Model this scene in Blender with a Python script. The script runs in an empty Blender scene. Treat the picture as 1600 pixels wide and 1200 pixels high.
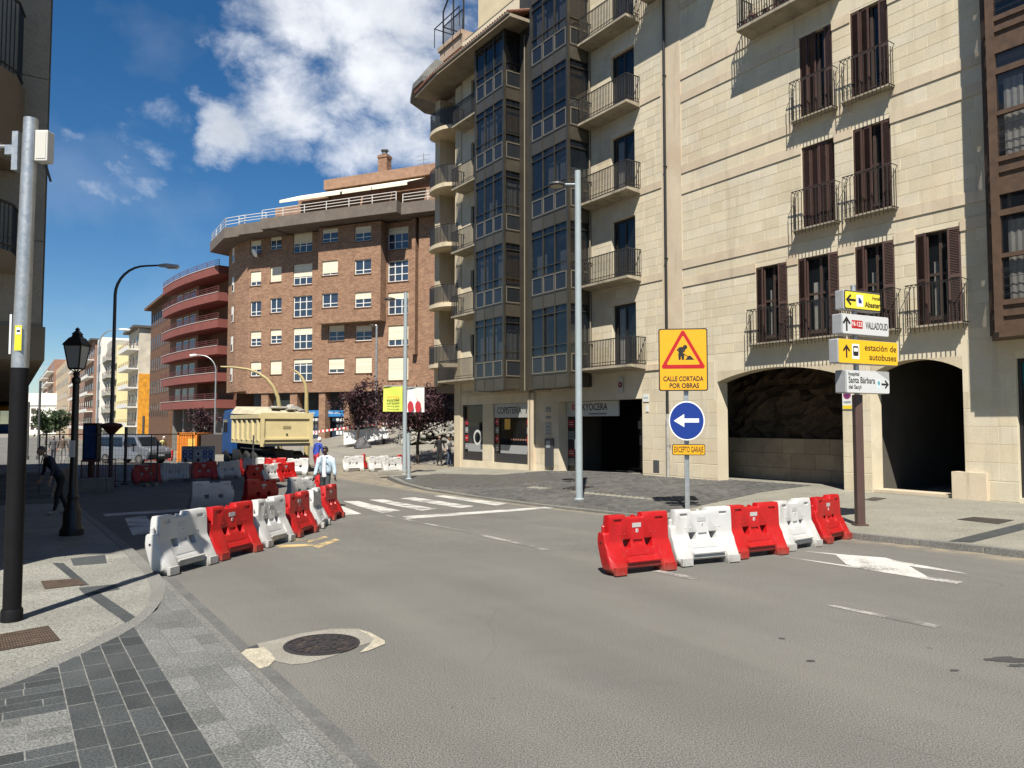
import bpy, bmesh, math, random
from mathutils import Matrix, Vector, Quaternion
R = math.radians
random.seed(7)
scene = bpy.context.scene
col = scene.collection
# ---------------------------------------------------------------- camera
CAM_H = 2.0
FPX, HORIZON = 1200.0, 662.0
PITCH = math.atan((HORIZON - 600) / FPX)
cam = bpy.data.cameras.new('camera')
cam.lens = 36.0 * FPX / 1600.0
cam.sensor_width = 36.0
cam.clip_start, cam.clip_end = 0.05, 6000
camo = bpy.data.objects.new('camera', cam)
camo.location = (0, 0, CAM_H)
camo.rotation_euler = (math.pi / 2 + PITCH, 0, 0)
col.objects.link(camo)
scene.camera = camo
# ---------------------------------------------------------------- sun
SUN_AZ, SUN_EL = R(6.8), R(54.5)
sl = bpy.data.lights.new('sun', 'SUN')
sl.energy = 4.9
sl.angle = R(0.53)
sl.color = (1.0, 0.945, 0.85)
so = bpy.data.objects.new('sun', sl)
sdir = Vector((math.sin(SUN_AZ) * math.cos(SUN_EL), math.cos(SUN_AZ) * math.cos(SUN_EL), -math.sin(SUN_EL)))
so.rotation_euler = sdir.to_track_quat('-Z', 'Y').to_euler()
so.location = (0, -30, 40)
col.objects.link(so)
# ---------------------------------------------------------------- exposure
vs = scene.view_settings
vs.view_transform = 'Standard'
vs.look = 'None'
vs.gamma = 1.0
vs.use_curve_mapping = False
vs.exposure = 0.80
scene.cycles.max_bounces = 6
scene.cycles.diffuse_bounces = 3
scene.cycles.glossy_bounces = 3
scene.cycles.transparent_max_bounces = 10
scene.cycles.caustics_reflective = False
scene.cycles.caustics_refractive = False
# ---------------------------------------------------------------- world
world = bpy.data.worlds.new('World')
scene.world = world
world.use_nodes = True
wt = world.node_tree
wt.nodes.clear()


def px_dir(px, py):
    a, b = (px - 800) / FPX, (600 - py) / FPX
    cp, sp = math.cos(PITCH), math.sin(PITCH)
    return Vector((a, cp - b * sp, sp + b * cp))


def build_sky():
    N, L = wt.nodes, wt.links

    def mth(op, a, b=None, clamp=False):
        n = N.new('ShaderNodeMath')
        n.operation = op
        n.use_clamp = clamp
        for i, v in enumerate((a, b)):
            if v is None:
                continue
            if isinstance(v, (int, float)):
                n.inputs[i].default_value = v
            else:
                L.new(v, n.inputs[i])
        return n.outputs[0]
    out = N.new('ShaderNodeOutputWorld')
    bg = N.new('ShaderNodeBackground')
    bg.inputs[1].default_value = 0.05
    sky = N.new('ShaderNodeTexSky')
    sky.sky_type = 'NISHITA'
    sky.sun_disc = False
    sky.sun_elevation = SUN_EL
    sky.sun_rotation = math.pi + SUN_AZ
    sky.altitude = 1100
    sky.air_density = 1.0
    sky.dust_density = 0.35
    sky.ozone_density = 2.6
    tc = N.new('ShaderNodeTexCoord')
    sep = N.new('ShaderNodeSeparateXYZ')
    L.new(tc.outputs['Generated'], sep.inputs[0])

    def noise(scale, detail, rough, dist=0.0, off=0.0):
        mp = N.new('ShaderNodeMapping')
        mp.inputs['Location'].default_value = (off, off * 1.7, off * .6)
        mp.inputs['Scale'].default_value = (1, 1, 1.35)
        L.new(tc.outputs['Generated'], mp.inputs[0])
        n = N.new('ShaderNodeTexNoise')
        n.inputs['Scale'].default_value = scale
        n.inputs['Detail'].default_value = detail
        n.inputs['Roughness'].default_value = rough
        n.inputs['Distortion'].default_value = dist
        L.new(mp.outputs[0], n.inputs[0])
        return n
    warp = noise(7.0, 6, .62, 0, 3.1)
    wsep = N.new('ShaderNodeSeparateColor')
    L.new(warp.outputs[1], wsep.inputs[0])
    az = mth('ARCTAN2', sep.outputs[0], sep.outputs[1])
    el = mth('ARCSINE', sep.outputs[2])
    az = mth('ADD', az, mth('MULTIPLY', mth('SUBTRACT', wsep.outputs[0], .5), .15))
    el = mth('ADD', el, mth('MULTIPLY', mth('SUBTRACT', wsep.outputs[1], .5), .12))
    fbm = noise(13.0, 10, .62, .2, 0.7)
    fb = mth('SUBTRACT', fbm.outputs[0], .5)
    # each cloud: centre and half size in photograph pixels, turned into azimuth and elevation; weight
    blobs = [(565, 30, 200, 105, 1.15), (600, 125, 130, 90, 1.15), (362, 206, 66, 50, .98), (455, 150, 95, 70, .95),
             (395, 85, 75, 42, .6), (430, 205, 70, 62, .62), (610, 225, 110, 70, .8), (545, 240, 50, 40, .45),
             (180, 295, 72, 30, .34), (238, 186, 30, 26, .16), (252, 240, 46, 22, .2), (85, 204, 34, 14, .22),
             (70, 640, 60, 26, .55), (900, -60, 200, 100, .8), (1500, -100, 260, 120, .7)]
    m = None
    for x, y, rx, ry, w in blobs:
        d = px_dir(x, y).normalized()
        a0, e0 = math.atan2(d.x, d.y), math.asin(d.z)
        d1 = px_dir(x + rx, y).normalized()
        d2 = px_dir(x, y + ry).normalized()
        ra = abs(math.atan2(d1.x, d1.y) - a0)
        re = abs(math.asin(d2.z) - e0)
        q = mth('ADD', mth('POWER', mth('MULTIPLY', mth('ABSOLUTE', mth('SUBTRACT', az, a0)), 1 / ra), 2.0),
                mth('POWER', mth('MULTIPLY', mth('ABSOLUTE', mth('SUBTRACT', el, e0)), 1 / re), 2.0))
        v = mth('MULTIPLY', mth('SUBTRACT', 1.15, q), w)
        v = mth('MAXIMUM', v, -.6)
        m = v if m is None else mth('MAXIMUM', m, v)
    # loose cloud over the rest of the sky
    wide = noise(2.6, 7, .6, .3, 5.3)
    wisp = mth('MULTIPLY', mth('SUBTRACT', wide.outputs[0], .60), 2.2)
    behind = mth('MULTIPLY', mth('SUBTRACT', .2, sep.outputs[1]), 2.0, clamp=True)
    m = mth('MAXIMUM', m, mth('ADD', mth('MULTIPLY', wisp, behind), mth('SUBTRACT', behind, 1)))
    dens = mth('ADD', m, mth('MULTIPLY', fb, 2.6))
    mr = N.new('ShaderNodeMapRange')
    mr.interpolation_type = 'SMOOTHSTEP'
    L.new(dens, mr.inputs[0])
    mr.inputs[1].default_value = 0.0
    mr.inputs[2].default_value = 1.5
    mr.inputs[3].default_value = 0.0
    mr.inputs[4].default_value = 0.97
    # thin veil of high cloud
    veil = noise(3.2, 6, .55, .15, 9.0)
    vv = mth('MULTIPLY', mth('SUBTRACT', veil.outputs[0], .60, ), .6, clamp=True)
    fac = mth('MAXIMUM', mr.outputs[0], vv)
    # cloud body: light where thin towards the sun, greyer in its depth
    body = noise(7.0, 6, .55, .1, 2.2)
    shade = mth('ADD', mth('MULTIPLY', dens, .28), mth('MULTIPLY', mth('SUBTRACT', body.outputs[0], .42), 2.0), clamp=True)
    cmix = N.new('ShaderNodeMix')
    cmix.data_type = 'RGBA'
    L.new(shade, cmix.inputs[0])
    cmix.inputs[6].default_value = (13.2, 13.4, 13.8, 1)
    cmix.inputs[7].default_value = (6.8, 7.4, 8.3, 1)
    hsv = N.new('ShaderNodeHueSaturation')
    hsv.inputs['Saturation'].default_value = 1.32
    hsv.inputs['Value'].default_value = 1.16
    L.new(sky.outputs[0], hsv.inputs['Color'])
    mix = N.new('ShaderNodeMix')
    mix.data_type = 'RGBA'
    L.new(fac, mix.inputs[0])
    L.new(hsv.outputs[0], mix.inputs[6])
    L.new(cmix.outputs[2], mix.inputs[7])
    L.new(mix.outputs[2], bg.inputs[0])
    L.new(bg.outputs[0], out.inputs[0])


build_sky()
world.cycles.sampling_method = 'MANUAL'
world.cycles.sample_map_resolution = 512

# ---------------------------------------------------------------- ground heights and lay-out helpers
BP = [(-60, 0), (12, 0), (15, -.08), (18, -.2), (22, -.32), (28, -.42), (45, -.42), (60, -.8), (100, -1.2), (300, -2), (3000, -2)]
STREET = math.atan(790 / 1200)               # the street runs 33 degrees left of the view
SD = Vector((-math.sin(STREET), math.cos(STREET)))   # along the street, away
SR = Vector((math.cos(STREET), math.sin(STREET)))    # across the street, to the right
FACE_P = 20.0                                # the stone facade lies 20 m across
KERB_P = 12.6
LEFT_P = 1.72


def g(Y):
    for (a, za), (b, zb) in zip(BP, BP[1:]):
        if Y <= b:
            return za + (zb - za) * (Y - a) / (b - a)
    return BP[-1][1]


def lerp_table(t, x):
    if x <= t[0][0]:
        return t[0][1]
    for (a, za), (b, zb) in zip(t, t[1:]):
        if x <= b:
            return za + (zb - za) * (x - a) / (b - a)
    return t[-1][1]


def sp2xy(s, p):
    return s * SD + p * SR


def xy2sp(x, y):
    v = Vector((x, y))
    return v.dot(SD), v.dot(SR)


ZF = [(-20, .16), (9.8, .13), (21.6, .06), (28.9, -.12), (35.3, -.28), (45, -.42), (80, -.5)]


def zpave(x, y):
    s, p = xy2sp(x, y)
    k = sp2xy(s, KERB_P)
    zk = g(k.y) + (.1 if s < 11 else max(.05, .1 - (s - 11) * .03) if s < 26 else min(.13, .05 + (s - 26) * .02))
    t = min(1, max(0, (p - KERB_P) / (FACE_P - KERB_P)))
    return zk + (lerp_table(ZF, s) - zk) * t


def gz(x, y):
    return g(y)


def hit(px, py, zfun=gz, dz=0.0, lo=.5, hi=400):
    r = px_dir(px, py)
    for _ in range(50):
        m = (lo + hi) / 2
        if CAM_H + r.z * m / r.y > zfun(r.x / r.y * m, m) + dz:
            lo = m
        else:
            hi = m
    x = r.x / r.y * lo
    return Vector((x, lo, zfun(x, lo) + dz))


def at(px, py, Y):
    r = px_dir(px, py)
    return Vector((0, 0, CAM_H)) + r * (Y / r.y)


def fac(px, py, out=0.0):
    """pixel -> (s, z) on the stone facade plane moved out by so many metres"""
    r = px_dir(px, py)
    t = (FACE_P - out) / (r.x * SR.x + r.y * SR.y)
    q = Vector((0, 0, CAM_H)) + r * t
    return q.x * SD.x + q.y * SD.y, q.z


# ---------------------------------------------------------------- materials
MATS = {}


def mat(name, color, rough=.7, metal=0.0, spec=.5, var=0.0, vscale=3.0, bump=0.0, bscale=40.0, islands=0.0, objvar=0.0,
        stain=None, stain_scale=.8, stain_amt=.5, emit=None, emit_s=1.0, trans=0.0, alpha=1.0, coord='Object', coat=0.0, fine=0.0, fscale=120.0, streak=None, foot=None,
        ior=1.5, tint2=None):
    if name in MATS:
        return MATS[name]
    m = bpy.data.materials.new(name)
    MATS[name] = m
    m.use_nodes = True
    t = m.node_tree
    N, L = t.nodes, t.links
    b = N['Principled BSDF']
    b.inputs['Roughness'].default_value = rough
    b.inputs['Metallic'].default_value = metal
    b.inputs['Specular IOR Level'].default_value = spec
    b.inputs['IOR'].default_value = ior
    b.inputs['Coat Weight'].default_value = coat
    if trans:
        b.inputs['Transmission Weight'].default_value = trans
    if alpha < 1:
        b.inputs['Alpha'].default_value = alpha
    if emit:
        b.inputs['Emission Color'].default_value = (*emit, 1)
        b.inputs['Emission Strength'].default_value = emit_s
    cur = None
    base = N.new('ShaderNodeRGB')
    base.outputs[0].default_value = (*color, 1)
    cur = base.outputs[0]
    tc = N.new('ShaderNodeTexCoord')
    co = tc.outputs[coord] if coord != 'World' else N.new('ShaderNodeNewGeometry').outputs['Position']

    def mixc(f, a, bcol, mode='MIX'):
        n = N.new('ShaderNodeMix')
        n.data_type = 'RGBA'
        n.blend_type = mode
        if isinstance(f, (int, float)):
            n.inputs[0].default_value = f
        else:
            L.new(f, n.inputs[0])
        L.new(a, n.inputs[6])
        if isinstance(bcol, tuple):
            n.inputs[7].default_value = (*bcol, 1)
        else:
            L.new(bcol, n.inputs[7])
        return n.outputs[2]

    def noise(sc, det=5, ro=.6):
        n = N.new('ShaderNodeTexNoise')
        n.inputs['Scale'].default_value = sc
        n.inputs['Detail'].default_value = det
        n.inputs['Roughness'].default_value = ro
        L.new(co, n.inputs[0])
        return n.outputs[0]

    def rng(v, a, bb, lo, hi, smooth=False):
        n = N.new('ShaderNodeMapRange')
        if smooth:
            n.interpolation_type = 'SMOOTHSTEP'
        L.new(v, n.inputs[0])
        for i, x in enumerate((a, bb, lo, hi)):
            n.inputs[i + 1].default_value = x
        return n.outputs[0]

    def valmul(c, v):
        n = N.new('ShaderNodeHueSaturation')
        L.new(c, n.inputs['Color'])
        L.new(v, n.inputs['Value'])
        return n.outputs[0]
    if islands or objvar or tint2:
        ge = N.new('ShaderNodeNewGeometry')
        oi = N.new('ShaderNodeObjectInfo')
        ad = N.new('ShaderNodeMath')
        L.new(ge.outputs['Random Per Island'], ad.inputs[0])
        L.new(oi.outputs['Random'], ad.inputs[1])
        fr = N.new('ShaderNodeMath')
        fr.operation = 'FRACT'
        L.new(ad.outputs[0], fr.inputs[0])
        k = max(islands, objvar)
        if tint2:
            m2 = N.new('ShaderNodeMath')
            m2.operation = 'MULTIPLY'
            L.new(fr.outputs[0], m2.inputs[0])
            m2.inputs[1].default_value = 7.31
            f2 = N.new('ShaderNodeMath')
            f2.operation = 'FRACT'
            L.new(m2.outputs[0], f2.inputs[0])
            cur = mixc(f2.outputs[0], cur, tint2)
        cur = valmul(cur, rng(fr.outputs[0], 0, 1, 1 - k, 1 + k))
    if var:
        cur = valmul(cur, rng(noise(vscale), .3, .7, 1 - var, 1 + var))
    if fine:
        cur = valmul(cur, rng(noise(fscale, 2, .6), .36, .64, 1 - fine, 1 + fine))
    if stain:
        cur = mixc(rng(noise(stain_scale, 7, .62), .5, .72, 0, stain_amt, True), cur, stain)
    if streak:
        mp = N.new('ShaderNodeMapping')
        mp.inputs['Scale'].default_value = (2.6, 2.6, .22)
        L.new(co, mp.inputs[0])
        ns = N.new('ShaderNodeTexNoise')
        ns.inputs['Scale'].default_value = 1.3
        ns.inputs['Detail'].default_value = 6
        ns.inputs['Roughness'].default_value = .65
        L.new(mp.outputs[0], ns.inputs[0])
        cur = mixc(rng(ns.outputs[0], .52, .74, 0, streak[1], True), cur, streak[0])
    if foot:
        sz = N.new('ShaderNodeSeparateXYZ')
        L.new(tc.outputs['Object'], sz.inputs[0])
        fa = N.new('ShaderNodeMath')
        fa.operation = 'MULTIPLY'
        L.new(rng(sz.outputs[2], 0, foot[1], 1, 0), fa.inputs[0])
        L.new(rng(noise(7.0, 7, .7), .35, .65, .1, 1), fa.inputs[1])
        cur = mixc(fa.outputs[0], cur, foot[0])
        cur = mixc(rng(noise(16.0, 6, .75), .6, .7, 0, .55), cur, foot[0])
    L.new(cur, b.inputs['Base Color'])
    if rough > .15 and (var or fine):
        L.new(rng(noise(vscale * 2.3), .3, .7, max(.02, rough - .1), min(1, rough + .1)), b.inputs['Roughness'])
    if bump:
        bn = N.new('ShaderNodeBump')
        bn.inputs['Strength'].default_value = bump
        bn.inputs['Distance'].default_value = .02
        L.new(noise(bscale, 4, .65), bn.inputs['Height'])
        L.new(bn.outputs[0], b.inputs['Normal'])
    return m


# ---------------------------------------------------------------- mesh builder
class MB:
    def __init__(self):
        self.v, self.f, self.mi = [], [], []
        self.m = 0

    def add(self, vs, fs):
        o = len(self.v)
        self.v += [tuple(x) for x in vs]
        self.f += [tuple(i + o for i in q) for q in fs]
        self.mi += [self.m] * len(fs)
        return self

    def box(self, x0, x1, y0, y1, z0, z1, M=None):
        vs = [Vector((x, y, z)) for z in (z0, z1) for y in (y0, y1) for x in (x0, x1)]
        if M is not None:
            vs = [M @ p for p in vs]
        return self.add(vs, [(0, 2, 3, 1), (4, 5, 7, 6), (0, 1, 5, 4), (2, 6, 7, 3), (0, 4, 6, 2), (1, 3, 7, 5)])

    def cbox(self, c, size, M=None):
        return self.box(c[0] - size[0] / 2, c[0] + size[0] / 2, c[1] - size[1] / 2, c[1] + size[1] / 2, c[2] - size[2] / 2, c[2] + size[2] / 2, M)

    def frustum(self, x0, x1, z0, z1, y0, y1, ch):
        """slab on a wall: back at y0, front face at y1 inset by ch"""
        vs = [(x0, y0, z0), (x1, y0, z0), (x1, y0, z1), (x0, y0, z1),
              (x0 + ch, y1, z0 + ch), (x1 - ch, y1, z0 + ch), (x1 - ch, y1, z1 - ch), (x0 + ch, y1, z1 - ch)]
        return self.add(vs, [(5, 4, 7, 6), (0, 4, 5, 1), (1, 5, 6, 2), (2, 6, 7, 3), (3, 7, 4, 0)])

    def prism(self, pts, z0, z1, M=None):
        """polygon in xy extruded in z"""
        n = len(pts)
        vs = [Vector((x, y, z0)) for x, y in pts] + [Vector((x, y, z1)) for x, y in pts]
        if M is not None:
            vs = [M @ p for p in vs]
        fs = [tuple(range(n - 1, -1, -1)), tuple(range(n, 2 * n))]
        fs += [(i, (i + 1) % n, n + (i + 1) % n, n + i) for i in range(n)]
        return self.add(vs, fs)

    def tube(self, path, r, n=8, cap=True):
        path = [Vector(p) for p in path]
        rs = r if isinstance(r, (list, tuple)) else [r] * len(path)
        rings = []
        T0 = (path[1] - path[0]).normalized()
        up = Vector((0, 0, 1)) if abs(T0.z) < .9 else Vector((1, 0, 0))
        nrm = T0.cross(up).normalized()
        for i, p in enumerate(path):
            if i == 0:
                T = T0
            elif i == len(path) - 1:
                T = (path[i] - path[i - 1]).normalized()
            else:
                T = ((path[i] - path[i - 1]).normalized() + (path[i + 1] - path[i]).normalized()).normalized()
            nrm = (nrm - T * nrm.dot(T)).normalized()
            bi = T.cross(nrm)
            rings.append([p + (nrm * math.cos(2 * math.pi * k / n + math.pi / 4) + bi * math.sin(2 * math.pi * k / n + math.pi / 4)) * rs[i] for k in range(n)])
        vs = [q for ring in rings for q in ring]
        fs = []
        for i in range(len(path) - 1):
            for k in range(n):
                a, b2 = i * n + k, i * n + (k + 1) % n
                fs.append((a, b2, b2 + n, a + n))
        if cap:
            fs.append(tuple(range(n - 1, -1, -1)))
            fs.append(tuple(len(path) * n - n + k for k in range(n)))
        return self.add(vs, fs)

    def lathe(self, prof, c=(0, 0, 0), n=12, M=None):
        """prof: list of (radius, z)"""
        vs, fs = [], []
        for r, z in prof:
            for k in range(n):
                a = 2 * math.pi * k / n
                p = Vector((c[0] + r * math.cos(a), c[1] + r * math.sin(a), c[2] + z))
                vs.append(M @ p if M is not None else p)
        for i in range(len(prof) - 1):
            for k in range(n):
                fs.append((i * n + k, i * n + (k + 1) % n, (i + 1) * n + (k + 1) % n, (i + 1) * n + k))
        fs.append(tuple(range(n - 1, -1, -1)))
        fs.append(tuple((len(prof) - 1) * n + k for k in range(n)))
        return self.add(vs, fs)

    def quad(self, a, b, c, d):
        return self.add([a, b, c, d], [(0, 1, 2, 3)])

    def mesh(self, name, mats, smooth=False):
        me = bpy.data.meshes.new(name)
        me.from_pydata(self.v, [], self.f)
        for m in (mats if isinstance(mats, (list, tuple)) else [mats]):
            me.materials.append(m)
        if any(self.mi):
            me.polygons.foreach_set('material_index', self.mi)
        if smooth:
            me.polygons.foreach_set('use_smooth', [True] * len(me.polygons))
        me.update()
        return me

    def build(self, name, mats, parent=None, smooth=False, loc=None, rot=None, bevel=0.0, wn=False, autosmooth=None):
        me = self.mesh(name, mats, smooth)
        o = bpy.data.objects.new(name, me)
        col.objects.link(o)
        o.parent = parent
        if loc is not None:
            o.location = loc
        if rot is not None:
            o.rotation_euler = rot
        if autosmooth is not None:
            smooth_by_angle(me, autosmooth)
        if bevel:
            md = o.modifiers.new('bevel', 'BEVEL')
            md.width = bevel
            md.segments = 2
            md.limit_method = 'ANGLE'
            md.angle_limit = R(40)
        return o


def smooth_by_angle(me, ang):
    me.polygons.foreach_set('use_smooth', [True] * len(me.polygons))
    bm = bmesh.new()
    bm.from_mesh(me)
    for e in bm.edges:
        if len(e.link_faces) == 2 and e.calc_face_angle(0) > R(ang):
            e.smooth = False
    bm.to_mesh(me)
    bm.free()


def empty(name, loc=(0, 0, 0), rz=0.0, label=None, cat=None, group=None, parent=None):
    o = bpy.data.objects.new(name, None)
    o.empty_display_size = .2
    col.objects.link(o)
    o.location = loc
    o.rotation_euler = (0, 0, rz)
    o.parent = parent
    return tag(o, label, cat, group)


def tag(o, label=None, cat=None, group=None, kind=None):
    if label:
        o['label'] = label
    if cat:
        o['category'] = cat
    if group:
        o['group'] = group
    if kind:
        o['kind'] = kind
    return o


def copy_tree(o, parent=None):
    c = o.copy()
    col.objects.link(c)
    c.parent = parent
    for ch in [x for x in bpy.data.objects if x.parent == o]:
        copy_tree(ch, c)
    return c


KIDS = {}


def copy_thing(o, loc, rz, label=None, group=None):
    """copy a thing with its parts and sub-parts"""
    if o.name not in KIDS:
        KIDS[o.name] = [x for x in bpy.data.objects if x.parent == o]
    c = o.copy()
    col.objects.link(c)
    c.location = loc
    c.rotation_euler = (0, 0, rz)
    if label:
        c['label'] = label
    if group:
        c['group'] = group
    for ch in KIDS[o.name]:
        k = ch.copy()
        col.objects.link(k)
        k.parent = c
        if ch.name not in KIDS:
            KIDS[ch.name] = [x for x in bpy.data.objects if x.parent == ch]
        for gch in KIDS[ch.name]:
            kk = gch.copy()
            col.objects.link(kk)
            kk.parent = k
    return c


def link(name, me, parent=None, loc=(0, 0, 0), rot=(0, 0, 0), scale=(1, 1, 1)):
    o = bpy.data.objects.new(name, me)
    col.objects.link(o)
    o.parent = parent
    o.location = loc
    o.rotation_euler = rot
    o.scale = scale
    return o


def sheet(name, pts, zfun, dz, m, parent=None, step=None, thick=0.0, ycuts=True):
    """a polygon in plan laid on the ground: cut where the ground bends, then lifted onto it"""
    bm = bmesh.new()
    vs = [bm.verts.new((x, y, 0)) for x, y in pts]
    f = bm.faces.new(vs)
    if f.normal.z < 0 or sum((pts[i][0] * pts[(i + 1) % len(pts)][1] - pts[(i + 1) % len(pts)][0] * pts[i][1]) for i in range(len(pts))) < 0:
        f.normal_flip()
    xs = [p[0] for p in pts]
    ys = [p[1] for p in pts]
    cuts = []
    if ycuts:
        cuts += [((0, b, 0), (0, 1, 0)) for b, _ in BP if min(ys) < b < max(ys)]
    if step:
        ss = [xy2sp(x, y) for x, y in pts]
        a0, a1 = min(q[0] for q in ss), max(q[0] for q in ss)
        p0, p1 = min(q[1] for q in ss), max(q[1] for q in ss)
        k = math.ceil(a0 / step) * step
        while k < a1:
            q = sp2xy(k, 0)
            cuts.append(((q.x, q.y, 0), (SD.x, SD.y, 0)))
            k += step
        k = math.ceil(p0 / step) * step
        while k < p1:
            q = sp2xy(0, k)
            cuts.append(((q.x, q.y, 0), (SR.x, SR.y, 0)))
            k += step
    for c, n in cuts:
        bmesh.ops.bisect_plane(bm, geom=bm.verts[:] + bm.edges[:] + bm.faces[:], plane_co=c, plane_no=n)
    for v in bm.verts:
        v.co.z = zfun(v.co.x, v.co.y) + dz
    if thick:
        r = bmesh.ops.extrude_face_region(bm, geom=bm.faces[:])
        # the extruded copy stays on top; the original drops and closes the sides
        top = {e for e in r['geom'] if isinstance(e, bmesh.types.BMVert)}
        for v in bm.verts:
            if v not in top:
                v.co.z -= thick
        bmesh.ops.recalc_face_normals(bm, faces=bm.faces[:])
    me = bpy.data.meshes.new(name)
    bm.to_mesh(me)
    bm.free()
    me.materials.append(m)
    o = bpy.data.objects.new(name, me)
    col.objects.link(o)
    o.parent = parent
    return o


def text(name, s, size, m, parent, M, align='CENTER', sx=1.0, bold=0.0, depth=.002, fit=None):
    """flat lettering as a mesh; M places its xy plane"""
    cu = bpy.data.curves.new(name, 'FONT')
    cu.body = s
    cu.size = size
    cu.align_x = align
    cu.align_y = 'CENTER'
    cu.extrude = depth
    cu.offset = bold
    cu.resolution_u = 3
    cu.space_line = .9
    o = bpy.data.objects.new(name, cu)
    col.objects.link(o)
    dg = bpy.context.evaluated_depsgraph_get()
    me = bpy.data.meshes.new_from_object(o.evaluated_get(dg))
    bpy.data.objects.remove(o)
    bpy.data.curves.remove(cu)
    if fit:
        xs = [v.co.x for v in me.vertices]
        sx = fit / (max(xs) - min(xs))
        me.transform(Matrix.Translation((-(max(xs) + min(xs)) / 2, 0, 0)))
    me.transform(M @ Matrix.Diagonal((sx, 1, 1, 1)))
    me.materials.clear()
    me.materials.append(m)
    return link(name, me, parent)


def clip_half(poly, a, b, c):
    """keep a*x+b*y<=c"""
    out = []
    n = len(poly)
    for i in range(n):
        p, q = poly[i], poly[(i + 1) % n]
        dp, dq = a * p[0] + b * p[1] - c, a * q[0] + b * q[1] - c
        if dp <= 0:
            out.append(p)
        if (dp < 0 < dq) or (dq < 0 < dp):
            t = dp / (dp - dq)
            out.append((p[0] + (q[0] - p[0]) * t, p[1] + (q[1] - p[1]) * t))
    return out


# frame of wall-like things: x along the wall, y out of it, z up, from the text/sign plane xy
WALLXY = Matrix(((-1, 0, 0, 0), (0, 0, 1, 0), (0, 1, 0, 0), (0, 0, 0, 1)))   # text plane -> wall plane facing +y (reads left to right from outside)
# ================================================================ setting: ground, road, pavements
ASPH = mat('asphalt', (.140, .136, .123), .92, spec=.2, var=.1, vscale=.45, fine=.55, fscale=90, bump=.35, bscale=110, stain=(.075, .073, .07), stain_scale=.23, stain_amt=.45, coord='World')
SOIL = mat('ground_dust', (.2, .185, .155), .95, var=.2, vscale=.4, fine=.2, fscale=30, coord='World')
GRAN = mat('pale_granite', (.208, .205, .18), .8, spec=.35, var=.12, vscale=.9, fine=.45, fscale=70, islands=.08, objvar=.08, bump=.25, bscale=140, stain=(.14, .135, .115), stain_scale=.7, stain_amt=.5, coord='World')
GRANK = mat('kerb_granite', (.16, .158, .145), .8, spec=.35, var=.14, vscale=1.5, fine=.4, fscale=60, islands=.08, bump=.25, bscale=140, coord='World')
LPAV = mat('light_paver_granite', (.135, .138, .13), .8, spec=.35, var=.14, vscale=2.0, fine=.5, fscale=62, objvar=.2, bump=.3, bscale=160, coord='World')
DPAV = mat('dark_paver_slate', (.047, .052, .053), .75, spec=.4, var=.15, vscale=2.0, fine=.38, fscale=60, objvar=.28, bump=.4, bscale=90, stain=(.075, .078, .076), stain_scale=1.3, stain_amt=.4, coord='World')
GROUT = mat('grout', (.15, .15, .14), .95, var=.45, vscale=14, coord='World')
GROUTD = mat('dark_grout', (.1, .1, .095), .95, var=.25, vscale=9, coord='World')
CONC = mat('concrete', (.235, .22, .185), .9, var=.15, vscale=1.2, fine=.2, fscale=60, bump=.3, bscale=60, stain=(.17, .16, .14), stain_scale=.9, stain_amt=.5, coord='World')
PALEC = mat('pale_broken_concrete', (.42, .38, .29), .9, var=.22, vscale=6, fine=.25, fscale=60, bump=1.0, bscale=45, coord='World')
CAST = mat('cast_iron', (.045, .04, .04), .55, metal=.4, var=.25, vscale=14, stain=(.12, .085, .06), stain_scale=7, stain_amt=.6, coord='World')
RUST = mat('rusty_grate', (.1, .07, .05), .7, metal=.3, var=.3, vscale=12, coord='World')


def paint(name, c, wear):
    m = mat(name, c, .7, spec=.4, var=.08, vscale=3, coord='World')
    t = m.node_tree
    N, L = t.nodes, t.links
    b = N['Principled BSDF']
    gm = N.new('ShaderNodeNewGeometry')
    n1 = N.new('ShaderNodeTexNoise')
    n1.inputs['Scale'].default_value = 26
    n1.inputs['Detail'].default_value = 6
    n1.inputs['Roughness'].default_value = .75
    n2 = N.new('ShaderNodeTexNoise')
    n2.inputs['Scale'].default_value = 2.1
    n2.inputs['Detail'].default_value = 4
    for n in (n1, n2):
        L.new(gm.outputs['Position'], n.inputs[0])
    a = N.new('ShaderNodeMath')
    a.operation = 'ADD'
    L.new(n1.outputs[0], a.inputs[0])
    L.new(n2.outputs[0], a.inputs[1])
    mr = N.new('ShaderNodeMapRange')
    L.new(a.outputs[0], mr.inputs[0])
    mr.inputs[1].default_value = wear - .12
    mr.inputs[2].default_value = wear + .12
    old = b.inputs['Base Color'].links[0].from_socket
    mx = N.new('ShaderNodeMix')
    mx.data_type = 'RGBA'
    L.new(mr.outputs[0], mx.inputs[0])
    mx.inputs[6].default_value = (.13, .125, .115, 1)
    L.new(old, mx.inputs[7])
    L.new(mx.outputs[2], b.inputs['Base Color'])
    return m


PWHITE = paint('road_paint_white', (.5, .49, .455), .9)
PFAINT = paint('road_paint_worn', (.36, .35, .32), 1.04)
PYEL = paint('road_paint_yellow', (.5, .36, .16), .95)

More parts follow.
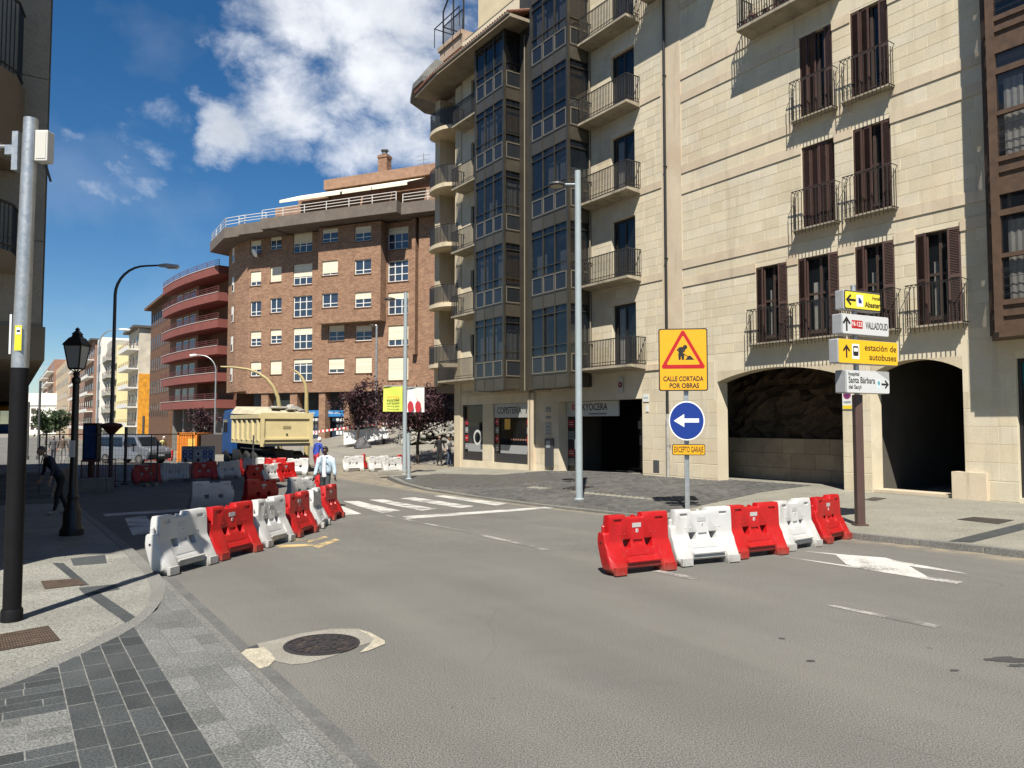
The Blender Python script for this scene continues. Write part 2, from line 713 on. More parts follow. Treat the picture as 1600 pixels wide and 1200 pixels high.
# asphalt: tyre-polished lanes along the street, hairline cracks, sandy dust by the right kerb
def dress_asphalt():
    t = ASPH.node_tree
    N, L = t.nodes, t.links
    b = N['Principled BSDF']
    old = b.inputs['Base Color'].links[0].from_socket
    gm = N.new('ShaderNodeNewGeometry')
    mp = N.new('ShaderNodeMapping')
    mp.vector_type = 'TEXTURE'
    mp.inputs['Rotation'].default_value = (0, 0, FROT0)
    mp.inputs['Scale'].default_value = (9, 1, 1)
    L.new(gm.outputs['Position'], mp.inputs[0])

    def tex(kind, vec, sc, det=5):
        n = N.new(kind)
        n.inputs['Scale'].default_value = sc
        if 'Detail' in n.inputs and kind.endswith('Noise'):
            n.inputs['Detail'].default_value = det
        L.new(vec, n.inputs[0])
        return n

    def rng(v, a, c, lo, hi):
        n = N.new('ShaderNodeMapRange')
        n.interpolation_type = 'SMOOTHSTEP'
        L.new(v, n.inputs[0])
        for i, x in enumerate((a, c, lo, hi)):
            n.inputs[i + 1].default_value = x
        return n.outputs[0]

    def mix(f, a, c):
        n = N.new('ShaderNodeMix')
        n.data_type = 'RGBA'
        L.new(f, n.inputs[0])
        L.new(a, n.inputs[6])
        n.inputs[7].default_value = (*c, 1)
        return n.outputs[2]

    def mul(a, c):
        n = N.new('ShaderNodeMath')
        n.operation = 'MULTIPLY'
        L.new(a, n.inputs[0])
        L.new(c, n.inputs[1])
        return n.outputs[0]
    lane = tex('ShaderNodeTexNoise', mp.outputs[0], .9, 4)
    cur = mix(rng(lane.outputs[0], .5, .68, 0, .3), old, (.105, .1, .09))
    cur = mix(rng(lane.outputs[0], .32, .48, .35, 0), cur, (.18, .172, .15))
    wn = tex('ShaderNodeTexNoise', gm.outputs['Position'], 1.2, 6)
    ad = N.new('ShaderNodeMix')
    ad.data_type = 'VECTOR'
    ad.inputs[0].default_value = .22
    L.new(gm.outputs['Position'], ad.inputs[4])
    L.new(wn.outputs[1], ad.inputs[5])
    vo = N.new('ShaderNodeTexVoronoi')
    vo.feature = 'DISTANCE_TO_EDGE'
    vo.inputs['Scale'].default_value = .42
    L.new(ad.outputs[1], vo.inputs[0])
    some = tex('ShaderNodeTexNoise', gm.outputs['Position'], .23, 3)
    cur = mix(mul(rng(vo.outputs['Distance'], .0, .004, .35, 0), rng(some.outputs[0], .52, .6, 0, 1)), cur, (.05, .048, .044))
    dt = N.new('ShaderNodeVectorMath')
    dt.operation = 'DOT_PRODUCT'
    L.new(gm.outputs['Position'], dt.inputs[0])
    dt.inputs[1].default_value = (SR.x, SR.y, 0)
    dn = tex('ShaderNodeTexNoise', gm.outputs['Position'], 3.0, 7)
    cur = mix(mul(rng(dt.outputs['Value'], 12.0, 12.55, 0, .75), rng(dn.outputs[0], .35, .65, .2, 1)), cur, (.3, .25, .17))
    spots = tex('ShaderNodeTexNoise', gm.outputs['Position'], 5.5, 2)
    cur = mix(rng(spots.outputs[0], .735, .78, 0, .5), cur, (.07, .067, .06))
    L.new(cur, b.inputs['Base Color'])


FROT0 = math.atan2(SD.y, SD.x)
dress_asphalt()
XR = 900
tag(sheet('ground', [(-XR, -60), (XR, -60), (XR, 2600), (-XR, 2600)], gz, -.012, SOIL), 'wide dusty ground under the street', None, None, 'structure')
rp = [(-25, LEFT_P + .0), (-25, 40), (24, 40), (60, 18), (240, 18), (240, -14), (60, -14), (30, -14), (24, -12), (-25, -12)]
road = sheet('road', [tuple(sp2xy(s, p)) for s, p in rp], gz, 0, ASPH)
tag(road, 'grey worn asphalt of the street junction', None, None, 'structure')


def mark(name, pxs, m, dz=.004):
    pts = [hit(x, y) for x, y in pxs]
    return sheet(name, [(p.x, p.y) for p in pts], gz, dz, m, road)


for q in ([(536, 783), (560, 783), (626, 798), (598, 802)], [(577, 781), (597, 780), (684, 795), (659, 798)],
          [(626, 779), (648, 777), (741, 791), (721, 794)], [(677, 775), (694, 774), (793, 787), (775, 790)],
          [(512, 787), (524, 786), (565, 803), (534, 806)]):
    mark('crosswalk_stripe', q, PWHITE)
for q in ([(195, 810), (228, 806), (250, 832), (207, 837)], [(272, 804), (300, 802), (326, 820), (296, 826)], [(345, 800), (372, 797), (405, 810), (380, 818)]):
    mark('crosswalk_stripe', q, PWHITE)
mark('stop_line', [(628, 807), (860, 791.5), (868, 794), (636, 811)], PWHITE)
mark('stop_line', [(160, 803), (292, 795), (300, 798), (165, 807)], PWHITE)
mark('edge_line', [(600, 805), (606, 805), (862, 859), (853, 861)], PFAINT)
for q in ([(425, 843), (480, 842), (482, 845), (428, 847)], [(430, 852), (488, 850), (492, 853), (434, 856)], [(478, 844), (508, 838), (513, 840), (482, 848)], [(488, 853), (524, 842), (531, 844), (497, 857)]):
    mark('yellow_mark', q, PYEL)
mark('lane_line', [(1206, 867), (1215, 868.5), (1506, 909.5), (1494, 913)], PWHITE)
mark('lane_line', [(1252, 861), (1264, 862), (1382, 873), (1499, 894), (1512, 897), (1436, 887), (1380, 877)], PWHITE)
mark('lane_arrow', [(1306, 868), (1332, 868), (1384, 872), (1414, 881), (1455, 905), (1420, 901), (1340, 888), (1322, 882)], PWHITE, .006)
mark('lane_dash', [(1290, 946), (1304, 946), (1472, 978), (1460, 982)], PFAINT)
mark('lane_dash', [(1018, 893), (1030, 891), (1094, 903), (1082, 906)], PFAINT)

# dark oil spots and patched asphalt
TAR = mat('tar', (.05, .05, .05), .6, var=.2, vscale=8, coord='World')


def blob(name, px, py, rx, ry, m, dz, parent=road, n=18, jit=.25, seed=1):
    rnd = random.Random(seed)
    pts = []
    for k in range(n):
        a = 2 * math.pi * k / n
        w = 1 + rnd.uniform(-jit, jit)
        pts.append(hit(px + rx * math.cos(a) * w, py - ry * math.sin(a) * w))
    return sheet(name, [(p.x, p.y) for p in pts], gz, dz, m, parent)


for i, (x, y, rx, ry) in enumerate([(1266, 1033, 6, 1.6), (1491, 1048, 7, 1.6), (1573, 1031, 34, 4), (1590, 1040, 14, 2.5), (1222, 998, 5, 1.2)]):
    blob('oil_stain', x, y, rx, ry, TAR, .004, seed=i, jit=.35)

# manhole in its collar of broken concrete
mc = hit(503, 1008)
mh = empty('manhole', (mc.x, mc.y, g(mc.y)), 0, 'round cast iron manhole cover in broken pale concrete collar on the road', 'manhole')


def rel(name, pts, dz, m, parent, thick=0.0):
    o = sheet(name, [(p[0] - parent.location.x, p[1] - parent.location.y) for p in pts], lambda x, y: 0, dz, m, parent, ycuts=False, thick=thick)
    return o


def pxpoly(pxs):
    return [(lambda p: (p.x, p.y))(hit(x, y)) for x, y in pxs]


rel('collar', pxpoly([(402, 1006), (432, 1000), (470, 990), (520, 983), (560, 983), (578, 988), (590, 996), (584, 1003), (560, 1010), (520, 1026), (480, 1037), (455, 1039), (428, 1033), (410, 1022)]), .004, CONC, mh)
rel('broken_edge', pxpoly([(376, 1022), (385, 1015), (400, 1014), (412, 1012), (424, 1022), (430, 1032), (420, 1042), (405, 1046), (396, 1038), (384, 1030)]), .007, PALEC, mh)
rel('broken_edge', pxpoly([(560, 985), (580, 990), (601, 1002), (602, 1007), (575, 1018), (562, 1021), (575, 1010), (584, 1001), (576, 993)]), .007, PALEC, mh)
rel('broken_edge', pxpoly([(376, 1020), (388, 1012), (402, 1008), (404, 1012), (390, 1017), (380, 1024)]), .006, TAR, mh)
mr_ = (hit(565, 1005).x - hit(441, 1013).x) / 2
b = MB()
b.lathe([(mr_, -.03), (mr_, .012), (mr_ - .03, .014), (mr_ - .03, .008)], n=40)
b.build('rim', CAST, mh)
b = MB()
b.lathe([(mr_ - .036, -.03), (mr_ - .036, .010)], n=40)
rnd = random.Random(3)
for ring, (r0, r1, n) in enumerate([(.05, .13, 8), (.15, .21, 14), (.23, mr_ - .05, 22)]):
    for k in range(n):
        a0 = 2 * math.pi * (k + .1) / n
        a1 = 2 * math.pi * (k + .86) / n
        vs = []
        for z in (.009, .016):
            for r, a in ((r0, a0), (r1, a0), (r1, a1), (r0, a1)):
                vs.append((r * math.cos(a), r * math.sin(a), z))
        b.add(vs, [(4, 5, 6, 7), (0, 1, 5, 4), (1, 2, 6, 5), (2, 3, 7, 6), (3, 0, 4, 7)])
b.build('cover', CAST, mh)

# ---------------------------------------------------------------- left pavement
LZ = .05
lp = empty('pavement_left', (0, 0, 0))
tag(lp, 'granite and slate paved pavement corner at lower left', None, None, 'structure')
RING_LO = [(-14, -.2), (-6, 2.4), (-3, 4.3), (-1, 6.0), (.02, 6.89), (.33, 7.21), (.63, 7.6), (.99, 8.08), (1.16, 8.38), (1.39, 8.9), (1.55, 9.51), (1.69, 10.24), (1.72, 10.9)]
RING_UP = [(-14, .1), (-6, 2.65), (-3, 4.53), (-1, 6.22), (.02, 7.09), (.31, 7.42), (.55, 7.72), (1.04, 8.5), (1.19, 8.75), (1.36, 9.26), (1.48, 9.95), (1.56, 10.9), (1.57, 12.8)]


def sheet_sp(name, pts, dz, m, parent, thick=0.0, zfun=gz):
    return sheet(name, [tuple(sp2xy(s, p)) for s, p in pts], zfun, dz, m, parent, thick=thick)


ENDS = 25.5
sheet_sp('kerb_ring', [(s, p) for p, s in RING_LO] + [(ENDS, 1.72), (ENDS, 1.57)] + [(s, p) for p, s in reversed(RING_UP)], LZ, GRANK, lp, thick=.12)
sheet_sp('grout_bed', [(s, p) for p, s in RING_UP[:-1]] + [(ENDS, 1.57), (ENDS, -14)], LZ - .003, GRAN, lp)
# granite slabs
S0 = []
sl_w, sl_d = .98, .62
row = 0
s = .2
while s < ENDS:
    p = -9.0 + (row % 2) * .49
    while p < 1.57:
        poly = [(s, p), (s + sl_d, p), (s + sl_d, p + sl_w), (s, p + sl_w)]
        poly = clip_half(poly, 0, 1, 1.565)
        poly = clip_half(poly, 1, 0, ENDS)
        pc = min(1.5, p + sl_w * .5)
        # inside of the ring: s >= ring(p), cut by the chord over this slab
        ra, rb = lerp_table(RING_UP, min(1.56, p)), lerp_table(RING_UP, min(1.56, p + sl_w))
        if len(poly) > 2 and s < max(ra, rb) + .1:
            k = (rb - ra) / max(.05, min(1.56, p + sl_w) - p)
            poly = clip_half(poly, -1, k, k * p - ra)
        if len(poly) > 2:
            S0.append(poly)
        p += sl_w
    s += sl_d
    row += 1


def paver_mesh(polys, z, gap, ch, th, flat=False):
    """pieces with chamfered tops, z follows the ground"""
    vs, fs = [], []
    for poly in polys:
        area = sum(poly[i][0] * poly[(i + 1) % len(poly)][1] - poly[(i + 1) % len(poly)][0] * poly[i][1] for i in range(len(poly))) / 2
        if abs(area) < .004:
            continue
        cx = sum(q[0] for q in poly) / len(poly)
        cy = sum(q[1] for q in poly) / len(poly)
        n = len(poly)
        o = len(vs)
        sg = 1 if area > 0 else -1

        def inset_poly(w):
            out = []
            for i in range(n):
                p0, p1, p2 = (Vector(poly[i - 1]), Vector(poly[i]), Vector(poly[(i + 1) % n]))
                d1, d2 = (p1 - p0), (p2 - p1)
                if d1.length < 1e-5 or d2.length < 1e-5:
                    out.append(p1)
                    continue
                d1.normalize()
                d2.normalize()
                n1, n2 = Vector((-d1.y, d1.x)) * sg, Vector((-d2.y, d2.x)) * sg
                bs = n1 + n2
                q = bs.length_squared
                out.append(p1 + bs * (2 * w / q if q > .3 else 1) * (1 if q > .3 else w))
            return out
        for k, (inset, zz) in enumerate(((gap, z - th), (gap, z - ch), (gap + ch, z))):
            for v_ in inset_poly(inset):
                xy = sp2xy(v_.x, v_.y)
                vs.append((xy.x, xy.y, g(xy.y) + zz))
        s_ = 1 if area * 1 > 0 else -1
        for lv in range(2):
            for i in range(n):
                q = (o + lv * n + i, o + lv * n + (i + 1) % n, o + (lv + 1) * n + (i + 1) % n, o + (lv + 1) * n + i)
                fs.append(q)
        fs.append(tuple(o + 2 * n + i for i in range(n)))
    me = bpy.data.meshes.new('paver')
    me.from_pydata(vs, [], fs)
    bm = bmesh.new()
    bm.from_mesh(me)
    bmesh.ops.recalc_face_normals(bm, faces=bm.faces[:])
    for f in bm.faces:
        if len(f.verts) > 2 and abs(f.normal.z) > .9 and f.normal.z < 0:
            f.normal_flip()
    bm.to_mesh(me)
    bm.free()
    return me


def pavers(polys, m, parent, name, gap=.003, ch=.004, z=LZ):
    for poly in polys:
        me = paver_mesh([poly], z, gap, ch, .04)
        if not me.polygons:
            continue
        me.materials.append(m)
        link(name, me, parent)


near = sorted(S0, key=lambda q: sum(sp2xy(*c).length for c in q) / len(q))
vis = [q for q in near if sp2xy(*q[0]).y > 3 and abs(sp2xy(*q[0]).x / max(.1, sp2xy(*q[0]).y)) < .75]
pavers(vis[:150], GRAN, lp, 'stone_slab', gap=.001, ch=.002)
rest = [q for q in near if q not in vis[:150]]
me = paver_mesh(rest, LZ, .001, .002, .04)
me.materials.append(GRAN)
tag(link('stone_slabs', me, lp), None, None, None, 'stuff')

# slate and granite pavers outside the ring
sheet_sp('grout_bed', [(-3, 1.09)] + [(s, p) for p, s in reversed(RING_LO[:-4])] + [(-3, -14)], LZ - .0016, GROUT, lp)
sheet_sp('grout_bed', [(-3, LEFT_P - .06), (10.4, LEFT_P - .06), (9.6, 1.55), (8.9, 1.38), (8.3, 1.1), (-3, 1.1)], LZ - .003, GROUTD, lp)


def ringclip(poly):
    ps = [q[1] for q in poly]
    p0, p1 = min(ps), max(ps)
    ra, rb = lerp_table(RING_LO, p0), lerp_table(RING_LO, p1)
    k = (rb - ra) / (p1 - p0)
    return clip_half(poly, 1, -k, ra - k * p0)


LP, DP = [], []
rnd = random.Random(11)
for ci, (p0, p1) in enumerate([(1.09, 1.27), (1.27, 1.5), (1.5, 1.655)]):
    s = 2.2 + ci * .17
    while s < 10.6:
        ln = rnd.choice([.36, .42, .42, .47, .3])
        q = ringclip([(s, p0), (s + ln, p0), (s + ln, p1), (s, p1)])
        if len(q) > 2:
            LP.append(q)
        s += ln
for ci, p0 in enumerate([.41, .58, .75, .92]):
    s = 2.1 + ci * .13
    while s < 9:
        ln = rnd.choice([.36, .42, .42, .5, .32])
        q = ringclip([(s, p0), (s + ln, p0), (s + ln, p0 + .17), (s, p0 + .17)])
        if len(q) > 2:
            DP.append(q)
        s += ln + rnd.uniform(0, .004)
s = 2.2
k = 0
while s < 7.4:
    p = .41 - rnd.uniform(.1, .42)
    p1 = .41
    while p1 > -2.2:
        q = ringclip([(s, p), (s + .158, p), (s + .158, p1), (s, p1)])
        if len(q) > 2:
            (LP if 5.5 < s + .08 < 6.14 else DP).append(q)
        p1 = p
        p -= rnd.choice([.36, .42, .3])
    s += .158
    k += 1
pavers(LP, LPAV, lp, 'light_paver', gap=.0025, ch=.003)
pavers(DP, DPAV, lp, 'dark_paver', gap=.0032, ch=.003)
# gutter strip along the kerb
sheet_sp('kerb', [(-3, LEFT_P - .06), (10.6, LEFT_P - .06), (10.6, LEFT_P + .015), (-3, LEFT_P + .015)], LZ - .004, GRANK, lp, thick=.09)
sheet_sp('gutter', [(-3, LEFT_P + .015), (13, LEFT_P + .015), (13, LEFT_P + .16), (-3, LEFT_P + .17)], .004, mat('gutter_concrete', (.1, .1, .095), .9, var=.2, vscale=2, fine=.25, fscale=60, coord='World'), lp)
# dark inlays and drain grates
for q in ([(82, 880), (99, 880), (139, 914), (126, 916)], [(135, 930), (153, 925), (211, 964), (196, 973)], [(110, 873), (164, 867), (167, 880), (115, 884)], [(122, 919), (180, 913), (187, 921), (133, 930)]):
    pts = [hit(x, y, gz, LZ) for x, y in q]
    sheet('dark_inlay', [(p.x, p.y) for p in pts], gz, LZ + .004, DPAV, lp)
for i, (q, lab) in enumerate([([(64, 909), (122, 905), (133, 914), (70, 921)], 'small rusty drain grate set among pale slabs near the shadow edge'), ([(-30, 998), (75, 979), (94, 1001), (-30, 1023)], 'large rusty drain grate set in pale slabs at the left edge')]):
    pts = [hit(x, y, gz, LZ) for x, y in q]
    b = MB()
    c = [Vector((p.x, p.y)) for p in pts]
    nx, ny = (16, 5) if i == 0 else (26, 7)

    def bl(u, v):
        xy = c[0].lerp(c[1], u).lerp(c[3].lerp(c[2], u), v)
        return xy
    for k in range(nx + 1):
        for (u0, u1, v0, v1) in [((k - .22) / nx, (k + .22) / nx, 0, 1)]:
            P_ = [bl(max(0, u0), v0), bl(min(1, u1), v0), bl(min(1, u1), v1), bl(max(0, u0), v1)]
            b.add([(x.x, x.y, LZ + z) for z in (.002, .012) for x in P_], [(4, 5, 6, 7), (0, 1, 5, 4), (1, 2, 6, 5), (2, 3, 7, 6), (3, 0, 4, 7)])
    for k in range(ny + 1):
        v0, v1 = max(0, (k - .2) / ny), min(1, (k + .2) / ny)
        P_ = [bl(0, v0), bl(1, v0), bl(1, v1), bl(0, v1)]
        b.add([(x.x, x.y, LZ + z) for z in (.002, .010) for x in P_], [(4, 5, 6, 7), (0, 1, 5, 4), (1, 2, 6, 5), (2, 3, 7, 6), (3, 0, 4, 7)])
    dg_ = empty('drain_grate', (0, 0, 0), 0, lab, 'drain grate')
    b.build('grating', RUST, dg_)
    bb = MB()
    bb.add([(x.x, x.y, LZ + .003) for x in c], [(0, 1, 2, 3)])
    bb.build('pit', mat('pit_black', (.02, .018, .016), .9), dg_)

# ---------------------------------------------------------------- right pavement
rpv = empty('pavement_right', (0, 0, 0))
tag(rpv, 'granite pavement and dark cobbled drive before the stone building', None, None, 'structure')
GR2 = mat('pavement_granite', (.22, .21, .172), .85, spec=.3, var=.14, vscale=.8, fine=.42, fscale=50, bump=.25, bscale=120, stain=(.17, .165, .14), stain_scale=.6, stain_amt=.55, coord='World')
COB = mat('dark_cobble', (.085, .083, .078), .7, spec=.4, islands=.28, var=.15, vscale=.7, fine=.2, fscale=60, stain=(.17, .16, .14), stain_scale=.35, stain_amt=.45, coord='World')
# outline: along the kerb, round the far corner island, back along the facade
KERB = [(-22, 12.85), (4, 12.72), (10, 12.6), (16, 12.5), (21, 12.55), (25, 12.75), (27.6, 13.1), (29.6, 13.55), (31.2, 14.0), (32.2, 14.5), (32.8, 15.2), (33.4, 16.4), (34.6, 18.4)]
outl = KERB + [(36, 20.5), (36.2, 24), (9, 24), (-22, 24)]
sheet('paving', [tuple(sp2xy(s, p)) for s, p in outl], zpave, 0, GR2, rpv, step=.8, thick=.3, ycuts=False)
# kerb stones
for i in range(len(KERB) - 1):
    (a, pa), (b_, pb) = KERB[i], KERB[i + 1]
    n = max(1, int(math.hypot(b_ - a, pb - pa) / 1.0))
    for k in range(n):
        t0, t1 = k / n + .003, (k + 1) / n - .003
        q0, q1 = sp2xy(a + (b_ - a) * t0, pa + (pb - pa) * t0), sp2xy(a + (b_ - a) * t1, pa + (pb - pa) * t1)
        dv = (q1 - q0).normalized()
        nv = Vector((dv.y, -dv.x))
        if nv.dot(SR) < 0:
            nv = -nv
        pts = [q0 - nv * .012, q1 - nv * .012, q1 + nv * .14, q0 + nv * .14]
        if q0.y < -2 or abs(q0.x) > 40:
            continue
        sheet('kerb_stone', [(p.x, p.y) for p in pts], lambda x, y: zpave(x, y), .006, GRANK, rpv, thick=.25, ycuts=False)
# cobbles: one joined part, too small to pick apart
b = MB()
rnd = random.Random(5)
s = 13.3
row = 0
while s < 31:
    p = 12.72 + (row % 2) * .1
    pmax = 20.6
    while p < pmax:
        cl, cw = .2, .125
        lim = lerp_table([(q[0], q[1] + .17) for q in KERB], s)
        # plain granite kept: front of the copy shop, and the pale band across the drive
        plain = (s > 27.5 and p > 17.4 - (s - 27.5) * .5) or (14.9 < p < 15.15 + .03 * (s - 14))
        if s < 14.6 and p > 13 + (s - 13.3) * 4.0:
            plain = True
        if p > lim and not plain and s < 30.4:
            z0 = rnd.uniform(-.004, .006)
            q = [sp2xy(s + .006, p + .006), sp2xy(s + cw - .006, p + .006), sp2xy(s + cw - .006, p + cl - .006), sp2xy(s + .006, p + cl - .006)]
            cx = sum(v.x for v in q) / 4
            cy = sum(v.y for v in q) / 4
            zz = zpave(cx, cy)
            vs = [(v.x, v.y, zz + .002) for v in q] + [(cx + (v.x - cx) * .86, cy + (v.y - cy) * .86, zz + .016 + z0) for v in q]
            b.add(vs, [(7, 6, 5, 4), (0, 4, 5, 1), (1, 5, 6, 2), (2, 6, 7, 3), (3, 7, 4, 0)])
        p += cl
    s += .125
    row += 1
cb = b.build('cobbles', COB, rpv)
tag(cb, None, None, None, 'stuff')
bm = bmesh.new()
bm.from_mesh(cb.data)
bmesh.ops.recalc_face_normals(bm, faces=bm.faces[:])
for f in bm.faces:
    if f.normal.z < -.3:
        f.normal_flip()
bm.to_mesh(cb.data)
bm.free()
sheet_sp('drive_base', [(13.3, 12.7), (21, 12.72), (27.5, 13.25), (30.3, 13.9), (30.3, 15.8), (27.5, 17.4), (27.2, 20.1), (14.6, 20.1), (14.6, 18.2)], .004, mat('cobble_joint', (.07, .066, .058), .95, var=.2, vscale=3, coord='World'), rpv, zfun=zpave)
for q in ([(1482, 846), (1518, 848), (1600, 828), (1600, 817)], ):
    pts = [hit(x, y, zpave) for x, y in q]
    sheet('dark_inlay', [(p.x, p.y) for p in pts], zpave, .006, DPAV, rpv, ycuts=False)
for lab, q in (('flat metal utility cover in granite pavement near the right edge', [(1495, 812), (1522, 808), (1585, 813), (1560, 819)]), ('flat metal utility cover in pavement before the stone pier', [(1350, 781), (1365, 777), (1386, 779), (1366, 783)]), ('flat metal cover in dark cobbles left of the grey lamp post', [(878, 753), (898, 750), (900, 753), (884, 754)]), ('round flat cover in dark cobbles beside the grey lamp post', [(878, 764), (900, 760), (934, 761), (900, 766)])):
    pts = [hit(x, y, zpave) for x, y in q]
    o = sheet('utility_cover', [(p.x, p.y) for p in pts], zpave, .022 if 'cobbles' in lab else .008, CAST, None, ycuts=False)
    tag(o, lab, 'utility cover', 'utility covers in the right pavement')
# ================================================================ stone apartment building on the right
FO = FACE_P * SR
FROT = math.atan2(SD.y, SD.x)
STONE = mat('sand_stone', (.585, .51, .36), .85, spec=.25, objvar=.06, islands=.06, tint2=(.58, .52, .40), var=.07, vscale=1.1, fine=.09, fscale=45, bump=.15, bscale=60, stain=(.5, .38, .25), stain_scale=.5, stain_amt=.35, streak=((.36, .3, .21), .42), coord='World')
STONEP = mat('plain_stone', (.55, .47, .335), .85, spec=.25, var=.1, vscale=.8, fine=.1, fscale=40, bump=.15, bscale=60, stain=(.40, .32, .22), stain_scale=.6, stain_amt=.4, streak=((.3, .25, .17), .5), coord='World')
MORTAR = mat('pale_mortar', (.62, .545, .40), .95, var=.1, vscale=2, stain=(.45, .36, .25), stain_scale=.5, stain_amt=.4, coord='World')
LEDGE = mat('ledge_stone', (.56, .47, .345), .85, spec=.25, objvar=.08, var=.1, vscale=.9, fine=.1, fscale=50, stain=(.5, .36, .24), stain_scale=.5, stain_amt=.5, streak=((.3, .25, .18), .5), coord='World')
IRON = mat('wrought_iron', (.035, .032, .03), .5, metal=.5, var=.2, vscale=10)
GREYIRON = mat('grey_iron', (.05, .046, .042), .42, metal=.4, var=.15, vscale=10)
WOODB = mat('brown_shutter_wood', (.068, .036, .028), .6, var=.2, vscale=4, fine=.15, fscale=50)
FRAMEB = mat('brown_frame', (.06, .04, .032), .5, var=.15, vscale=6)
GLASS = mat('window_glass', (.015, .02, .024), .03, spec=.9, alpha=.5, ior=1.5)
GLASSD = mat('dark_glass', (.012, .016, .02), .04, spec=.8)
CURT = mat('white_curtain', (.6, .58, .53), .9, var=.1, vscale=8)
DARKROOM = mat('dark_room', (.03, .027, .024), .95)
SLABC = mat('balcony_concrete', (.33, .285, .21), .9, var=.2, vscale=1.5, fine=.12, fscale=30, stain=(.16, .14, .11), stain_scale=1.6, stain_amt=.6, streak=((.1, .085, .06), .75), coord='World')
ANOD = mat('bronze_anodised_metal', (.12, .105, .08), .38, metal=.75, var=.12, vscale=1.3)
ANODP = mat('bronze_panel', (.12, .105, .08), .42, metal=.6, objvar=.12, var=.08, vscale=1.0)
BAYGL = mat('bay_glass', (.012, .016, .022), .035, spec=.9, alpha=.55, objvar=.15)
SPGL = mat('grey_panel_glass', (.018, .02, .023), .18, spec=.5, objvar=.2)
WOODR = mat('brown_weathered_wood', (.085, .05, .03), .65, var=.25, vscale=5, fine=.2, fscale=60)
TILE = mat('clay_tile', (.22, .1, .06), .8, var=.3, vscale=6, islands=.2)
BLACKP = mat('black_paint', (.02, .02, .021), .45, var=.1, vscale=9)

sb = empty('stone_apartment_building', (FO.x, FO.y, 0), FROT, 'cream sandstone apartment block with iron balconies and bronze glass bays', 'building')


def wall_with_openings(name, s0, s1, z0, z1, ops, m, parent, y=0.0, dep=.25, thick_in=True):
    xs = sorted({s0, s1} | {v for o in ops for v in (o[0], o[1]) if s0 < v < s1})
    zs = sorted({z0, z1} | {v for o in ops for v in (o[2], o[3]) if z0 < v < z1})
    b = MB()
    for i in range(len(xs) - 1):
        j = 0
        while j < len(zs) - 1:
            cx, cz = (xs[i] + xs[i + 1]) / 2, (zs[j] + zs[j + 1]) / 2
            if not any(o[0] < cx < o[1] and o[2] < cz < o[3] for o in ops):
                b.quad((xs[i + 1], y, zs[j]), (xs[i], y, zs[j]), (xs[i], y, zs[j + 1]), (xs[i + 1], y, zs[j + 1]))
            j += 1
    for o in ops:
        a, c, lo, hi = o[:4]
        dd = o[4] if len(o) > 4 else dep
        b.quad((a, y, lo), (a, y - dd, lo), (a, y - dd, hi), (a, y, hi))
        b.quad((c, y - dd, lo), (c, y, lo), (c, y, hi), (c, y - dd, hi))
        b.quad((a, y, hi), (a, y - dd, hi), (c, y - dd, hi), (c, y, hi))
        b.quad((a, y - dd, lo), (a, y, lo), (c, y, lo), (c, y - dd, lo))
    return b.build(name, m, parent)


WIN1 = [(14.94, 16.12), (13.19, 14.55), (11.52, 12.67), (9.79, 10.94)]
WIN2 = [(13.25, 14.36), (11.54, 12.66)]
FZ = [4.22, 7.58, 10.95, 14.3, 17.65]        # balcony floor levels
ARCH = [(13.17, 17.8, 3.40, .36), (9.84, 12.3, 3.36, .34)]
ops = [(a, b_, 4.5, 7.0) for a, b_ in WIN1] + [(a, b_, 7.85, 10.38) for a, b_ in WIN2] + [(a, b_, 11.2, 13.8) for a, b_ in WIN2]
ops += [(13.3, 15.3, 14.75, 17.2)]
ops += [(a, b_, -.35, sp_ + ri, .5) for a, b_, sp_, ri in ARCH]
ops += [(21.46, 26.7, -.35, 2.95, .5)]
ops += [(21.76, 23.15, z, z + 2.45) for z in FZ]
ops += [(28.95, 32.1, .12, 2.97), (33.06, 35.07, .12, 2.97)]
ops += [(33.1, 34.3, z, z + 2.4) for z in FZ]
ops += [(4.9, 8.62, .25, 3.55)]
wl = wall_with_openings('wall', -6, 35.25, -.9, 22.5, ops, MORTAR, sb)
# arch spandrels
for a, c, sp_, ri in ARCH:
    b = MB()
    n = 20
    h = (c - a) / 2
    rad = (h * h + ri * ri) / (2 * ri)
    pts = []
    for k in range(n + 1):
        x = a + (c - a) * k / n
        pts.append((x, sp_ + ri - rad + math.sqrt(max(0, rad * rad - (x - (a + c) / 2) ** 2))))
    for (x0, za), (x1, zb) in zip(pts, pts[1:]):
        if max(za, zb) < sp_ + ri - 1e-4:
            b.quad((x1, 0, zb), (x0, 0, za), (x0, 0, sp_ + ri), (x1, 0, sp_ + ri))
        b.quad((x0, 0, za), (x1, 0, zb), (x1, -.5, zb), (x0, -.5, za))
    b.build('arch_spandrel', STONEP, sb)
# rest of the shell: sides, back, roof, first floor
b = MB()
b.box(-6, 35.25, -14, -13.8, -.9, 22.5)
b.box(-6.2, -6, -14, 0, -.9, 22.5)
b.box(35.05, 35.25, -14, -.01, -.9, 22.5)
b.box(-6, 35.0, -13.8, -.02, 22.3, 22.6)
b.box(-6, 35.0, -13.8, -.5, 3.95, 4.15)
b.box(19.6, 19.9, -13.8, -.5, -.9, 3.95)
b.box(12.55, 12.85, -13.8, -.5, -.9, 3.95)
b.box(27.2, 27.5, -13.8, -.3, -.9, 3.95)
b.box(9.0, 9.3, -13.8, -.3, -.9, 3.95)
b.build('rear_shell', mat('shade_toned_concrete', (.09, .08, .065), .95, var=.2, vscale=1), sb)  # dark colour stands in for the deep shade inside the arches
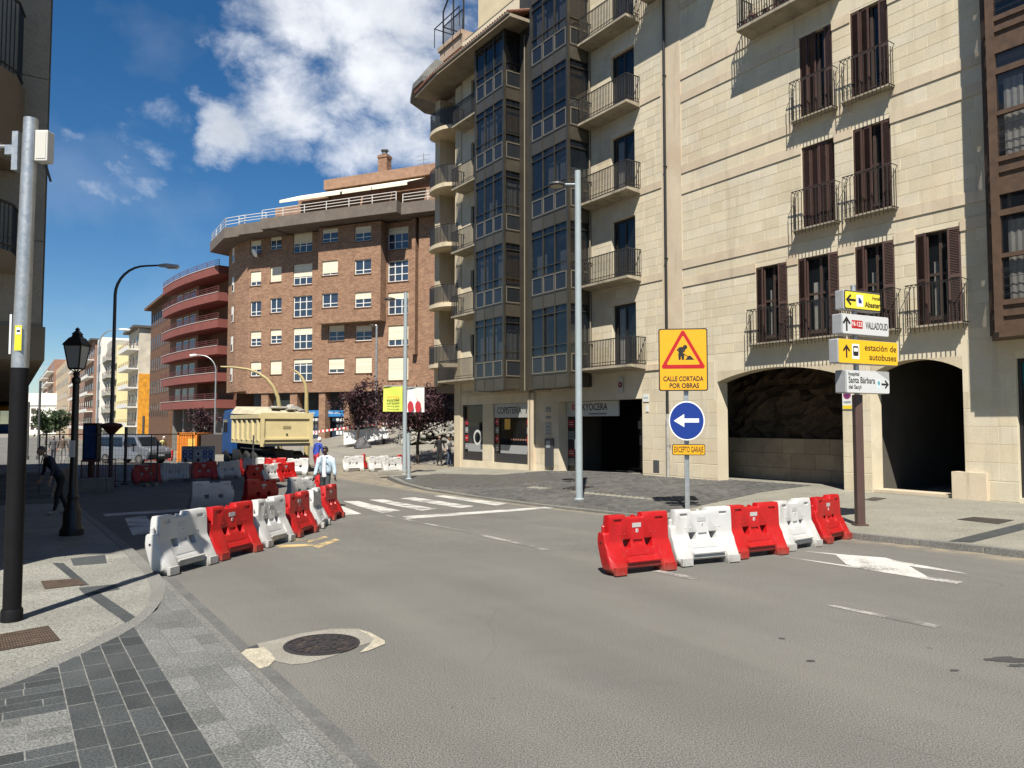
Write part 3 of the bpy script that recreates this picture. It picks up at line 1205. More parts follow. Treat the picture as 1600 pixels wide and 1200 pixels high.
# interior floor of the passages
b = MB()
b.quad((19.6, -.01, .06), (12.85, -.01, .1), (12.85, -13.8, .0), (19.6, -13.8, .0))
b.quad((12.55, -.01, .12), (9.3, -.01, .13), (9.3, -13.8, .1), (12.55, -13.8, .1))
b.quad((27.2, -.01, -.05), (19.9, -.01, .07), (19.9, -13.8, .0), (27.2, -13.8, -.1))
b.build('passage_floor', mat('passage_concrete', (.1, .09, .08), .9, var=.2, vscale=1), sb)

# stone courses: the 300 that show largest are parts of their own, the rest one joined part
rects = []


def courses(s0, s1, z0, z1, rh, lmin, lmax, seed, skip):
    rnd = random.Random(seed)
    n = max(1, round((z1 - z0) / rh))
    hh = (z1 - z0) / n
    for k in range(n):
        za, zb = z0 + k * hh, z0 + (k + 1) * hh
        cuts = sorted([(o[0], o[1]) for o in skip if o[2] < zb - .01 and o[3] > za + .01])
        spans, cur = [], s0
        for a, c in cuts:
            if c <= s0 or a >= s1:
                continue
            if a > cur:
                spans.append((cur, a))
            cur = max(cur, c)
        if cur < s1:
            spans.append((cur, s1))
        for a, c in spans:
            x = a
            first = True
            while x < c - 1e-3:
                ln = rnd.uniform(lmin, lmax) * (rnd.uniform(.4, .7) if first else 1)
                first = False
                e = x + ln
                if c - e < lmin * .45:
                    e = c
                e = min(e, c)
                rects.append((x, e, za, zb))
                x = e


GRIDZ = [(4.35, 6.85), (7.8, 10.2), (11.25, 13.55), (14.68, 16.95), (17.85, 20.2)]
LEDZ = [(6.85, 6.85 + .3), (7.5, 7.8), (10.2, 10.5), (10.95, 11.25), (13.55, 13.85), (14.38, 14.68), (16.95, 17.2), (17.6, 17.85)]
for k, (za, zb) in enumerate(GRIDZ):
    courses(2.0, 19.3, za, zb, .32, .5, .72, 10 + k, ops)
for k, (za, zb) in enumerate([(7.15, 7.5), (10.5, 10.95), (13.85, 14.38)]):
    courses(2.0, 19.3, za, zb, .5, .6, .9, 20 + k, ops)
FLED = [7.28, 10.71, 14.17, 17.61]
for k, (za, zb) in enumerate([(4.35, 7.28), (7.56, 10.71), (10.99, 14.17), (14.45, 17.61), (17.9, 20.5)]):
    courses(20.32, 24.4, za, zb, .32, .45, .7, 30 + k, ops)
gops = ops + [(13.1, 17.9, 3.2, 4.0), (9.7, 12.4, 3.2, 4.0)]
courses(2.0, 21.46, .62, 4.12, .45, .7, 1.1, 40, gops)
courses(2.0, 21.46, .14, .6, .45, .8, 1.3, 41, gops)
courses(26.7, 35.2, .2, 2.97, .5, .5, .8, 42, ops)
b1 = MB()
b1.frustum(-.5, .5, -.5, .5, 0, 1, 0)
ublock = None
scored = []
for q in rects:
    cx, cz = (q[0] + q[1]) / 2, (q[2] + q[3]) / 2
    w = FO + cx * SD
    dx, dy = w.x, w.y
    px = 800 + FPX * dx / dy
    py = HORIZON - FPX * (cz - CAM_H) / dy
    scored.append(((q[1] - q[0]) * (q[3] - q[2]) / (dx * dx + dy * dy) if (1000 < px < 1600 and -20 < py < 800) else 0, q))
scored.sort(key=lambda t: -t[0])
meshes = {}
for i, (_, q) in enumerate(scored[:300]):
    w_, h_ = round((q[1] - q[0]) / .06) * .06, q[3] - q[2]
    key = (round(w_, 2), round(h_, 2))
    if key not in meshes:
        bb = MB()
        bb.frustum(-.5 * key[0] + .006, .5 * key[0] - .006, -.5 * h_ + .005, .5 * h_ - .005, 0, .005, .003)
        meshes[key] = bb.mesh('stone_block', STONE)
    o = link('stone_block', meshes[key], sb, ((q[0] + q[1]) / 2, 0, (q[2] + q[3]) / 2), (0, 0, 0), ((q[1] - q[0]) / max(.06, key[0]), 1, 1))
b = MB()
for _, q in scored[300:]:
    b.frustum(q[0] + .006, q[1] - .006, q[2] + .005, q[3] - .005, 0, .005, .003)
tag(b.build('stone_blocks', STONE, sb), None, None, None, 'stuff')
# ledges
rnd = random.Random(4)
for za, zb in LEDZ:
    x = 2.0
    while x < 19.25:
        e = min(19.3, x + rnd.uniform(1.0, 1.5))
        if 19.3 - e < .5:
            e = 19.3
        segs = [(x, e)]
        for o in ops:
            if o[2] < zb and o[3] > za:
                ns = []
                for a, c in segs:
                    if o[1] <= a or o[0] >= c:
                        ns.append((a, c))
                    else:
                        if a < o[0] - .02:
                            ns.append((a, o[0]))
                        if c > o[1] + .02:
                            ns.append((o[1], c))
                segs = ns
        for a, c in segs:
            bb = MB()
            bb.box(a + .002, c - .002, -.01, .032, za, zb - .004)
            bb.build('ledge', LEDGE, sb)
        x = e
for za in FLED:
    bb = MB()
    bb.box(20.32, 24.4, -.01, .032, za, za + .28)
    bb.build('ledge', LEDGE, sb)
bb = MB()
bb.box(19.32, 20.3, 0, .02, 4.1, 22.4)
bb.build('pilaster', LEDGE, sb)
bb = MB()
bb.box(19.2, 27.3, 0, .045, 3.98, 4.2)
bb.box(27.3, 35.2, 0, .045, 3.4, 3.62)
bb.build('ledge', LEDGE, sb)
bb = MB()
bb.box(9.3, 9.84, -.05, .12, .05, .8)
bb.box(9.84, 10.12, -.5, .12, .05, .8)
bb.box(10.12, 12.3, -.6, -.02, .0, .2)
bb.build('plinth_step', LEDGE, sb)


# ---- windows
def shutter_mesh(w, h):
    b = MB()
    fr = .045
    b.box(0, fr, -.018, .018, 0, h)
    b.box(w - fr, w, -.018, .018, 0, h)
    for z0, z1 in ((0, .09), (h * .5 - .04, h * .5 + .04), (h - .07, h)):
        b.box(fr, w - fr, -.017, .017, z0, z1)
    z = .1
    while z < h - .1:
        b.add([(fr, .016, z), (w - fr, .016, z), (w - fr, -.012, z + .038), (fr, -.012, z + .038)], [(0, 1, 2, 3)])
        b.add([(fr, .016, z), (w - fr, .016, z), (w - fr, .016, z + .012), (fr, .016, z + .012)], [(0, 1, 2, 3)])
        z += .042
    return b.mesh('shutter', WOODB)


SHM = {}


def stone_window(a, c, z0, z1, mode, curtain=True):
    dep = -.2
    b = MB()
    fw = .06
    w = c - a
    sh = min(.30, w * .27)
    if mode == 'open':
        ia, ic = a + sh, c - sh
    else:
        ia, ic = a, c
    # frame
    b.box(a, a + fw, dep, dep + .06, z0, z1)
    b.box(c - fw, c, dep, dep + .06, z0, z1)
    b.box(a + fw, c - fw, dep, dep + .06, z1 - fw, z1)
    b.box(a + fw, c - fw, dep, dep + .06, z0, z0 + .3)
    mid = (a + c) / 2
    b.box(mid - .04, mid + .04, dep + .002, dep + .058, z0 + .3, z1 - fw)
    b.box(a + fw, c - fw, dep + .004, dep + .056, z0 + 1.35, z0 + 1.42)
    wn = b.build('window', FRAMEB, sb)
    for x0, x1 in ((a + fw, mid - .04), (mid + .04, c - fw)):
        bb = MB()
        bb.quad((x1, dep + .03, z0 + .3), (x0, dep + .03, z0 + .3), (x0, dep + .03, z1 - fw), (x1, dep + .03, z1 - fw))
        bb.build('pane', GLASS, wn)
    bb = MB()
    bb.quad((c, dep - .5, z0), (a, dep - .5, z0), (a, dep - .5, z1), (c, dep - .5, z1))
    bb.build('room_back', DARKROOM, wn)
    if curtain:
        bb = MB()
        for x0, x1 in ((ia + .02, mid - .05), (mid + .1, ic - .02)):
            n = 14
            pts = [(x0 + (x1 - x0) * k / n, dep - .10 + .02 * (k % 2)) for k in range(n + 1)]
            for (xa, ya), (xb, yb) in zip(pts, pts[1:]):
                bb.quad((xb, yb, z0 + .1), (xa, ya, z0 + .1), (xa, ya, z1 - .75), (xb, yb, z1 - .75))
        bb.build('curtain', CURT, wn)
    key = (round(sh, 2), round(z1 - z0, 2))
    if mode == 'open':
        if key not in SHM:
            SHM[key] = shutter_mesh(sh * 1.0, z1 - z0 - .02)
        o = link('shutter', SHM[key], wn, (a + .005, -.02, z0 + .01), (0, 0, R(14)))
        o2 = link('shutter', SHM[key], wn, (c - .005, -.02, z0 + .01), (0, 0, R(180 - 14)))
        o3 = link('shutter', SHM[key], wn, (a + .012, -.03, z0 + .01), (0, 0, R(-8)))
        o4 = link('shutter', SHM[key], wn, (c - .012, -.03, z0 + .01), (0, 0, R(188)))
    elif mode == 'shut':
        k2 = (round(w / 4, 2), key[1], 1)
        if k2 not in SHM:
            SHM[k2] = shutter_mesh(w / 4 - .006, z1 - z0 - .02)
        for i in range(4):
            link('shutter', SHM[k2], wn, (a + w / 4 * i + .003, -.07, z0 + .01), (0, 0, R(3 if i % 2 else -3)))
    elif mode == 'half':
        k2 = (round(w / 4, 2), key[1], 1)
        if k2 not in SHM:
            SHM[k2] = shutter_mesh(w / 4 - .006, z1 - z0 - .02)
        link('shutter', SHM[k2], wn, (a + .003, -.04, z0 + .01), (0, 0, R(4)))
        link('shutter', SHM[k2], wn, (c - .003, -.03, z0 + .01), (0, 0, R(176)))
        link('shutter', SHM[k2], wn, (c - w / 4 - .003, -.05, z0 + .01), (0, 0, R(172)))
    return wn


def grille(a, c, zb, zt, out=.3, parent=sb, name='balcony_grille', arcs=True):
    """iron balconet: bars with arched tops and tails below the floor bar"""
    b = MB()
    nb = max(4, round((c - a) / .125))
    zf = zb + .18
    xs = [a + (c - a) * k / nb for k in range(nb + 1)]
    r = .0115
    for x in xs:
        b.tube([(x, out, zb), (x, out, zt - (.02 if not arcs else .12))], r, 4)
    for s_ in (a, c):
        for k in range(1, 3):
            y = out * k / 3
            b.tube([(s_, y, zf - .1), (s_, y, zt - .12)], r, 4)
        b.tube([(s_, 0, zt - .01), (s_, out, zt)], .012, 4)
        b.tube([(s_, 0, zf), (s_, out, zf)], .014, 4)
    b.tube([(a, out, zt), (c, out, zt)], .013, 4)
    if arcs:
        for i in range(nb - 1):
            x0, x1 = xs[i], xs[i + 2]
            pts = [((x0 + x1) / 2 - (x1 - x0) / 2 * math.cos(math.pi * k / 8), out, zt - .12 + .115 * math.sin(math.pi * k / 8)) for k in range(9)]
            b.tube(pts, .0095, 4, cap=False)
        for i in range(nb):
            cx = (xs[i] + xs[i + 1]) / 2
            rr = (xs[i + 1] - xs[i]) / 2 - .006
            b.tube([(cx + rr * math.cos(2 * math.pi * k / 8), out, zf + .17 + rr * math.sin(2 * math.pi * k / 8)) for k in range(9)], .005, 4, cap=False)
    o = b.build(name, GREYIRON, parent)
    bb = MB()
    bb.box(a, c, -.02, out, zf - .045, zf)
    bb.build('ledge_floor', SLABC, o)
    return o


for k, (a, c) in enumerate(WIN1):
    stone_window(a, c, 4.5, 7.0, 'open')
    grille(a - .15, c + .15, 4.36, 5.62)
for k, (a, c) in enumerate(WIN2):
    stone_window(a, c, 7.85, 10.38, 'shut' if k == 0 else 'half', False)
    grille(a - .17, c + .17, 7.66, 9.0)
    stone_window(a, c, 11.2, 13.8, 'half', False)
    grille(a - .17, c + .17, 11.02, 12.38)
stone_window(13.3, 15.3, 14.75, 17.2, 'half', False)


def balcony(a, c, zf, out=.8, bars='plain', parent=sb, slab_m=None, rail_h=1.02):
    """concrete slab with an iron balustrade"""
    b = MB()
    n = [(a, 0), (a, out), (c, out), (c, 0)]
    b.add([(a, 0, zf - .18), (c, 0, zf - .18), (c, out, zf - .1), (a, out, zf - .1), (a, 0, zf - .012), (c, 0, zf - .012), (c, out, zf - .012), (a, out, zf - .012)],
          [(0, 3, 2, 1), (4, 5, 6, 7), (0, 1, 5, 4), (1, 2, 6, 5), (2, 3, 7, 6), (3, 0, 4, 7)])
    bal = b.build('balcony', slab_m or SLABC, parent)
    r = MB()
    zt = zf + rail_h
    pts = [(a + .03, 0, 0), (a + .03, out - .03, 0), (c - .03, out - .03, 0), (c - .03, 0, 0)]
    for (x0, y0, _), (x1, y1, _) in zip(pts, pts[1:]):
        ln = math.hypot(x1 - x0, y1 - y0)
        nb = max(2, round(ln / .095))
        for k in range(nb + 1):
            t = k / nb
            x, y = x0 + (x1 - x0) * t, y0 + (y1 - y0) * t
            r.tube([(x, y, zf - .06), (x, y, zt)], .016, 4, cap=False)
            if bars == 'plain' and k % 2 == 0:
                r.lathe([(.01, 0), (.024, .03), (.01, .06)], (x, y, zf + .48), 4)
        for zz, rr in ((zt, .024), (zf + .14, .016), (zf + .02, .022)):
            r.tube([(x0, y0, zz), (x1, y1, zz)], rr, 4)
    r.build('balustrade', IRON if bars != 'grey' else GREYIRON, bal)
    return bal


for z in FZ:
    if z == FZ[0]:
        bb = balcony(21.2, 24.4, z, .8, 'grey')
    else:
        balcony(21.42, 24.38, z, .72, 'grey')
    # door behind
    b = MB()
    a, c = 21.76, 23.15
    b.box(a, a + .07, -.2, -.14, z, z + 2.45)
    b.box(c - .07, c, -.2, -.14, z, z + 2.45)
    b.box((a + c) / 2 - .05, (a + c) / 2 + .05, -.2, -.14, z, z + 2.45)
    b.box(a, c, -.201, -.139, z + 2.35, z + 2.45)
    b.box(a, c, -.201, -.139, z, z + .1)
    dr = b.build('balcony_door', BLACKP, sb)
    for x0, x1 in ((a + .07, (a + c) / 2 - .05), ((a + c) / 2 + .05, c - .07)):
        bb = MB()
        bb.quad((x1, -.17, z + .1), (x0, -.17, z + .1), (x0, -.17, z + 2.35), (x1, -.17, z + 2.35))
        bb.build('pane', GLASS, dr)
    bb = MB()
    bb.quad((c, -.5, z), (a, -.5, z), (a, -.5, z + 2.45), (c, -.5, z + 2.45))
    bb.build('room_back', DARKROOM, dr)
    if z in (FZ[0], FZ[2]):
        bb = MB()
        for k in range(10):
            x = a + .75 + k * .05
            bb.quad((x + .05, -.3 + .02 * ((k + 1) % 2), z), (x, -.3 + .02 * (k % 2), z), (x, -.3 + .02 * (k % 2), z + 2.3), (x + .05, -.3 + .02 * ((k + 1) % 2), z + 2.3))
        bb.build('curtain', CURT, dr)
    # left-hand balconies beyond the bays
    if z == FZ[0]:
        balcony(31.95, 36.3, z + .05, .85, 'grey')
    else:
        balcony(31.95, 34.95, z, .8, 'grey')
    b = MB()
    a, c = 33.1, 34.3
    b.box(a, a + .07, -.2, -.14, z, z + 2.4)
    b.box(c - .07, c, -.2, -.14, z, z + 2.4)
    b.box(a + .07, c - .07, -.2, -.14, z + 2.3, z + 2.4)
    dr = b.build('balcony_door', BLACKP, sb)
    bb = MB()
    bb.quad((c, -.17, z), (a, -.17, z), (a, -.17, z + 2.4), (c, -.17, z + 2.4))
    bb.build('pane', GLASSD, dr)
# wide balcony at the top with flower pots
tb = balcony(12.9, 16.12, 14.66, .78, 'grey')
POT = mat('flower_pot', (.2, .07, .05), .8, var=.3, vscale=20)
LEAFP = mat('pot_plant_leaf', (.05, .09, .025), .7, islands=.4)
for k in range(6):
    b = MB()
    x = 15.9 - k * .42
    b.lathe([(.07, 0), (.1, .16), (.11, .18)], (x, .66, 14.66), 8)
    b.build('flower_pot', POT, tb)
    b = MB()
    rnd = random.Random(k)
    for j in range(40):
        v = Vector((x + rnd.gauss(0, .08), .66 + rnd.gauss(0, .06), 14.9 + rnd.gauss(0, .09)))
        q = Quaternion((rnd.random(), rnd.random(), rnd.random()), rnd.uniform(0, 6))
        b.add([v + q @ Vector(t) for t in ((-.03, 0, 0), (0, -.015, 0), (.03, 0, 0), (0, .015, 0))], [(0, 1, 2, 3)])
    b.build('pot_plant', [LEAFP, mat('red_petals', (.4, .03, .05), .7)][k % 3 == 1], tb)


# ---- bronze glass bays
def bay(a, c, out, z0, floors, top):
    """projecting bay: front of three columns, one column on each side"""
    b = MB()
    # corner posts and carcass
    for x in (a, c):
        sgn = 1 if x == a else -1
        b.box(min(x, x + sgn * .12), max(x, x + sgn * .12), out - .12, out, z0, top)
        b.box(min(x, x + sgn * .06), max(x, x + sgn * .06), 0, .09, z0, top)
    b.box(a + .02, c - .02, .0, out - .02, z0 + .002, z0 + .08)
    b.box(a + .02, c - .02, .0, out - .02, top - .08, top - .002)
    by = b.build('bay_window', ANOD, sb)
    inner = MB()
    inner.quad((c - .15, .3, z0), (a + .15, .3, z0), (a + .15, .3, top), (c - .15, .3, top))
    inner.build('bay_back', mat('bay_room', (.16, .12, .085), .9, var=.5, vscale=.8), by)
    fr = MB()
    cols = 3
    cw = (c - a - .24) / cols
    spec = [('plain', 0, .58), ('framed', .58, 1.38), ('low', 1.38, 1.75), ('main', 1.75, 3.08), ('tran', 3.08, 3.38)]

    def cell(kind, p0, p1, zlo, zhi, yaxis):
        """p0,p1 along the face; yaxis: face is the side wall at x = yaxis else the front"""
        def pt(u, d, z):
            if yaxis is None:
                return (u, out - d, z)
            x, sg = yaxis
            return (x + sg * d, u, z)
        bb = MB()

        def slab(u0, u1, d0, d1, za, zb_):
            vs = [pt(u, d, z) for z in (za, zb_) for d in (d0, d1) for u in (u0, u1)]
            bb.add(vs, [(0, 2, 3, 1), (4, 5, 7, 6), (0, 1, 5, 4), (2, 6, 7, 3), (0, 4, 6, 2), (1, 3, 7, 5)])
        if kind == 'plain':
            slab(p0 + .012, p1 - .012, .03, .06, zlo + .012, zhi - .012)
            bb.build('spandrel_panel', ANODP, by)
        elif kind == 'framed':
            slab(p0 + .06, p1 - .06, .03, .05, zlo + .07, zhi - .07)
            bb.build('dark_panel', SPGL, by)
            bb = MB()
            for (u0, u1, za, zb_) in ((p0 + .03, p0 + .065, zlo + .03, zhi - .03), (p1 - .065, p1 - .03, zlo + .03, zhi - .03), (p0 + .065, p1 - .065, zlo + .03, zlo + .075), (p0 + .065, p1 - .065, zhi - .075, zhi - .03)):
                vs = [pt(u, d, z) for z in (za, zb_) for d in (.005, .06) for u in (u0, u1)]
                bb.add(vs, [(0, 2, 3, 1), (4, 5, 7, 6), (0, 1, 5, 4), (2, 6, 7, 3), (0, 4, 6, 2), (1, 3, 7, 5)])
            bb.build('panel_frame', mat('bronze_trim', (.26, .23, .18), .4, metal=.5), by)
        else:
            slab(p0 + .02, p1 - .02, .06, .07, zlo + .015, zhi - .015)
            bb.build('pane', BAYGL, by)
    zf = z0
    for f in range(floors):
        for kind, za, zb_ in spec:
            lo, hi = zf + za, zf + zb_
            if lo >= top - .1:
                continue
            hi = min(hi, top - .08)
            for k in range(cols):
                cell(kind, a + .12 + cw * k, a + .12 + cw * (k + 1), lo, hi, None)
            cell(kind, .09, out - .12, lo, hi, (a, 1))
            cell(kind, .09, out - .12, lo, hi, (c, -1))
            # rails
            fr.box(a + .12, c - .12, out - .075, out - .012, lo - .018, lo + .018)
            fr.box(a + .012, a + .075, .09, out - .12, lo - .018, lo + .018)
            fr.box(c - .075, c - .012, .09, out - .12, lo - .018, lo + .018)
        zf += 3.38
    for k in range(1, cols):
        x = a + .12 + cw * k
        fr.box(x - .022, x + .022, out - .08, out - .006, z0, top)
    fr.build('mullion_grid', ANOD, by)
    # curtains and shades on some floors
    rnd = random.Random(int(a * 7))
    cb_ = MB()
    for f in range(floors):
        zb0 = z0 + 3.38 * f + 1.42
        for k in range(cols):
            if rnd.random() < .55:
                x0 = a + .14 + cw * k
                ztop = zb0 + rnd.uniform(.7, 1.9)
                n = 8
                for j in range(n):
                    if ztop > top:
                        continue
                    xa, xb = x0 + (cw - .1) * j / n, x0 + (cw - .1) * (j + 1) / n
                    cb_.quad((xb, out - .25 + .03 * ((j + 1) % 2), zb0), (xa, out - .25 + .03 * (j % 2), zb0), (xa, out - .25 + .03 * (j % 2), ztop + rnd.uniform(-.05, .05)), (xb, out - .25 + .03 * ((j + 1) % 2), ztop))
        if rnd.random() < .8 and zb0 + 1.9 < top:
            ztop = zb0 + rnd.uniform(.9, 1.9)
            for j in range(8):
                ya, yb = .12 + (out - .26) * j / 8, .12 + (out - .26) * (j + 1) / 8
                cb_.quad((a + .25 + .03 * (j % 2), ya, zb0), (a + .25 + .03 * ((j + 1) % 2), yb, zb0), (a + .25 + .03 * ((j + 1) % 2), yb, ztop), (a + .25 + .03 * (j % 2), ya, ztop))
    cb_.build('curtain', CURT, by)
    am = MB()
    for f in (1, 3, 4):
        zb0 = z0 + 3.38 * f + 1.42
        if zb0 + 1.7 < top:
            am.quad((a + .2, .12, zb0 + (.5 if f == 3 else .1)), (a + .2, out - .3, zb0 + (.5 if f == 3 else .1)), (a + .2, out - .3, zb0 + 1.6), (a + .2, .12, zb0 + 1.6))
    am.build('amber_shade', mat('amber_shade', (.34, .2, .05), .8, var=.2, vscale=6), by)
    return by


bay(24.42, 27.15, 1.2, 3.5, 6, 23.6)
bay(29.25, 31.9, 1.2, 3.55, 5, 20.35)
bb = MB()
bb.box(27.15, 29.25, .0, .32, 3.5, 22.4)
bb.build('bay_infill', ANODP, sb)
# rain pipes
b = MB()
b.tube([(20.05, .09, .05), (20.05, .09, 22.4)], .05, 10)
for z in (1.2, 4.6, 8, 11.4, 14.8):
    b.box(20.0, 20.1, .0, .14, z, z + .03)
b.build('drain_pipe', mat('dark_pipe', (.035, .035, .033), .5, metal=.4), sb, smooth=False)
b = MB()
b.tube([(20.05, .09, .02), (20.05, .09, 2.35)], .062, 10)
b.build('pipe_guard', mat('grey_pipe', (.32, .31, .28), .6, var=.2, vscale=5), sb)
b = MB()
b.tube([(28.72, .1, -.2), (28.72, .1, 3.6)], .05, 8)
b.tube([(28.72, .4, 3.5), (28.72, .4, 20)], .03, 8)
b.tube([(24.38, .1, 4.2), (24.38, .1, 20)], .03, 6)
b.build('drain_pipe', mat('beige_pipe', (.2, .175, .13), .6), sb)
bb = MB()
bb.box(28.45, 28.9, 0, .12, -.3, 3.4)
bb.build('stone_post', LEDGE, sb)

# ---- ground floor: rock wall in the first arch, dark passage in the second
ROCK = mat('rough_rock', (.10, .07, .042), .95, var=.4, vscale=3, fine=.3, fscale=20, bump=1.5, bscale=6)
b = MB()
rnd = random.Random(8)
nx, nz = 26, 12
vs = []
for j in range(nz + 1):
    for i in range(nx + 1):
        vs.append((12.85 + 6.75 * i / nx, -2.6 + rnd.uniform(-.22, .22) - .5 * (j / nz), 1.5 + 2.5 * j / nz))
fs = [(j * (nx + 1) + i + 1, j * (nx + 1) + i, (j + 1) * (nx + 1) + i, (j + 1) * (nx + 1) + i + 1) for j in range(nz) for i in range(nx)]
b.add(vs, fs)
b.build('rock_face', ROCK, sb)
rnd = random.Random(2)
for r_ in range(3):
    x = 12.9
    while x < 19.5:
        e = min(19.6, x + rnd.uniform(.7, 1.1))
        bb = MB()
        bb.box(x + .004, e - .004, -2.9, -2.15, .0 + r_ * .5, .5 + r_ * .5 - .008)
        bb.build('low_wall_stone', mat('low_wall_stone', (.36, .29, .2), .9, objvar=.12, var=.15, vscale=2, stain=(.2, .15, .1), stain_scale=1.2, stain_amt=.5), sb)  # stone colour darkened to imitate the shade under the arch
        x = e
# plates and small signs on the piers
PLW = mat('enamel_white', (.7, .7, .68), .4)
TXT = mat('lettering_black', (.02, .02, .02), .6)
TXR = mat('lettering_red', (.45, .02, .03), .5)


def plate(name, s, z, w, h, m, y=.016, th=.012, parent=sb):
    bb = MB()
    bb.box(s - w / 2, s + w / 2, y, y + th, z - h / 2, z + h / 2)
    return bb.build(name, m, parent)


def wtext(s_, s, z, size, m, parent, y, sx=1.0, bold=0.0):
    return text('lettering', s_, size, m, parent, Matrix.Translation((s, y, z)) @ WALLXY, sx=sx, bold=bold)


def disc(name, s, z, r0, r1, m, parent, y, th=.003, n=24):
    bb = MB()
    for k in range(n):
        a0, a1 = 2 * math.pi * k / n, 2 * math.pi * (k + 1) / n
        bb.quad((s + r1 * math.cos(a1), y, z + r1 * math.sin(a1)), (s + r1 * math.cos(a0), y, z + r1 * math.sin(a0)), (s + r0 * math.cos(a0), y, z + r0 * math.sin(a0)), (s + r0 * math.cos(a1), y, z + r0 * math.sin(a1)))
    return bb.build(name, m, parent)


np_ = plate('no_parking_plate', 13.0, 2.72, .3, .62, PLW)
disc('ring', 13.0, 2.82, .075, .12, mat('purple_faded', (.25, .04, .12), .5), np_, .031)
disc('ring', 13.0, 2.82, .0, .075, mat('purple_dark', (.12, .03, .12), .5), np_, .0305)
plate('yellow_label', 13.0, 2.47, .28, .1, mat('label_yellow', (.75, .55, .03), .5), .029, .003, np_)
wtext('VADO', 13.0, 2.61, .08, TXT, np_, .032)
gp = plate('bus_plate', fac(1010, 622)[0], fac(1010, 622)[1], .3, .28, PLW)
text('lettering', '<=>', .16, mat('plate_green', (.05, .3, .28), .5), gp, Matrix.Translation((fac(1010, 622)[0], .03, fac(1010, 622)[1])) @ WALLXY)
plate('small_plate', fac(1012, 638)[0], fac(1012, 638)[1], .14, .25, PLW)
np2 = plate('no_parking_plate', fac(971, 602)[0], fac(971, 602)[1], .26, .6, mat('enamel_grey', (.5, .48, .44), .5), .05)
disc('ring', fac(971, 602)[0], fac(971, 602)[1] + .02, .03, .12, mat('plate_dark_red', (.2, .02, .03), .5), np2, .065)
plate('meter_box', fac(1026, 735)[0], .45, .3, .42, mat('grey_box', (.07, .07, .075), .5))
# garage opening: sign, door panels, posters
GX0, GX1 = 21.46, 26.7
bb = MB()
bb.quad((GX1, -2.4, -.4), (GX0, -2.4, -.4), (GX0, -2.4, 3.9), (GX1, -2.4, 3.9))
bb.build('shop_glass', mat('shop_glass_black', (.008, .008, .009), .08, spec=.5), sb)
sg = plate('shop_sign', 24.95, 2.62, 3.4, .62, mat('sign_grey', (.5, .52, .5), .5), -.45, .06)
wtext('KYOCERA', 24.75, 2.68, .40, TXT, sg, -.385, sx=.9, bold=.004)
wtext('Document Essential', 24.55, 2.42, .14, TXT, sg, -.385)
for k in range(3):
    for j in range(2):
        bb = MB()
        bb.add([(26.25 - j * .17, -.384, 2.62 + k * .09 - .05), (26.13 - j * .17, -.384, 2.66 + k * .09 - .05), (26.13 - j * .17, -.384, 2.74 + k * .09 - .05), (26.25 - j * .17, -.384, 2.70 + k * .09 - .05)], [(0, 1, 2, 3)])
        bb.build('emblem', TXR, sg)
wtext('ICO', 21.9, 2.62, .35, mat('faint_letter', (.05, .05, .055), .6), sb, -2.38)
for s_, z_, w_, h_, c_ in [(26.45, 2.0, .42, .32, (.3, .02, .03)), (26.45, 1.5, .42, .36, (.2, .21, .21)), (26.45, .75, .42, .32, (.28, .02, .03)), (26.45, .35, .42, .3, (.2, .21, .22)), (24.0, 1.95, .5, .32, (.3, .31, .32)), (24.0, 1.3, .3, .4, (.32, .32, .32)), (23.6, .45, .5, .6, (.18, .17, .14)), (22.6, 1.6, .35, .6, (.16, .12, .04))]:
    pl = plate('poster', s_, z_, w_, h_, mat('poster_%.2f_%.2f_%.2f' % c_, c_, .5), -.5 if s_ > 26 else -2.36)
    for t in range(2):
        plate('print_line', s_, z_ + h_ * (.18 - .3 * t), w_ * .7, .02, PLW if c_[0] > c_[1] + .1 else TXT, (-.5 if s_ > 26 else -2.36) + .012, .002, pl)
bb = MB()
bb.box(26.2, 26.7, -.56, -.5, -.3, 2.95)
bb.build('door_frame', BLACKP, sb)
# plates on the pier between shop and garage
for z_, w_, h_, c_ in ((2.62, .34, .22, (.3, .28, .24)), (2.28, .34, .12, (.3, .28, .24)), (1.75, .42, .6, (.34, .33, .3))):
    pl = plate('name_plate', 27.45, z_, w_, h_, mat('plate_%.2f' % c_[2], c_, .5))
    for t in range(3 if h_ > .3 else 1):
        plate('print_line', 27.45, z_ + h_ * (.2 - .25 * t), w_ * .6, .025, TXT, .028, .002, pl)
pl = plate('menu_case', 27.35, .72, .62, 1.25, mat('case_dark', (.05, .055, .06), .3), .016, .05)
plate('case_print', 27.4, 1.1, .3, .3, mat('case_print', (.3, .32, .34), .5), .067, .002, pl)
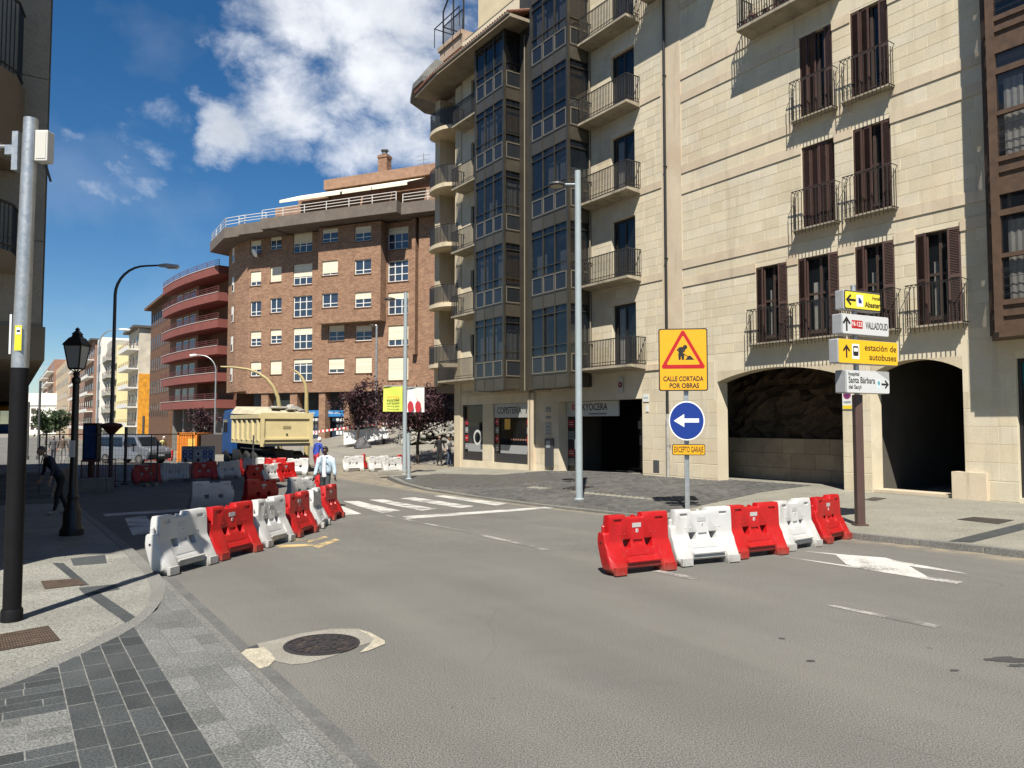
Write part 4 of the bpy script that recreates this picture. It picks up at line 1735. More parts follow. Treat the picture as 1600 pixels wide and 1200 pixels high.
# copy shop windows
SHOPIN = mat('shop_interior', (.12, .09, .06), .9, var=.5, vscale=1.5)
for (a, c), sign in (((28.95, 32.1), True), ((33.06, 35.07), False)):
    b = MB()
    for x in (a, c - .06):
        b.box(x, x + .06, -.16, -.08, .12, 2.97)
    b.box(a + .06, c - .06, -.16, -.08, .12, .55)
    b.box(a + .06, c - .06, -.16, -.08, 2.9, 2.97)
    sw = b.build('shop_window', mat('shop_frame_black', (.03, .03, .032), .4), sb)
    bb = MB()
    bb.quad((c, -.12, .5), (a, -.12, .5), (a, -.12, 2.95), (c, -.12, 2.95))
    bb.build('pane', GLASS, sw)
    bb = MB()
    bb.quad((c, -1.4, .1), (a, -1.4, .1), (a, -1.4, 3), (c, -1.4, 3))
    bb.build('shop_interior', SHOPIN, sw)
    plate('grey_band', (a + c) / 2 - .1, .78, (c - a) * .72, .4, mat('band_grey', (.3, .31, .31), .5), -.117, .004, sw)
    for k in range(4):
        z_ = 2.1 - k * .42
        for s_ in ([c - .22] + ([a + .2] if sign else [])):
            plate('vinyl_square', s_, z_, .3, .3, mat('vinyl_red', (.4, .015, .02), .4) if k % 2 == 0 else mat('vinyl_grey', (.25, .25, .25), .4), -.115, .003, sw)
            plate('print_line', s_, z_, .2, .03, PLW, -.111, .001, sw)
    if sign:
        sgn = plate('sign_board', (a + c) / 2, 2.62, c - a - .12, .66, mat('sign_steel', (.36, .36, .34), .4), -.10, .04, sw)
        wtext('COPISTERÍA', (a + c) / 2 + .2, 2.62, .46, TXT, sw, -.055, sx=.86, bold=.003)
        plate('yellow_poster', 30.95, 1.98, .5, .5, mat('poster_yellow', (.6, .33, .02), .5), -.115, .003, sw)
        for k in range(7):
            plate('stripe', 30.6 - k * .2, 1.25, .12, .08, mat('stripe_pale', (.3, .16, .12), .5), -.115, .002, sw)
        for k, x in enumerate((29.9, 29.3, 30.6)):
            plate('carton', x, 1.75 + .1 * k, .5, .35, mat('carton', (.22, .13, .05), .8), -1.2, .3, sw)
    else:
        disc('emblem', 33.75, 1.3, .28, .4, mat('vinyl_white', (.55, .55, .53), .4), sw, -.112, n=14)

# ---- far end: loggia with curved balconies, end pier, roof
b = MB()
b.box(35.25, 35.9, -3.0, .05, -.6, 20.2)
b.build('corner_column', STONEP, sb)
b = MB()
b.box(37.55, 38.1, -4.0, .12, 4.1, 20.2)
b.build('end_pier', STONEP, sb)
b = MB()
b.box(35.9, 38.1, -4.0, -3.1, 4.1, 20.2)
b.box(35.25, 38.1, -4.0, -.05, 3.7, 4.1)
b.build('loggia_wall', mat('loggia_render_shaded', (.2, .15, .1), .9, var=.15, vscale=1), sb)  # brown darkened to stand in for shade in the recess


def curved_balcony(zf):
    a, c, out = 35.55, 38.15, .95
    n = 14
    arc = [((a + c) / 2 - (c - a) / 2 * math.cos(math.pi * k / n), out * math.sin(math.pi * k / n) ** .7 - .1) for k in range(n + 1)]
    poly = [(x, y) for x, y in arc] + [(c, -3.0), (a, -3.0)]
    b = MB()
    b.prism(poly, zf - .2, zf)
    bal = b.build('curved_balcony', STONEP, sb)
    r = MB()
    zt = zf + 1.0
    r.tube([(x, y - .05, zt) for x, y in arc], .022, 5)
    r.tube([(x, y - .05, zf + .06) for x, y in arc], .014, 4)
    for k in range(n + 1):
        r.tube([(arc[k][0], arc[k][1] - .05, zf), (arc[k][0], arc[k][1] - .05, zt)], .01, 4)
    r.build('balustrade', IRON, bal)
    r = MB()
    for k in range(n):
        (x0, y0), (x1, y1) = arc[k], arc[k + 1]
        r.quad((x1, y1 - .05, zf + .08), (x0, y0 - .05, zf + .08), (x0, y0 - .05, zt - .06), (x1, y1 - .05, zt - .06))
    r.build('mesh_screen', mat('dark_mesh', (.02, .02, .02), .6, alpha=.85), bal)


for z in (5.2, 8.45, 11.7, 14.95, 18.1):
    curved_balcony(z)
# eaves with clay tiles
b = MB()
ev = [(28.2, -.5), (28.2, 1.55), (35.2, 1.55), (38.4, 1.25), (38.4, -.5)]
b.prism(ev, 20.35, 20.5)
b.build('eaves', mat('eaves_render', (.3, .25, .18), .9, var=.2, vscale=2), sb)
b = MB()
rf = [(28.2, 1.6, 20.52), (35.3, 1.6, 20.52), (38.5, 1.3, 20.52), (38.5, -4.0, 22.5), (28.2, -4.0, 22.5)]
b.add(rf, [(4, 3, 2, 1, 0)])
b.build('roof_slope', TILE, sb)
b = MB()
x = 28.3
while x < 38.4:
    yo = 1.62 if x < 35.3 else 1.62 - (x - 35.3) * .1
    b.tube([(x, yo, 20.57), (x, -3.0, 22.25)], .085, 6)
    x += .21
tag(b.build('roof_tiles', TILE, sb), None, None, None, 'stuff')
b = MB()
b.tube([(28.2, 1.66, 20.46), (35.3, 1.66, 20.46)], .05, 6)
b.build('roof_gutter', mat('gutter_zinc', (.3, .27, .22), .5, metal=.4), sb)
# corner canopy beyond the eaves
b = MB()
hexa = [(37.3, 1.35), (38.6, 1.3), (40.4, .6), (41.3, -.8), (41.3, -3.2), (37.3, -3.2)]
n = len(hexa)
cx, cy = 38.6, -1.4
top = [(cx + (x - cx) * .6, cy + (y - cy) * .6) for x, y in hexa]
vs = [(x, y, 20.9) for x, y in hexa] + [(x, y, 21.2) for x, y in hexa] + [(x, y, 22.6) for x, y in top]
fs = [tuple(range(n))] + [(i, i + n, (i + 1) % n + n, (i + 1) % n) for i in range(n)] + [(i + n, i + 2 * n, (i + 1) % n + 2 * n, (i + 1) % n + n) for i in range(n)] + [tuple(range(3 * n - 1, 2 * n - 1, -1))]
b.add(vs, fs)
b.build('corner_canopy', mat('slate_canopy', (.14, .14, .13), .8, var=.2, vscale=2), sb)
# stair tower and its glazed roof terrace
b = MB()
b.box(28.5, 35.6, -5.5, -1.2, 20.5, 29)
b.build('stair_tower', mat('tower_render', (.6, .5, .33), .9, var=.12, vscale=.8, stain=(.42, .33, .2), stain_scale=.7, stain_amt=.5), sb)
b = MB()
b.box(35.6, 38.2, -3.6, -.2, 22.6, 23.25)
b.box(35.6, 38.3, -3.7, -.1, 23.25, 23.5)
b.build('terrace_base', mat('terrace_stone', (.36, .27, .2), .9, var=.2, vscale=2), sb)
b = MB()
for x, y in ((38.0, -.3), (36.8, -.3), (35.65, -.3), (38.0, -1.6), (38.0, -3.2)):
    b.tube([(x, y, 23.5), (x, y, 26.2 if x < 37.5 else 25.6)], .05, 4)
for z in (23.6, 24.7):
    b.tube([(38.0, -3.2, z), (38.0, -.3, z), (35.65, -.3, z)], .04, 4)
b.tube([(38.0, -.3, 25.6), (37.3, -.3, 26.2), (35.65, -.3, 26.2)], .05, 4)
b.tube([(38.3, -3.2, 24.6), (38.3, .1, 24.6), (35.4, .1, 24.6)], .035, 4)
for x in (38.3, 37.3, 36.3, 35.4):
    b.tube([(x, .1, 23.5), (x, .1, 24.6)], .025, 4)
b.build('terrace_frame', BLACKP, sb)
b = MB()
b.quad((38.0, -.3, 23.6), (35.65, -.3, 23.6), (35.65, -.3, 24.7), (38.0, -.3, 24.7))
b.build('terrace_pane', GLASS, sb)

# ---- brown timber bay on the near end
wb = empty('timber_bay', (0, 0, 0), 0, parent=sb)
OUT = .85
XA, XB = 9.12, 8.58        # wall corner, front corner
ZB0 = 4.12
b = MB()
front = [(XA, 0.0), (XB, OUT), (3.0, OUT), (3.0, 0.0)]
for x, y in ((XB, OUT), (6.9, OUT), (5.2, OUT)):
    b.box(x - .09, x + .09, y - .14, y + .0, ZB0, 20)
b.box(XA - .1, XA, .0, .1, ZB0, 20)
b.prism([(XA, 0.005), (XB, OUT), (3.0, OUT), (3.0, 0.005)], ZB0 - .12, ZB0)
levels = []
zf = ZB0
while zf < 18:
    levels.append(zf)
    for z0, z1 in ((0, .12), (.36, .5), (.62, .74), (1.72, 1.82), (2.7, 2.84), (3.2, 3.36)):
        b.box(3.0, XB, OUT - .12, OUT - .015, zf + z0, zf + z1)
        q = Vector((XB - XA, OUT, 0))
        M = Matrix.Translation((XA, 0, 0)) @ Matrix.Rotation(math.atan2(OUT, XB - XA), 4, 'Z')
        b.box(0, q.length, -.0, .1, zf + z0, zf + z1, M)
    zf += 3.36
wbm = b.build('timber_frame', WOODR, wb)
M = Matrix.Translation((XA, 0, 0)) @ Matrix.Rotation(math.atan2(OUT, XB - XA), 4, 'Z')
ql = math.hypot(XB - XA, OUT)
for zf in levels:
    for z0, z1, m_ in ((.12, .36, WOODR), (.5, .62, WOODR), (.74, 1.72, BAYGL), (1.82, 2.7, BAYGL), (2.84, 3.2, BAYGL)):
        for x0, x1 in ((6.9, XB), (5.2, 6.9), (3.0, 5.2)):
            bb = MB()
            bb.quad((x1 - .05, OUT - .06, zf + z0), (x0 + .05, OUT - .06, zf + z0), (x0 + .05, OUT - .06, zf + z1), (x1 - .05, OUT - .06, zf + z1))
            bb.build('pane' if m_ is BAYGL else 'timber_panel', m_, wb)
        bb = MB()
        bb.add([M @ Vector(p) for p in ((.05, .04, zf + z0), (ql - .05, .04, zf + z0), (ql - .05, .04, zf + z1), (.05, .04, zf + z1))], [(0, 1, 2, 3)])
        bb.build('pane' if m_ is BAYGL else 'timber_panel', m_, wb)
    bb = MB()
    for x0 in (8.4, 7.9, 7.3):
        for j in range(6):
            xa, xb = x0 - j * .07, x0 - (j + 1) * .07
            bb.quad((xa, OUT - .2 + .02 * (j % 2), zf + .5), (xb, OUT - .2 + .02 * ((j + 1) % 2), zf + .5), (xb, OUT - .2 + .02 * ((j + 1) % 2), zf + 2.6), (xa, OUT - .2 + .02 * (j % 2), zf + 2.6))
    if zf < 9 or zf > 15:
        bb.build('curtain', CURT, wb)
    b3 = MB()
    for k in range(4):
        b3.tube([(3.0, OUT - .02, zf + .86 + k * .2), (XB, OUT - .02, zf + .86 + k * .2)], .008, 4)
    b3.build('safety_bars', GREYIRON, wb)
bb = MB()
bb.quad((9.0, .1, ZB0), (3.0, .1, ZB0), (3.0, .1, 20), (9.0, .1, 20))
bb.build('bay_room', DARKROOM, wb)
# shop front below the timber bay
b = MB()
for z0, z1 in ((.25, .35), (.62, .68), (1.05, 1.12), (1.48, 1.55), (1.9, 1.98), (2.35, 2.43), (2.8, 2.9), (3.45, 3.55)):
    b.box(4.9, 8.62, -.18, -.1, z0, z1)
for x in (4.9, 6.6, 8.54):
    b.box(x, x + .08, -.19, -.09, .25, 3.55)
sf = b.build('shop_front', BLACKP, sb)
bb = MB()
bb.quad((8.62, -.15, .25), (4.9, -.15, .25), (4.9, -.15, 2.85), (8.62, -.15, 2.85))
bb.build('pane', GLASSD, sf)
bb = MB()
bb.quad((8.62, -.148, 2.9), (4.9, -.148, 2.9), (4.9, -.148, 3.5), (8.62, -.148, 3.5))
bb.build('fanlight', mat('teal_glass', (.01, .12, .12), .2), sf)
for k in range(4):
    for j, ch in enumerate('123'):
        plate('price_card', 8.3 - j * .3, 1.28 + k * .43, .2, .2, mat('card_dark', (.03, .03, .035), .4), -.14, .006, sf)
        wtext(random.Random(k * 7 + j).choice(['89', '65', '74', '92', '50']), 8.3 - j * .3, 1.28 + k * .43, .16, PLW, sf, -.132)
# hanging balcony eave above frame that shades the pipe: roof edge of the block
b = MB()
b.prism([(-6, -.5), (-6, .9), (24.2, .9), (24.2, -.5)], 22.6, 22.9)
b.build('main_eaves', SLABC, sb)
balcony(16.95, 20.9, 18.1, 1.0, 'grey')
# ================================================================ brick apartment building on the corner beyond the junction
def brick_mat(name, c1, c2, mortar, vary=.18):
    m = mat(name, c1, .9, spec=.2)
    t = m.node_tree
    N, L = t.nodes, t.links
    b = N['Principled BSDF']
    tc = N.new('ShaderNodeTexCoord')
    sp_ = N.new('ShaderNodeSeparateXYZ')
    L.new(tc.outputs['Object'], sp_.inputs[0])
    ad = N.new('ShaderNodeMath')
    L.new(sp_.outputs[0], ad.inputs[0])
    L.new(sp_.outputs[1], ad.inputs[1])
    cb = N.new('ShaderNodeCombineXYZ')
    L.new(ad.outputs[0], cb.inputs[0])
    L.new(sp_.outputs[2], cb.inputs[1])
    bt = N.new('ShaderNodeTexBrick')
    L.new(cb.outputs[0], bt.inputs[0])
    bt.inputs['Color1'].default_value = (*c1, 1)
    bt.inputs['Color2'].default_value = (*c2, 1)
    bt.inputs['Mortar'].default_value = (*mortar, 1)
    bt.inputs['Scale'].default_value = 1.0
    bt.inputs['Mortar Size'].default_value = .008
    bt.inputs['Brick Width'].default_value = .27
    bt.inputs['Row Height'].default_value = .085
    nz = N.new('ShaderNodeTexNoise')
    nz.inputs['Scale'].default_value = 1.4
    nz.inputs['Detail'].default_value = 8
    nz.inputs['Roughness'].default_value = .7
    L.new(cb.outputs[0], nz.inputs[0])
    mr = N.new('ShaderNodeMapRange')
    L.new(nz.outputs[0], mr.inputs[0])
    mr.inputs[1].default_value, mr.inputs[2].default_value = .3, .7
    mr.inputs[3].default_value, mr.inputs[4].default_value = 1 - vary, 1 + vary
    hs = N.new('ShaderNodeHueSaturation')
    L.new(bt.outputs[0], hs.inputs['Color'])
    L.new(mr.outputs[0], hs.inputs['Value'])
    L.new(hs.outputs[0], b.inputs['Base Color'])
    bn = N.new('ShaderNodeBump')
    bn.inputs['Strength'].default_value = .4
    bn.inputs['Distance'].default_value = .02
    L.new(bt.outputs['Fac'], bn.inputs['Height'])
    bn.invert = True
    L.new(bn.outputs[0], b.inputs['Normal'])
    return m


BRICK = brick_mat('tan_brick', (.33, .195, .122), (.205, .112, .072), (.28, .2, .14))
BRICKD = brick_mat('brown_brick', (.17, .095, .06), (.13, .07, .045), (.17, .11, .075))
BLIND = mat('cream_blind', (.72, .65, .5), .7, objvar=.08)
WFRAME = mat('white_window_frame', (.72, .71, .67), .5)
TAUPE = mat('taupe_fascia', (.13, .105, .085), .8, var=.15, vscale=1.2, stain=(.22, .19, .16), stain_scale=1.5, stain_amt=.35)
FGLASS = mat('far_window_glass', (.03, .045, .07), .06, spec=.9)
WRAIL = mat('white_rail', (.65, .63, .58), .5)

YB = (70.0, 62.5)
bA = Vector((at(386, 600, 70.4).x, 70.4))
bB = Vector((at(690, 600, 62.3).x, 62.3))
bu = (bA - bB).normalized()
bk = empty('brick_apartment_building', (bB.x, bB.y, 0), math.atan2(bu.y, bu.x), 'tan brick apartment block with white windows and roof terrace beyond junction', 'building')
bL = (bA - bB).length
bn_ = Vector((-bu.y, bu.x))


def bpl(px, py, out=0.0):
    r = px_dir(px, py)
    o = bB + bn_ * out
    t = o.dot(bn_) / (r.x * bn_.x + r.y * bn_.y)
    q = r * t
    return (Vector((q.x, q.y)) - bB).dot(bu), CAM_H + q.z


BASE, SOFF, TOP = -.4, 5.0, 19.0
cols = {399: ((391, 408), [(375, 397), (423, 447), (470, 494), (517, 541), (565, 588)], [.4, .7, 0, .5, .55]),
        431: ((422, 440), [(368, 391), (416, 441), (465, 489), (514, 537), (563, 585)], [.3, 1, 0, .45, 1]),
        473: ((458, 488), [(361, 396), (411, 446), (461, 496), (511, 546), (560, 596)], [.55, .6, 0, .33, .2]),
        515: ((503, 528), [(356, 380), (406, 431), (457, 481)], [.3, .85, .0]),
        566: ((554, 580), [(352, 378), (404, 429), (455, 481)], [.45, 0, .45]),
        525: ((513, 538), [(508, 533), (559, 583)], [.4, .75]),
        568: ((555, 581), [(508, 533), (557, 583)], [.4, 1]),
        621: ((606, 638), [(353, 391), (405, 441), (455, 492), (507, 541), (557, 594)], [.3, .06, .3, .7, 1]),
        677: ((672, 684), [(357, 382), (407, 431), (457, 482), (508, 531)], [.5, 0, .45, .4]),
        680: ((672, 692), [(558, 582)], [1])}
wins, wins_out = [], []
OUTB = .9
for k, ((x0, x1), rows, bl) in cols.items():
    for (y0, y1), f in zip(rows, bl):
        o = OUTB if k in (515, 566) else 0
        a, z1 = bpl(x1, y0, o)
        c, z0 = bpl(x0, y1, o)
        (wins_out if o else wins).append((a, c, z0, z1, f, k == 473 or k == 621))
wall_with_openings('wall', 0, bL, SOFF, TOP, [w[:4] for w in wins], BRICK, bk, dep=.22)
pa, pz = bpl(594, 500, OUTB)
pc, _ = bpl(496, 500, OUTB)
wall_with_openings('projecting_wall', pa, pc, pz, TOP, [w[:4] for w in wins_out], BRICK, bk, y=OUTB, dep=.22)
b = MB()
b.quad((pa, OUTB, pz), (pa, 0, pz), (pa, 0, TOP), (pa, OUTB, TOP))
b.quad((pc, 0, pz), (pc, OUTB, pz), (pc, OUTB, TOP), (pc, 0, TOP))
b.quad((pa, 0, pz), (pa, OUTB, pz), (pc, OUTB, pz), (pc, 0, pz))
b.build('projection_sides', BRICK, bk)
# second projection on the right around the wide windows
ra, rz = bpl(648, 553, .5)
rc, _ = bpl(600, 553, .5)
b = MB()
b.box(ra, ra + .35, .01, .5, rz, TOP)
b.box(bpl(660, 553, .5)[0] - 1.2, ra - .3, .01, .45, SOFF, TOP)
b.build('brick_pier', BRICK, bk)


def far_window(a, c, z0, z1, blind, parent, y, wide, grp=None, frame_m=WFRAME):
    fw = .07
    b = MB()
    d = y - .16
    b.box(a, a + fw, d, d + .06, z0, z1)
    b.box(c - fw, c, d, d + .06, z0, z1)
    b.box(a + fw, c - fw, d, d + .06, z0, z0 + fw)
    b.box(a + fw, c - fw, d, d + .06, z1 - fw, z1)
    n = 3 if wide else 2
    for k in range(1, n):
        x = a + (c - a) * k / n
        b.box(x - .04, x + .04, d + .001, d + .059, z0 + fw, z1 - fw)
    for f in ((.35, .72) if wide else (.28,)):
        z = z0 + (z1 - z0) * f
        b.box(a + fw, c - fw, d + .002, d + .058, z - .03, z + .03)
    w = b.build('window', frame_m, parent)
    bb = MB()
    bb.quad((c, d + .03, z0), (a, d + .03, z0), (a, d + .03, z1), (c, d + .03, z1))
    bb.build('pane', FGLASS, w)
    if blind > .02:
        bb = MB()
        zb = z1 - (z1 - z0) * blind
        z = zb
        while z < z1 - .01:
            bb.box(a + .02, c - .02, d + .062, d + .08, z, min(z1, z + .13))
            z += .14
        bb.build('blind', BLIND, w)
    bb = MB()
    bb.box(a - .05, c + .05, y - .1, y + .05, z0 - .08, z0 - .003)
    bb.build('sill', BRICKD, w)
    return w


for a, c, z0, z1, f, wd in wins:
    far_window(a, c, z0, z1, f, bk, 0, wd)
for a, c, z0, z1, f, wd in wins_out:
    far_window(a, c, z0, z1, f, bk, OUTB, wd)
# balcony sill under the wide windows
# rounded left corner, side and back
rot = Matrix.Rotation(-math.atan2(bu.y, bu.x), 2)


def bloc(x, y):
    v = rot @ (Vector((x, y)) - bB)
    return (v.x, v.y)


cC = Vector((at(354, 600, 75.2).x, 75.2))
cM = Vector((at(366, 600, 72.2).x, 72.2))
pl_ = [(bL, 0), bloc(*cM), bloc(*cC), bloc(cC.x + 10, cC.y + 18), (-8, -22), (-9, -2), (-9, 0), (0, 0)]
b = MB()
for i in range(len(pl_) - 1):
    (x0, y0), (x1, y1) = pl_[i], pl_[i + 1]
    if i == len(pl_) - 2:
        pass
    b.quad((x0, y0, SOFF), (x1, y1, SOFF), (x1, y1, TOP), (x0, y0, TOP))
b.add([(x, y, TOP) for x, y in pl_], [tuple(range(len(pl_)))])
b.add([(x, y, SOFF) for x, y in pl_], [tuple(range(len(pl_)))])
b.build('side_walls', BRICK, bk)
# narrow windows on the chamfered corner
cv = Vector(bloc(*cC)) - Vector((bL, 0))
M = Matrix.Translation((pl_[1][0], pl_[1][1], 0)) @ Matrix.Rotation(math.atan2(pl_[2][1] - pl_[1][1], pl_[2][0] - pl_[1][0]), 4, 'Z')
for k in range(5):
    z0 = 6.0 + 2.87 * k
    b = MB()
    b.box(.9, 1.6, -.02, .05, z0, z0 + 1.45, M)
    w = b.build('window', WFRAME, bk)
    bb = MB()
    bb.box(.98, 1.52, .04, .06, z0 + .1, z0 + .7, M)
    bb.build('pane', FGLASS, w)
# string of soldier bricks at soffit
b = MB()
b.box(-8.9, bL, -.05, .1, SOFF - .25, SOFF + .12)
b.build('soffit_beam', BRICK, bk)
# ground floor: recessed shops behind brick piers
b = MB()
b.quad((bL + 1.5, -2.6, BASE), (-9, -2.6, BASE), (-9, -2.6, SOFF), (bL + 1.5, -2.6, SOFF))
b.build('shop_wall', mat('shop_wall_dark', (.035, .035, .04), .5, var=.3, vscale=.7), bk)
for px0, px1 in ((408, 419), (453, 464), (498, 508), (537, 546), (590, 600), (640, 652)):
    a, _ = bpl(px1, 620)
    c, _ = bpl(px0, 620)
    b = MB()
    b.box(a, c, -.75, -.02, BASE, SOFF - .2)
    b.build('brick_pillar', BRICK, bk)
SGN = mat('sign_blue', (.03, .18, .42), .5, var=.1, vscale=2)
for px0, px1, s_ in ((464, 498, 'Consultoría'), (508, 537, 'Alto Soria')):
    a, z1 = bpl(px1, 641, -.5)
    c, z0 = bpl(px0, 651, -.5)
    bb = MB()
    bb.box(a, c, -.6, -.5, z0, z1)
    sgn = bb.build('shop_sign', SGN, bk)
    text('lettering', s_, .32, PLW, sgn, Matrix.Translation(((a + c) / 2, -.49, (z0 + z1) / 2 + .06)) @ WALLXY)
    # cards in the window
    bb = MB()
    bb.box(a + .1, c - .1, -1.3, -1.25, .2, z0 - .1)
    pn = bb.build('shop_window', FGLASS, bk)
    for i in range(3):
        for j in range(3):
            x = a + .45 + i * .36
            z = 1.2 + j * .55
            b2 = MB()
            b2.box(x - .13, x + .13, -1.24, -1.23, z - .17, z + .17)
            b2.build('card', PLW, pn)
for px0, px1 in ((420, 452), (547, 588), (602, 638)):
    a, z1 = bpl(px1, 625, -2)
    c, z0 = bpl(px0, 685, -2)
    bb = MB()
    bb.box(a, c, -2.55, -2.5, .3, z1)
    bb.build('shop_window', FGLASS, bk)

# roof terrace fascia, stepped in plan
FZ0, FZ1 = 19.05, 20.0
segs = [([(-9, 1.7), (4.2, 1.7), (4.2, -1), (-9, -1)], .0), ([(2.9, 2.4), (bL - 3.4, 2.4), (bL - 3.4, -1), (2.9, -1)], .05), ([(bL - 4.5, 1.9), (bL - .3, 1.9), (bL - .3, -1), (bL - 4.5, -1)], -.03)]
for pts, dz in segs:
    b = MB()
    b.prism(pts, FZ0 + dz, FZ1 + dz)
    b.build('terrace_fascia', TAUPE, bk)
cl, cl2 = bloc(*cC), bloc(*cM)
e1 = (bL - .9, 1.6)
e2 = (bL + 1.6, 1.55)
ext = [e1, e2, (cl[0] + 1.9, cl[1] + .6), (cl[0] + 1.4, cl[1] - 2.5), (bL - .9, -3)]
b = MB()
b.prism(ext, FZ0 - .06, FZ1 - .06)
b.build('terrace_fascia', TAUPE, bk)


def rails(pts, z, h_, parent, name='terrace_railing', m=WRAIL, n=3, r=.03, post=2.2):
    b = MB()
    for k in range(n):
        zz = z + h_ * (k + 1) / n
        for (x0, y0), (x1, y1) in zip(pts, pts[1:]):
            b.tube([(x0, y0, zz), (x1, y1, zz)], r, 4)
    for (x0, y0), (x1, y1) in zip(pts, pts[1:]):
        ln = math.hypot(x1 - x0, y1 - y0)
        q = max(1, round(ln / post))
        for k in range(q + 1):
            x, y = x0 + (x1 - x0) * k / q, y0 + (y1 - y0) * k / q
            b.tube([(x, y, z), (x, y, z + h_)], r * 1.2, 4)
    return b.build(name, m, parent)


rails([(-9, 1.6), (2.8, 1.6)], FZ1, .75, bk)
rails([(3.0, 2.3), (bL - 3.5, 2.3)], FZ1 + .05, .75, bk)
rails([(bL - 3.5, 1.8), (bL - .4, 1.8)], FZ1, .75, bk)
rails([e1, (e2[0] - .1, e2[1] - .1), (ext[2][0] - .15, ext[2][1] - .1), (ext[3][0] - .1, ext[3][1])], FZ1 - .06, .9, bk)
# penthouse, parapets, awnings, chimney
PH = mat('penthouse_brick', (.26, .155, .1), .9, var=.2, vscale=2)
for x0, x1, y1, z1 in ((-9, 1.2, -2.2, 24.0), (1.2, bL - 7.2, -1.6, 24.2), (bL - 7.2, bL - 4.0, -2.0, 23.2), (bL - 4.0, bL - .8, -2.6, 22.6)):
    b = MB()
    b.box(x0, x1, -12, y1 - .6, FZ1 - 1, z1 - .9)
    b.box(x0 - .1, x1 + .1, -12, y1, z1 - .9, z1)
    b.build('penthouse', PH, bk)
AWN = mat('cream_awning', (.75, .68, .52), .8, var=.08, vscale=2)
for px0, px1 in ((450, 544), (547, 592), (593, 648)):
    a = bpl(px1, 310)[0]
    c = bpl(px0, 310)[0]
    b = MB()
    b.add([(a, -1.7, 23.1), (c, -1.7, 23.1), (c + .2, .9, 22.0), (a + .2, .9, 22.0), (c + .2, .9, 21.75), (a + .2, .9, 21.75)], [(0, 1, 2, 3), (3, 2, 4, 5)])
    b.build('awning', AWN, bk)
ca, _ = bpl(567, 280)
cc, _ = bpl(553, 280)
b = MB()
b.box(ca, cc, -4.5, -3.7, 22, 26.6)
b.box(ca - .06, cc + .06, -4.56, -3.64, 26.3, 26.5)
ch = b.build('chimney', BRICK, bk)
b = MB()
b.lathe([(.25, 0), (.25, .35), (.36, .4), (.36, .5)], ((ca + cc) / 2, -4.1, 26.6), 8)
b.build('chimney_cap', mat('cap_grey', (.1, .11, .11), .6), ch)
b = MB()
x = bpl(615, 280)[0]
b.tube([(x, -5, 23.5), (x, -5, 26.6)], .03, 4)
for z in (25.6, 26.0, 26.4):
    b.tube([(x - .7, -5, z), (x + .7, -5, z)], .02, 4)
b.build('aerial', mat('aerial_grey', (.2, .2, .2), .5), bk)
x = bpl(453, 300)[0]
b = MB()
b.lathe([(.25, 0), (.25, .6), (.4, .62), (.4, .75)], (x, -5, 23.4), 8)
b.build('roof_vent', mat('vent_dark', (.04, .04, .04), .5), bk)
# satellite dish
dx, dz_ = bpl(404, 397)
b = MB()
Md = Matrix.Translation((dx, .5, dz_)) @ Matrix.Rotation(R(60), 4, 'X') @ Matrix.Rotation(R(-25), 4, 'Y')
b.lathe([(.42, 0), (.36, -.06), (.2, -.1), (.02, -.11)], (0, 0, 0), 14, Md)
b.tube([(dx, .0, dz_ - .4), (dx, .45, dz_)], .03, 5)
b.build('satellite_dish', WFRAME, bk)

# ================================================================ building with red curved balconies
REDB = mat('red_render', (.2, .06, .047), .8, var=.12, vscale=1.0)
REDM = mat('red_rail', (.14, .04, .035), .6)
rA = Vector((at(351, 600, 76.5).x, 76.5))
rB = Vector((at(264, 600, 89.5).x, 89.5))
ru = (rB - rA).normalized()
rb = empty('red_balcony_building', (rA.x, rA.y, 0), math.atan2(ru.y, ru.x), 'brown apartment block with long curved red balcony bands', 'building')
rl = (rB - rA).length
# local: x away along the street, y out to the left, z up
b = MB()
b.box(0, rl, -14, -1.2, -2, 17.6)
b.build('wall', BRICKD, rb)
b = MB()
b.box(rl * .46, rl, -1.2, -.02, 3.9, 17.0)
b.build('bay_wall', mat('brown_render', (.20, .125, .085), .9, var=.15, vscale=1), rb)


def band(z0, z1, amt, x0, x1, name, m, inset=0.0, n=14, th=.18):
    b = MB()
    pts = []
    for k in range(n + 1):
        t = k / n
        pts.append((x0 + (x1 - x0) * t, .35 + amt * math.sin(math.pi * (.15 + .7 * t)) - inset))
    poly = pts + [(x1, -1.3), (x0, -1.3)]
    b.prism(poly, z0, z1)
    return b.build(name, m, rb), pts


for k in range(6):
    z = 3.55 + 2.68 * k
    o, pts = band(z, z + .85, 1.1, -.1, rl + .2, 'balcony_band', REDB)
    b = MB()
    for zz in (z + 1.05, z + 1.25, z + 1.45):
        b.tube([(x, y - .05, zz) for x, y in pts], .03, 4)
    for x, y in pts[::2]:
        b.tube([(x, y - .05, z + .85), (x, y - .05, z + 1.45)], .03, 4)
    b.build('railing', REDM, o)
    b = MB()
    b.tube([(x, y + .02, z + .86) for x, y in pts], .035, 4)
    b.build('coping', mat('white_coping', (.6, .5, .45), .7), o)
    if k < 5:
        for i, (a, c) in enumerate(((.5, .6), (.63, .72), (.76, .86))):
            bb = MB()
            bb.box(rl * a, rl * c, -.05, .03, z + .95, z + 2.35)
            w = bb.build('window', WFRAME, rb)
            bb = MB()
            bb.box(rl * a + .1, rl * c - .1, .0, .05, z + 1.05, z + 2.25)
            bb.build('pane', FGLASS, w)
b = MB()
b.box(0, rl, -14, .2, 17.4, 17.7)
b.build('roof_slab', REDB, rb)
bb = MB()
for i in range(5):
    bb = MB()
    bb.box(1 + i * rl / 5.2, 1.4 + i * rl / 5.2, -1, .3, -2, 3.6)
    bb.build('pillar', mat('grey_pillar', (.2, .19, .17), .8), rb)

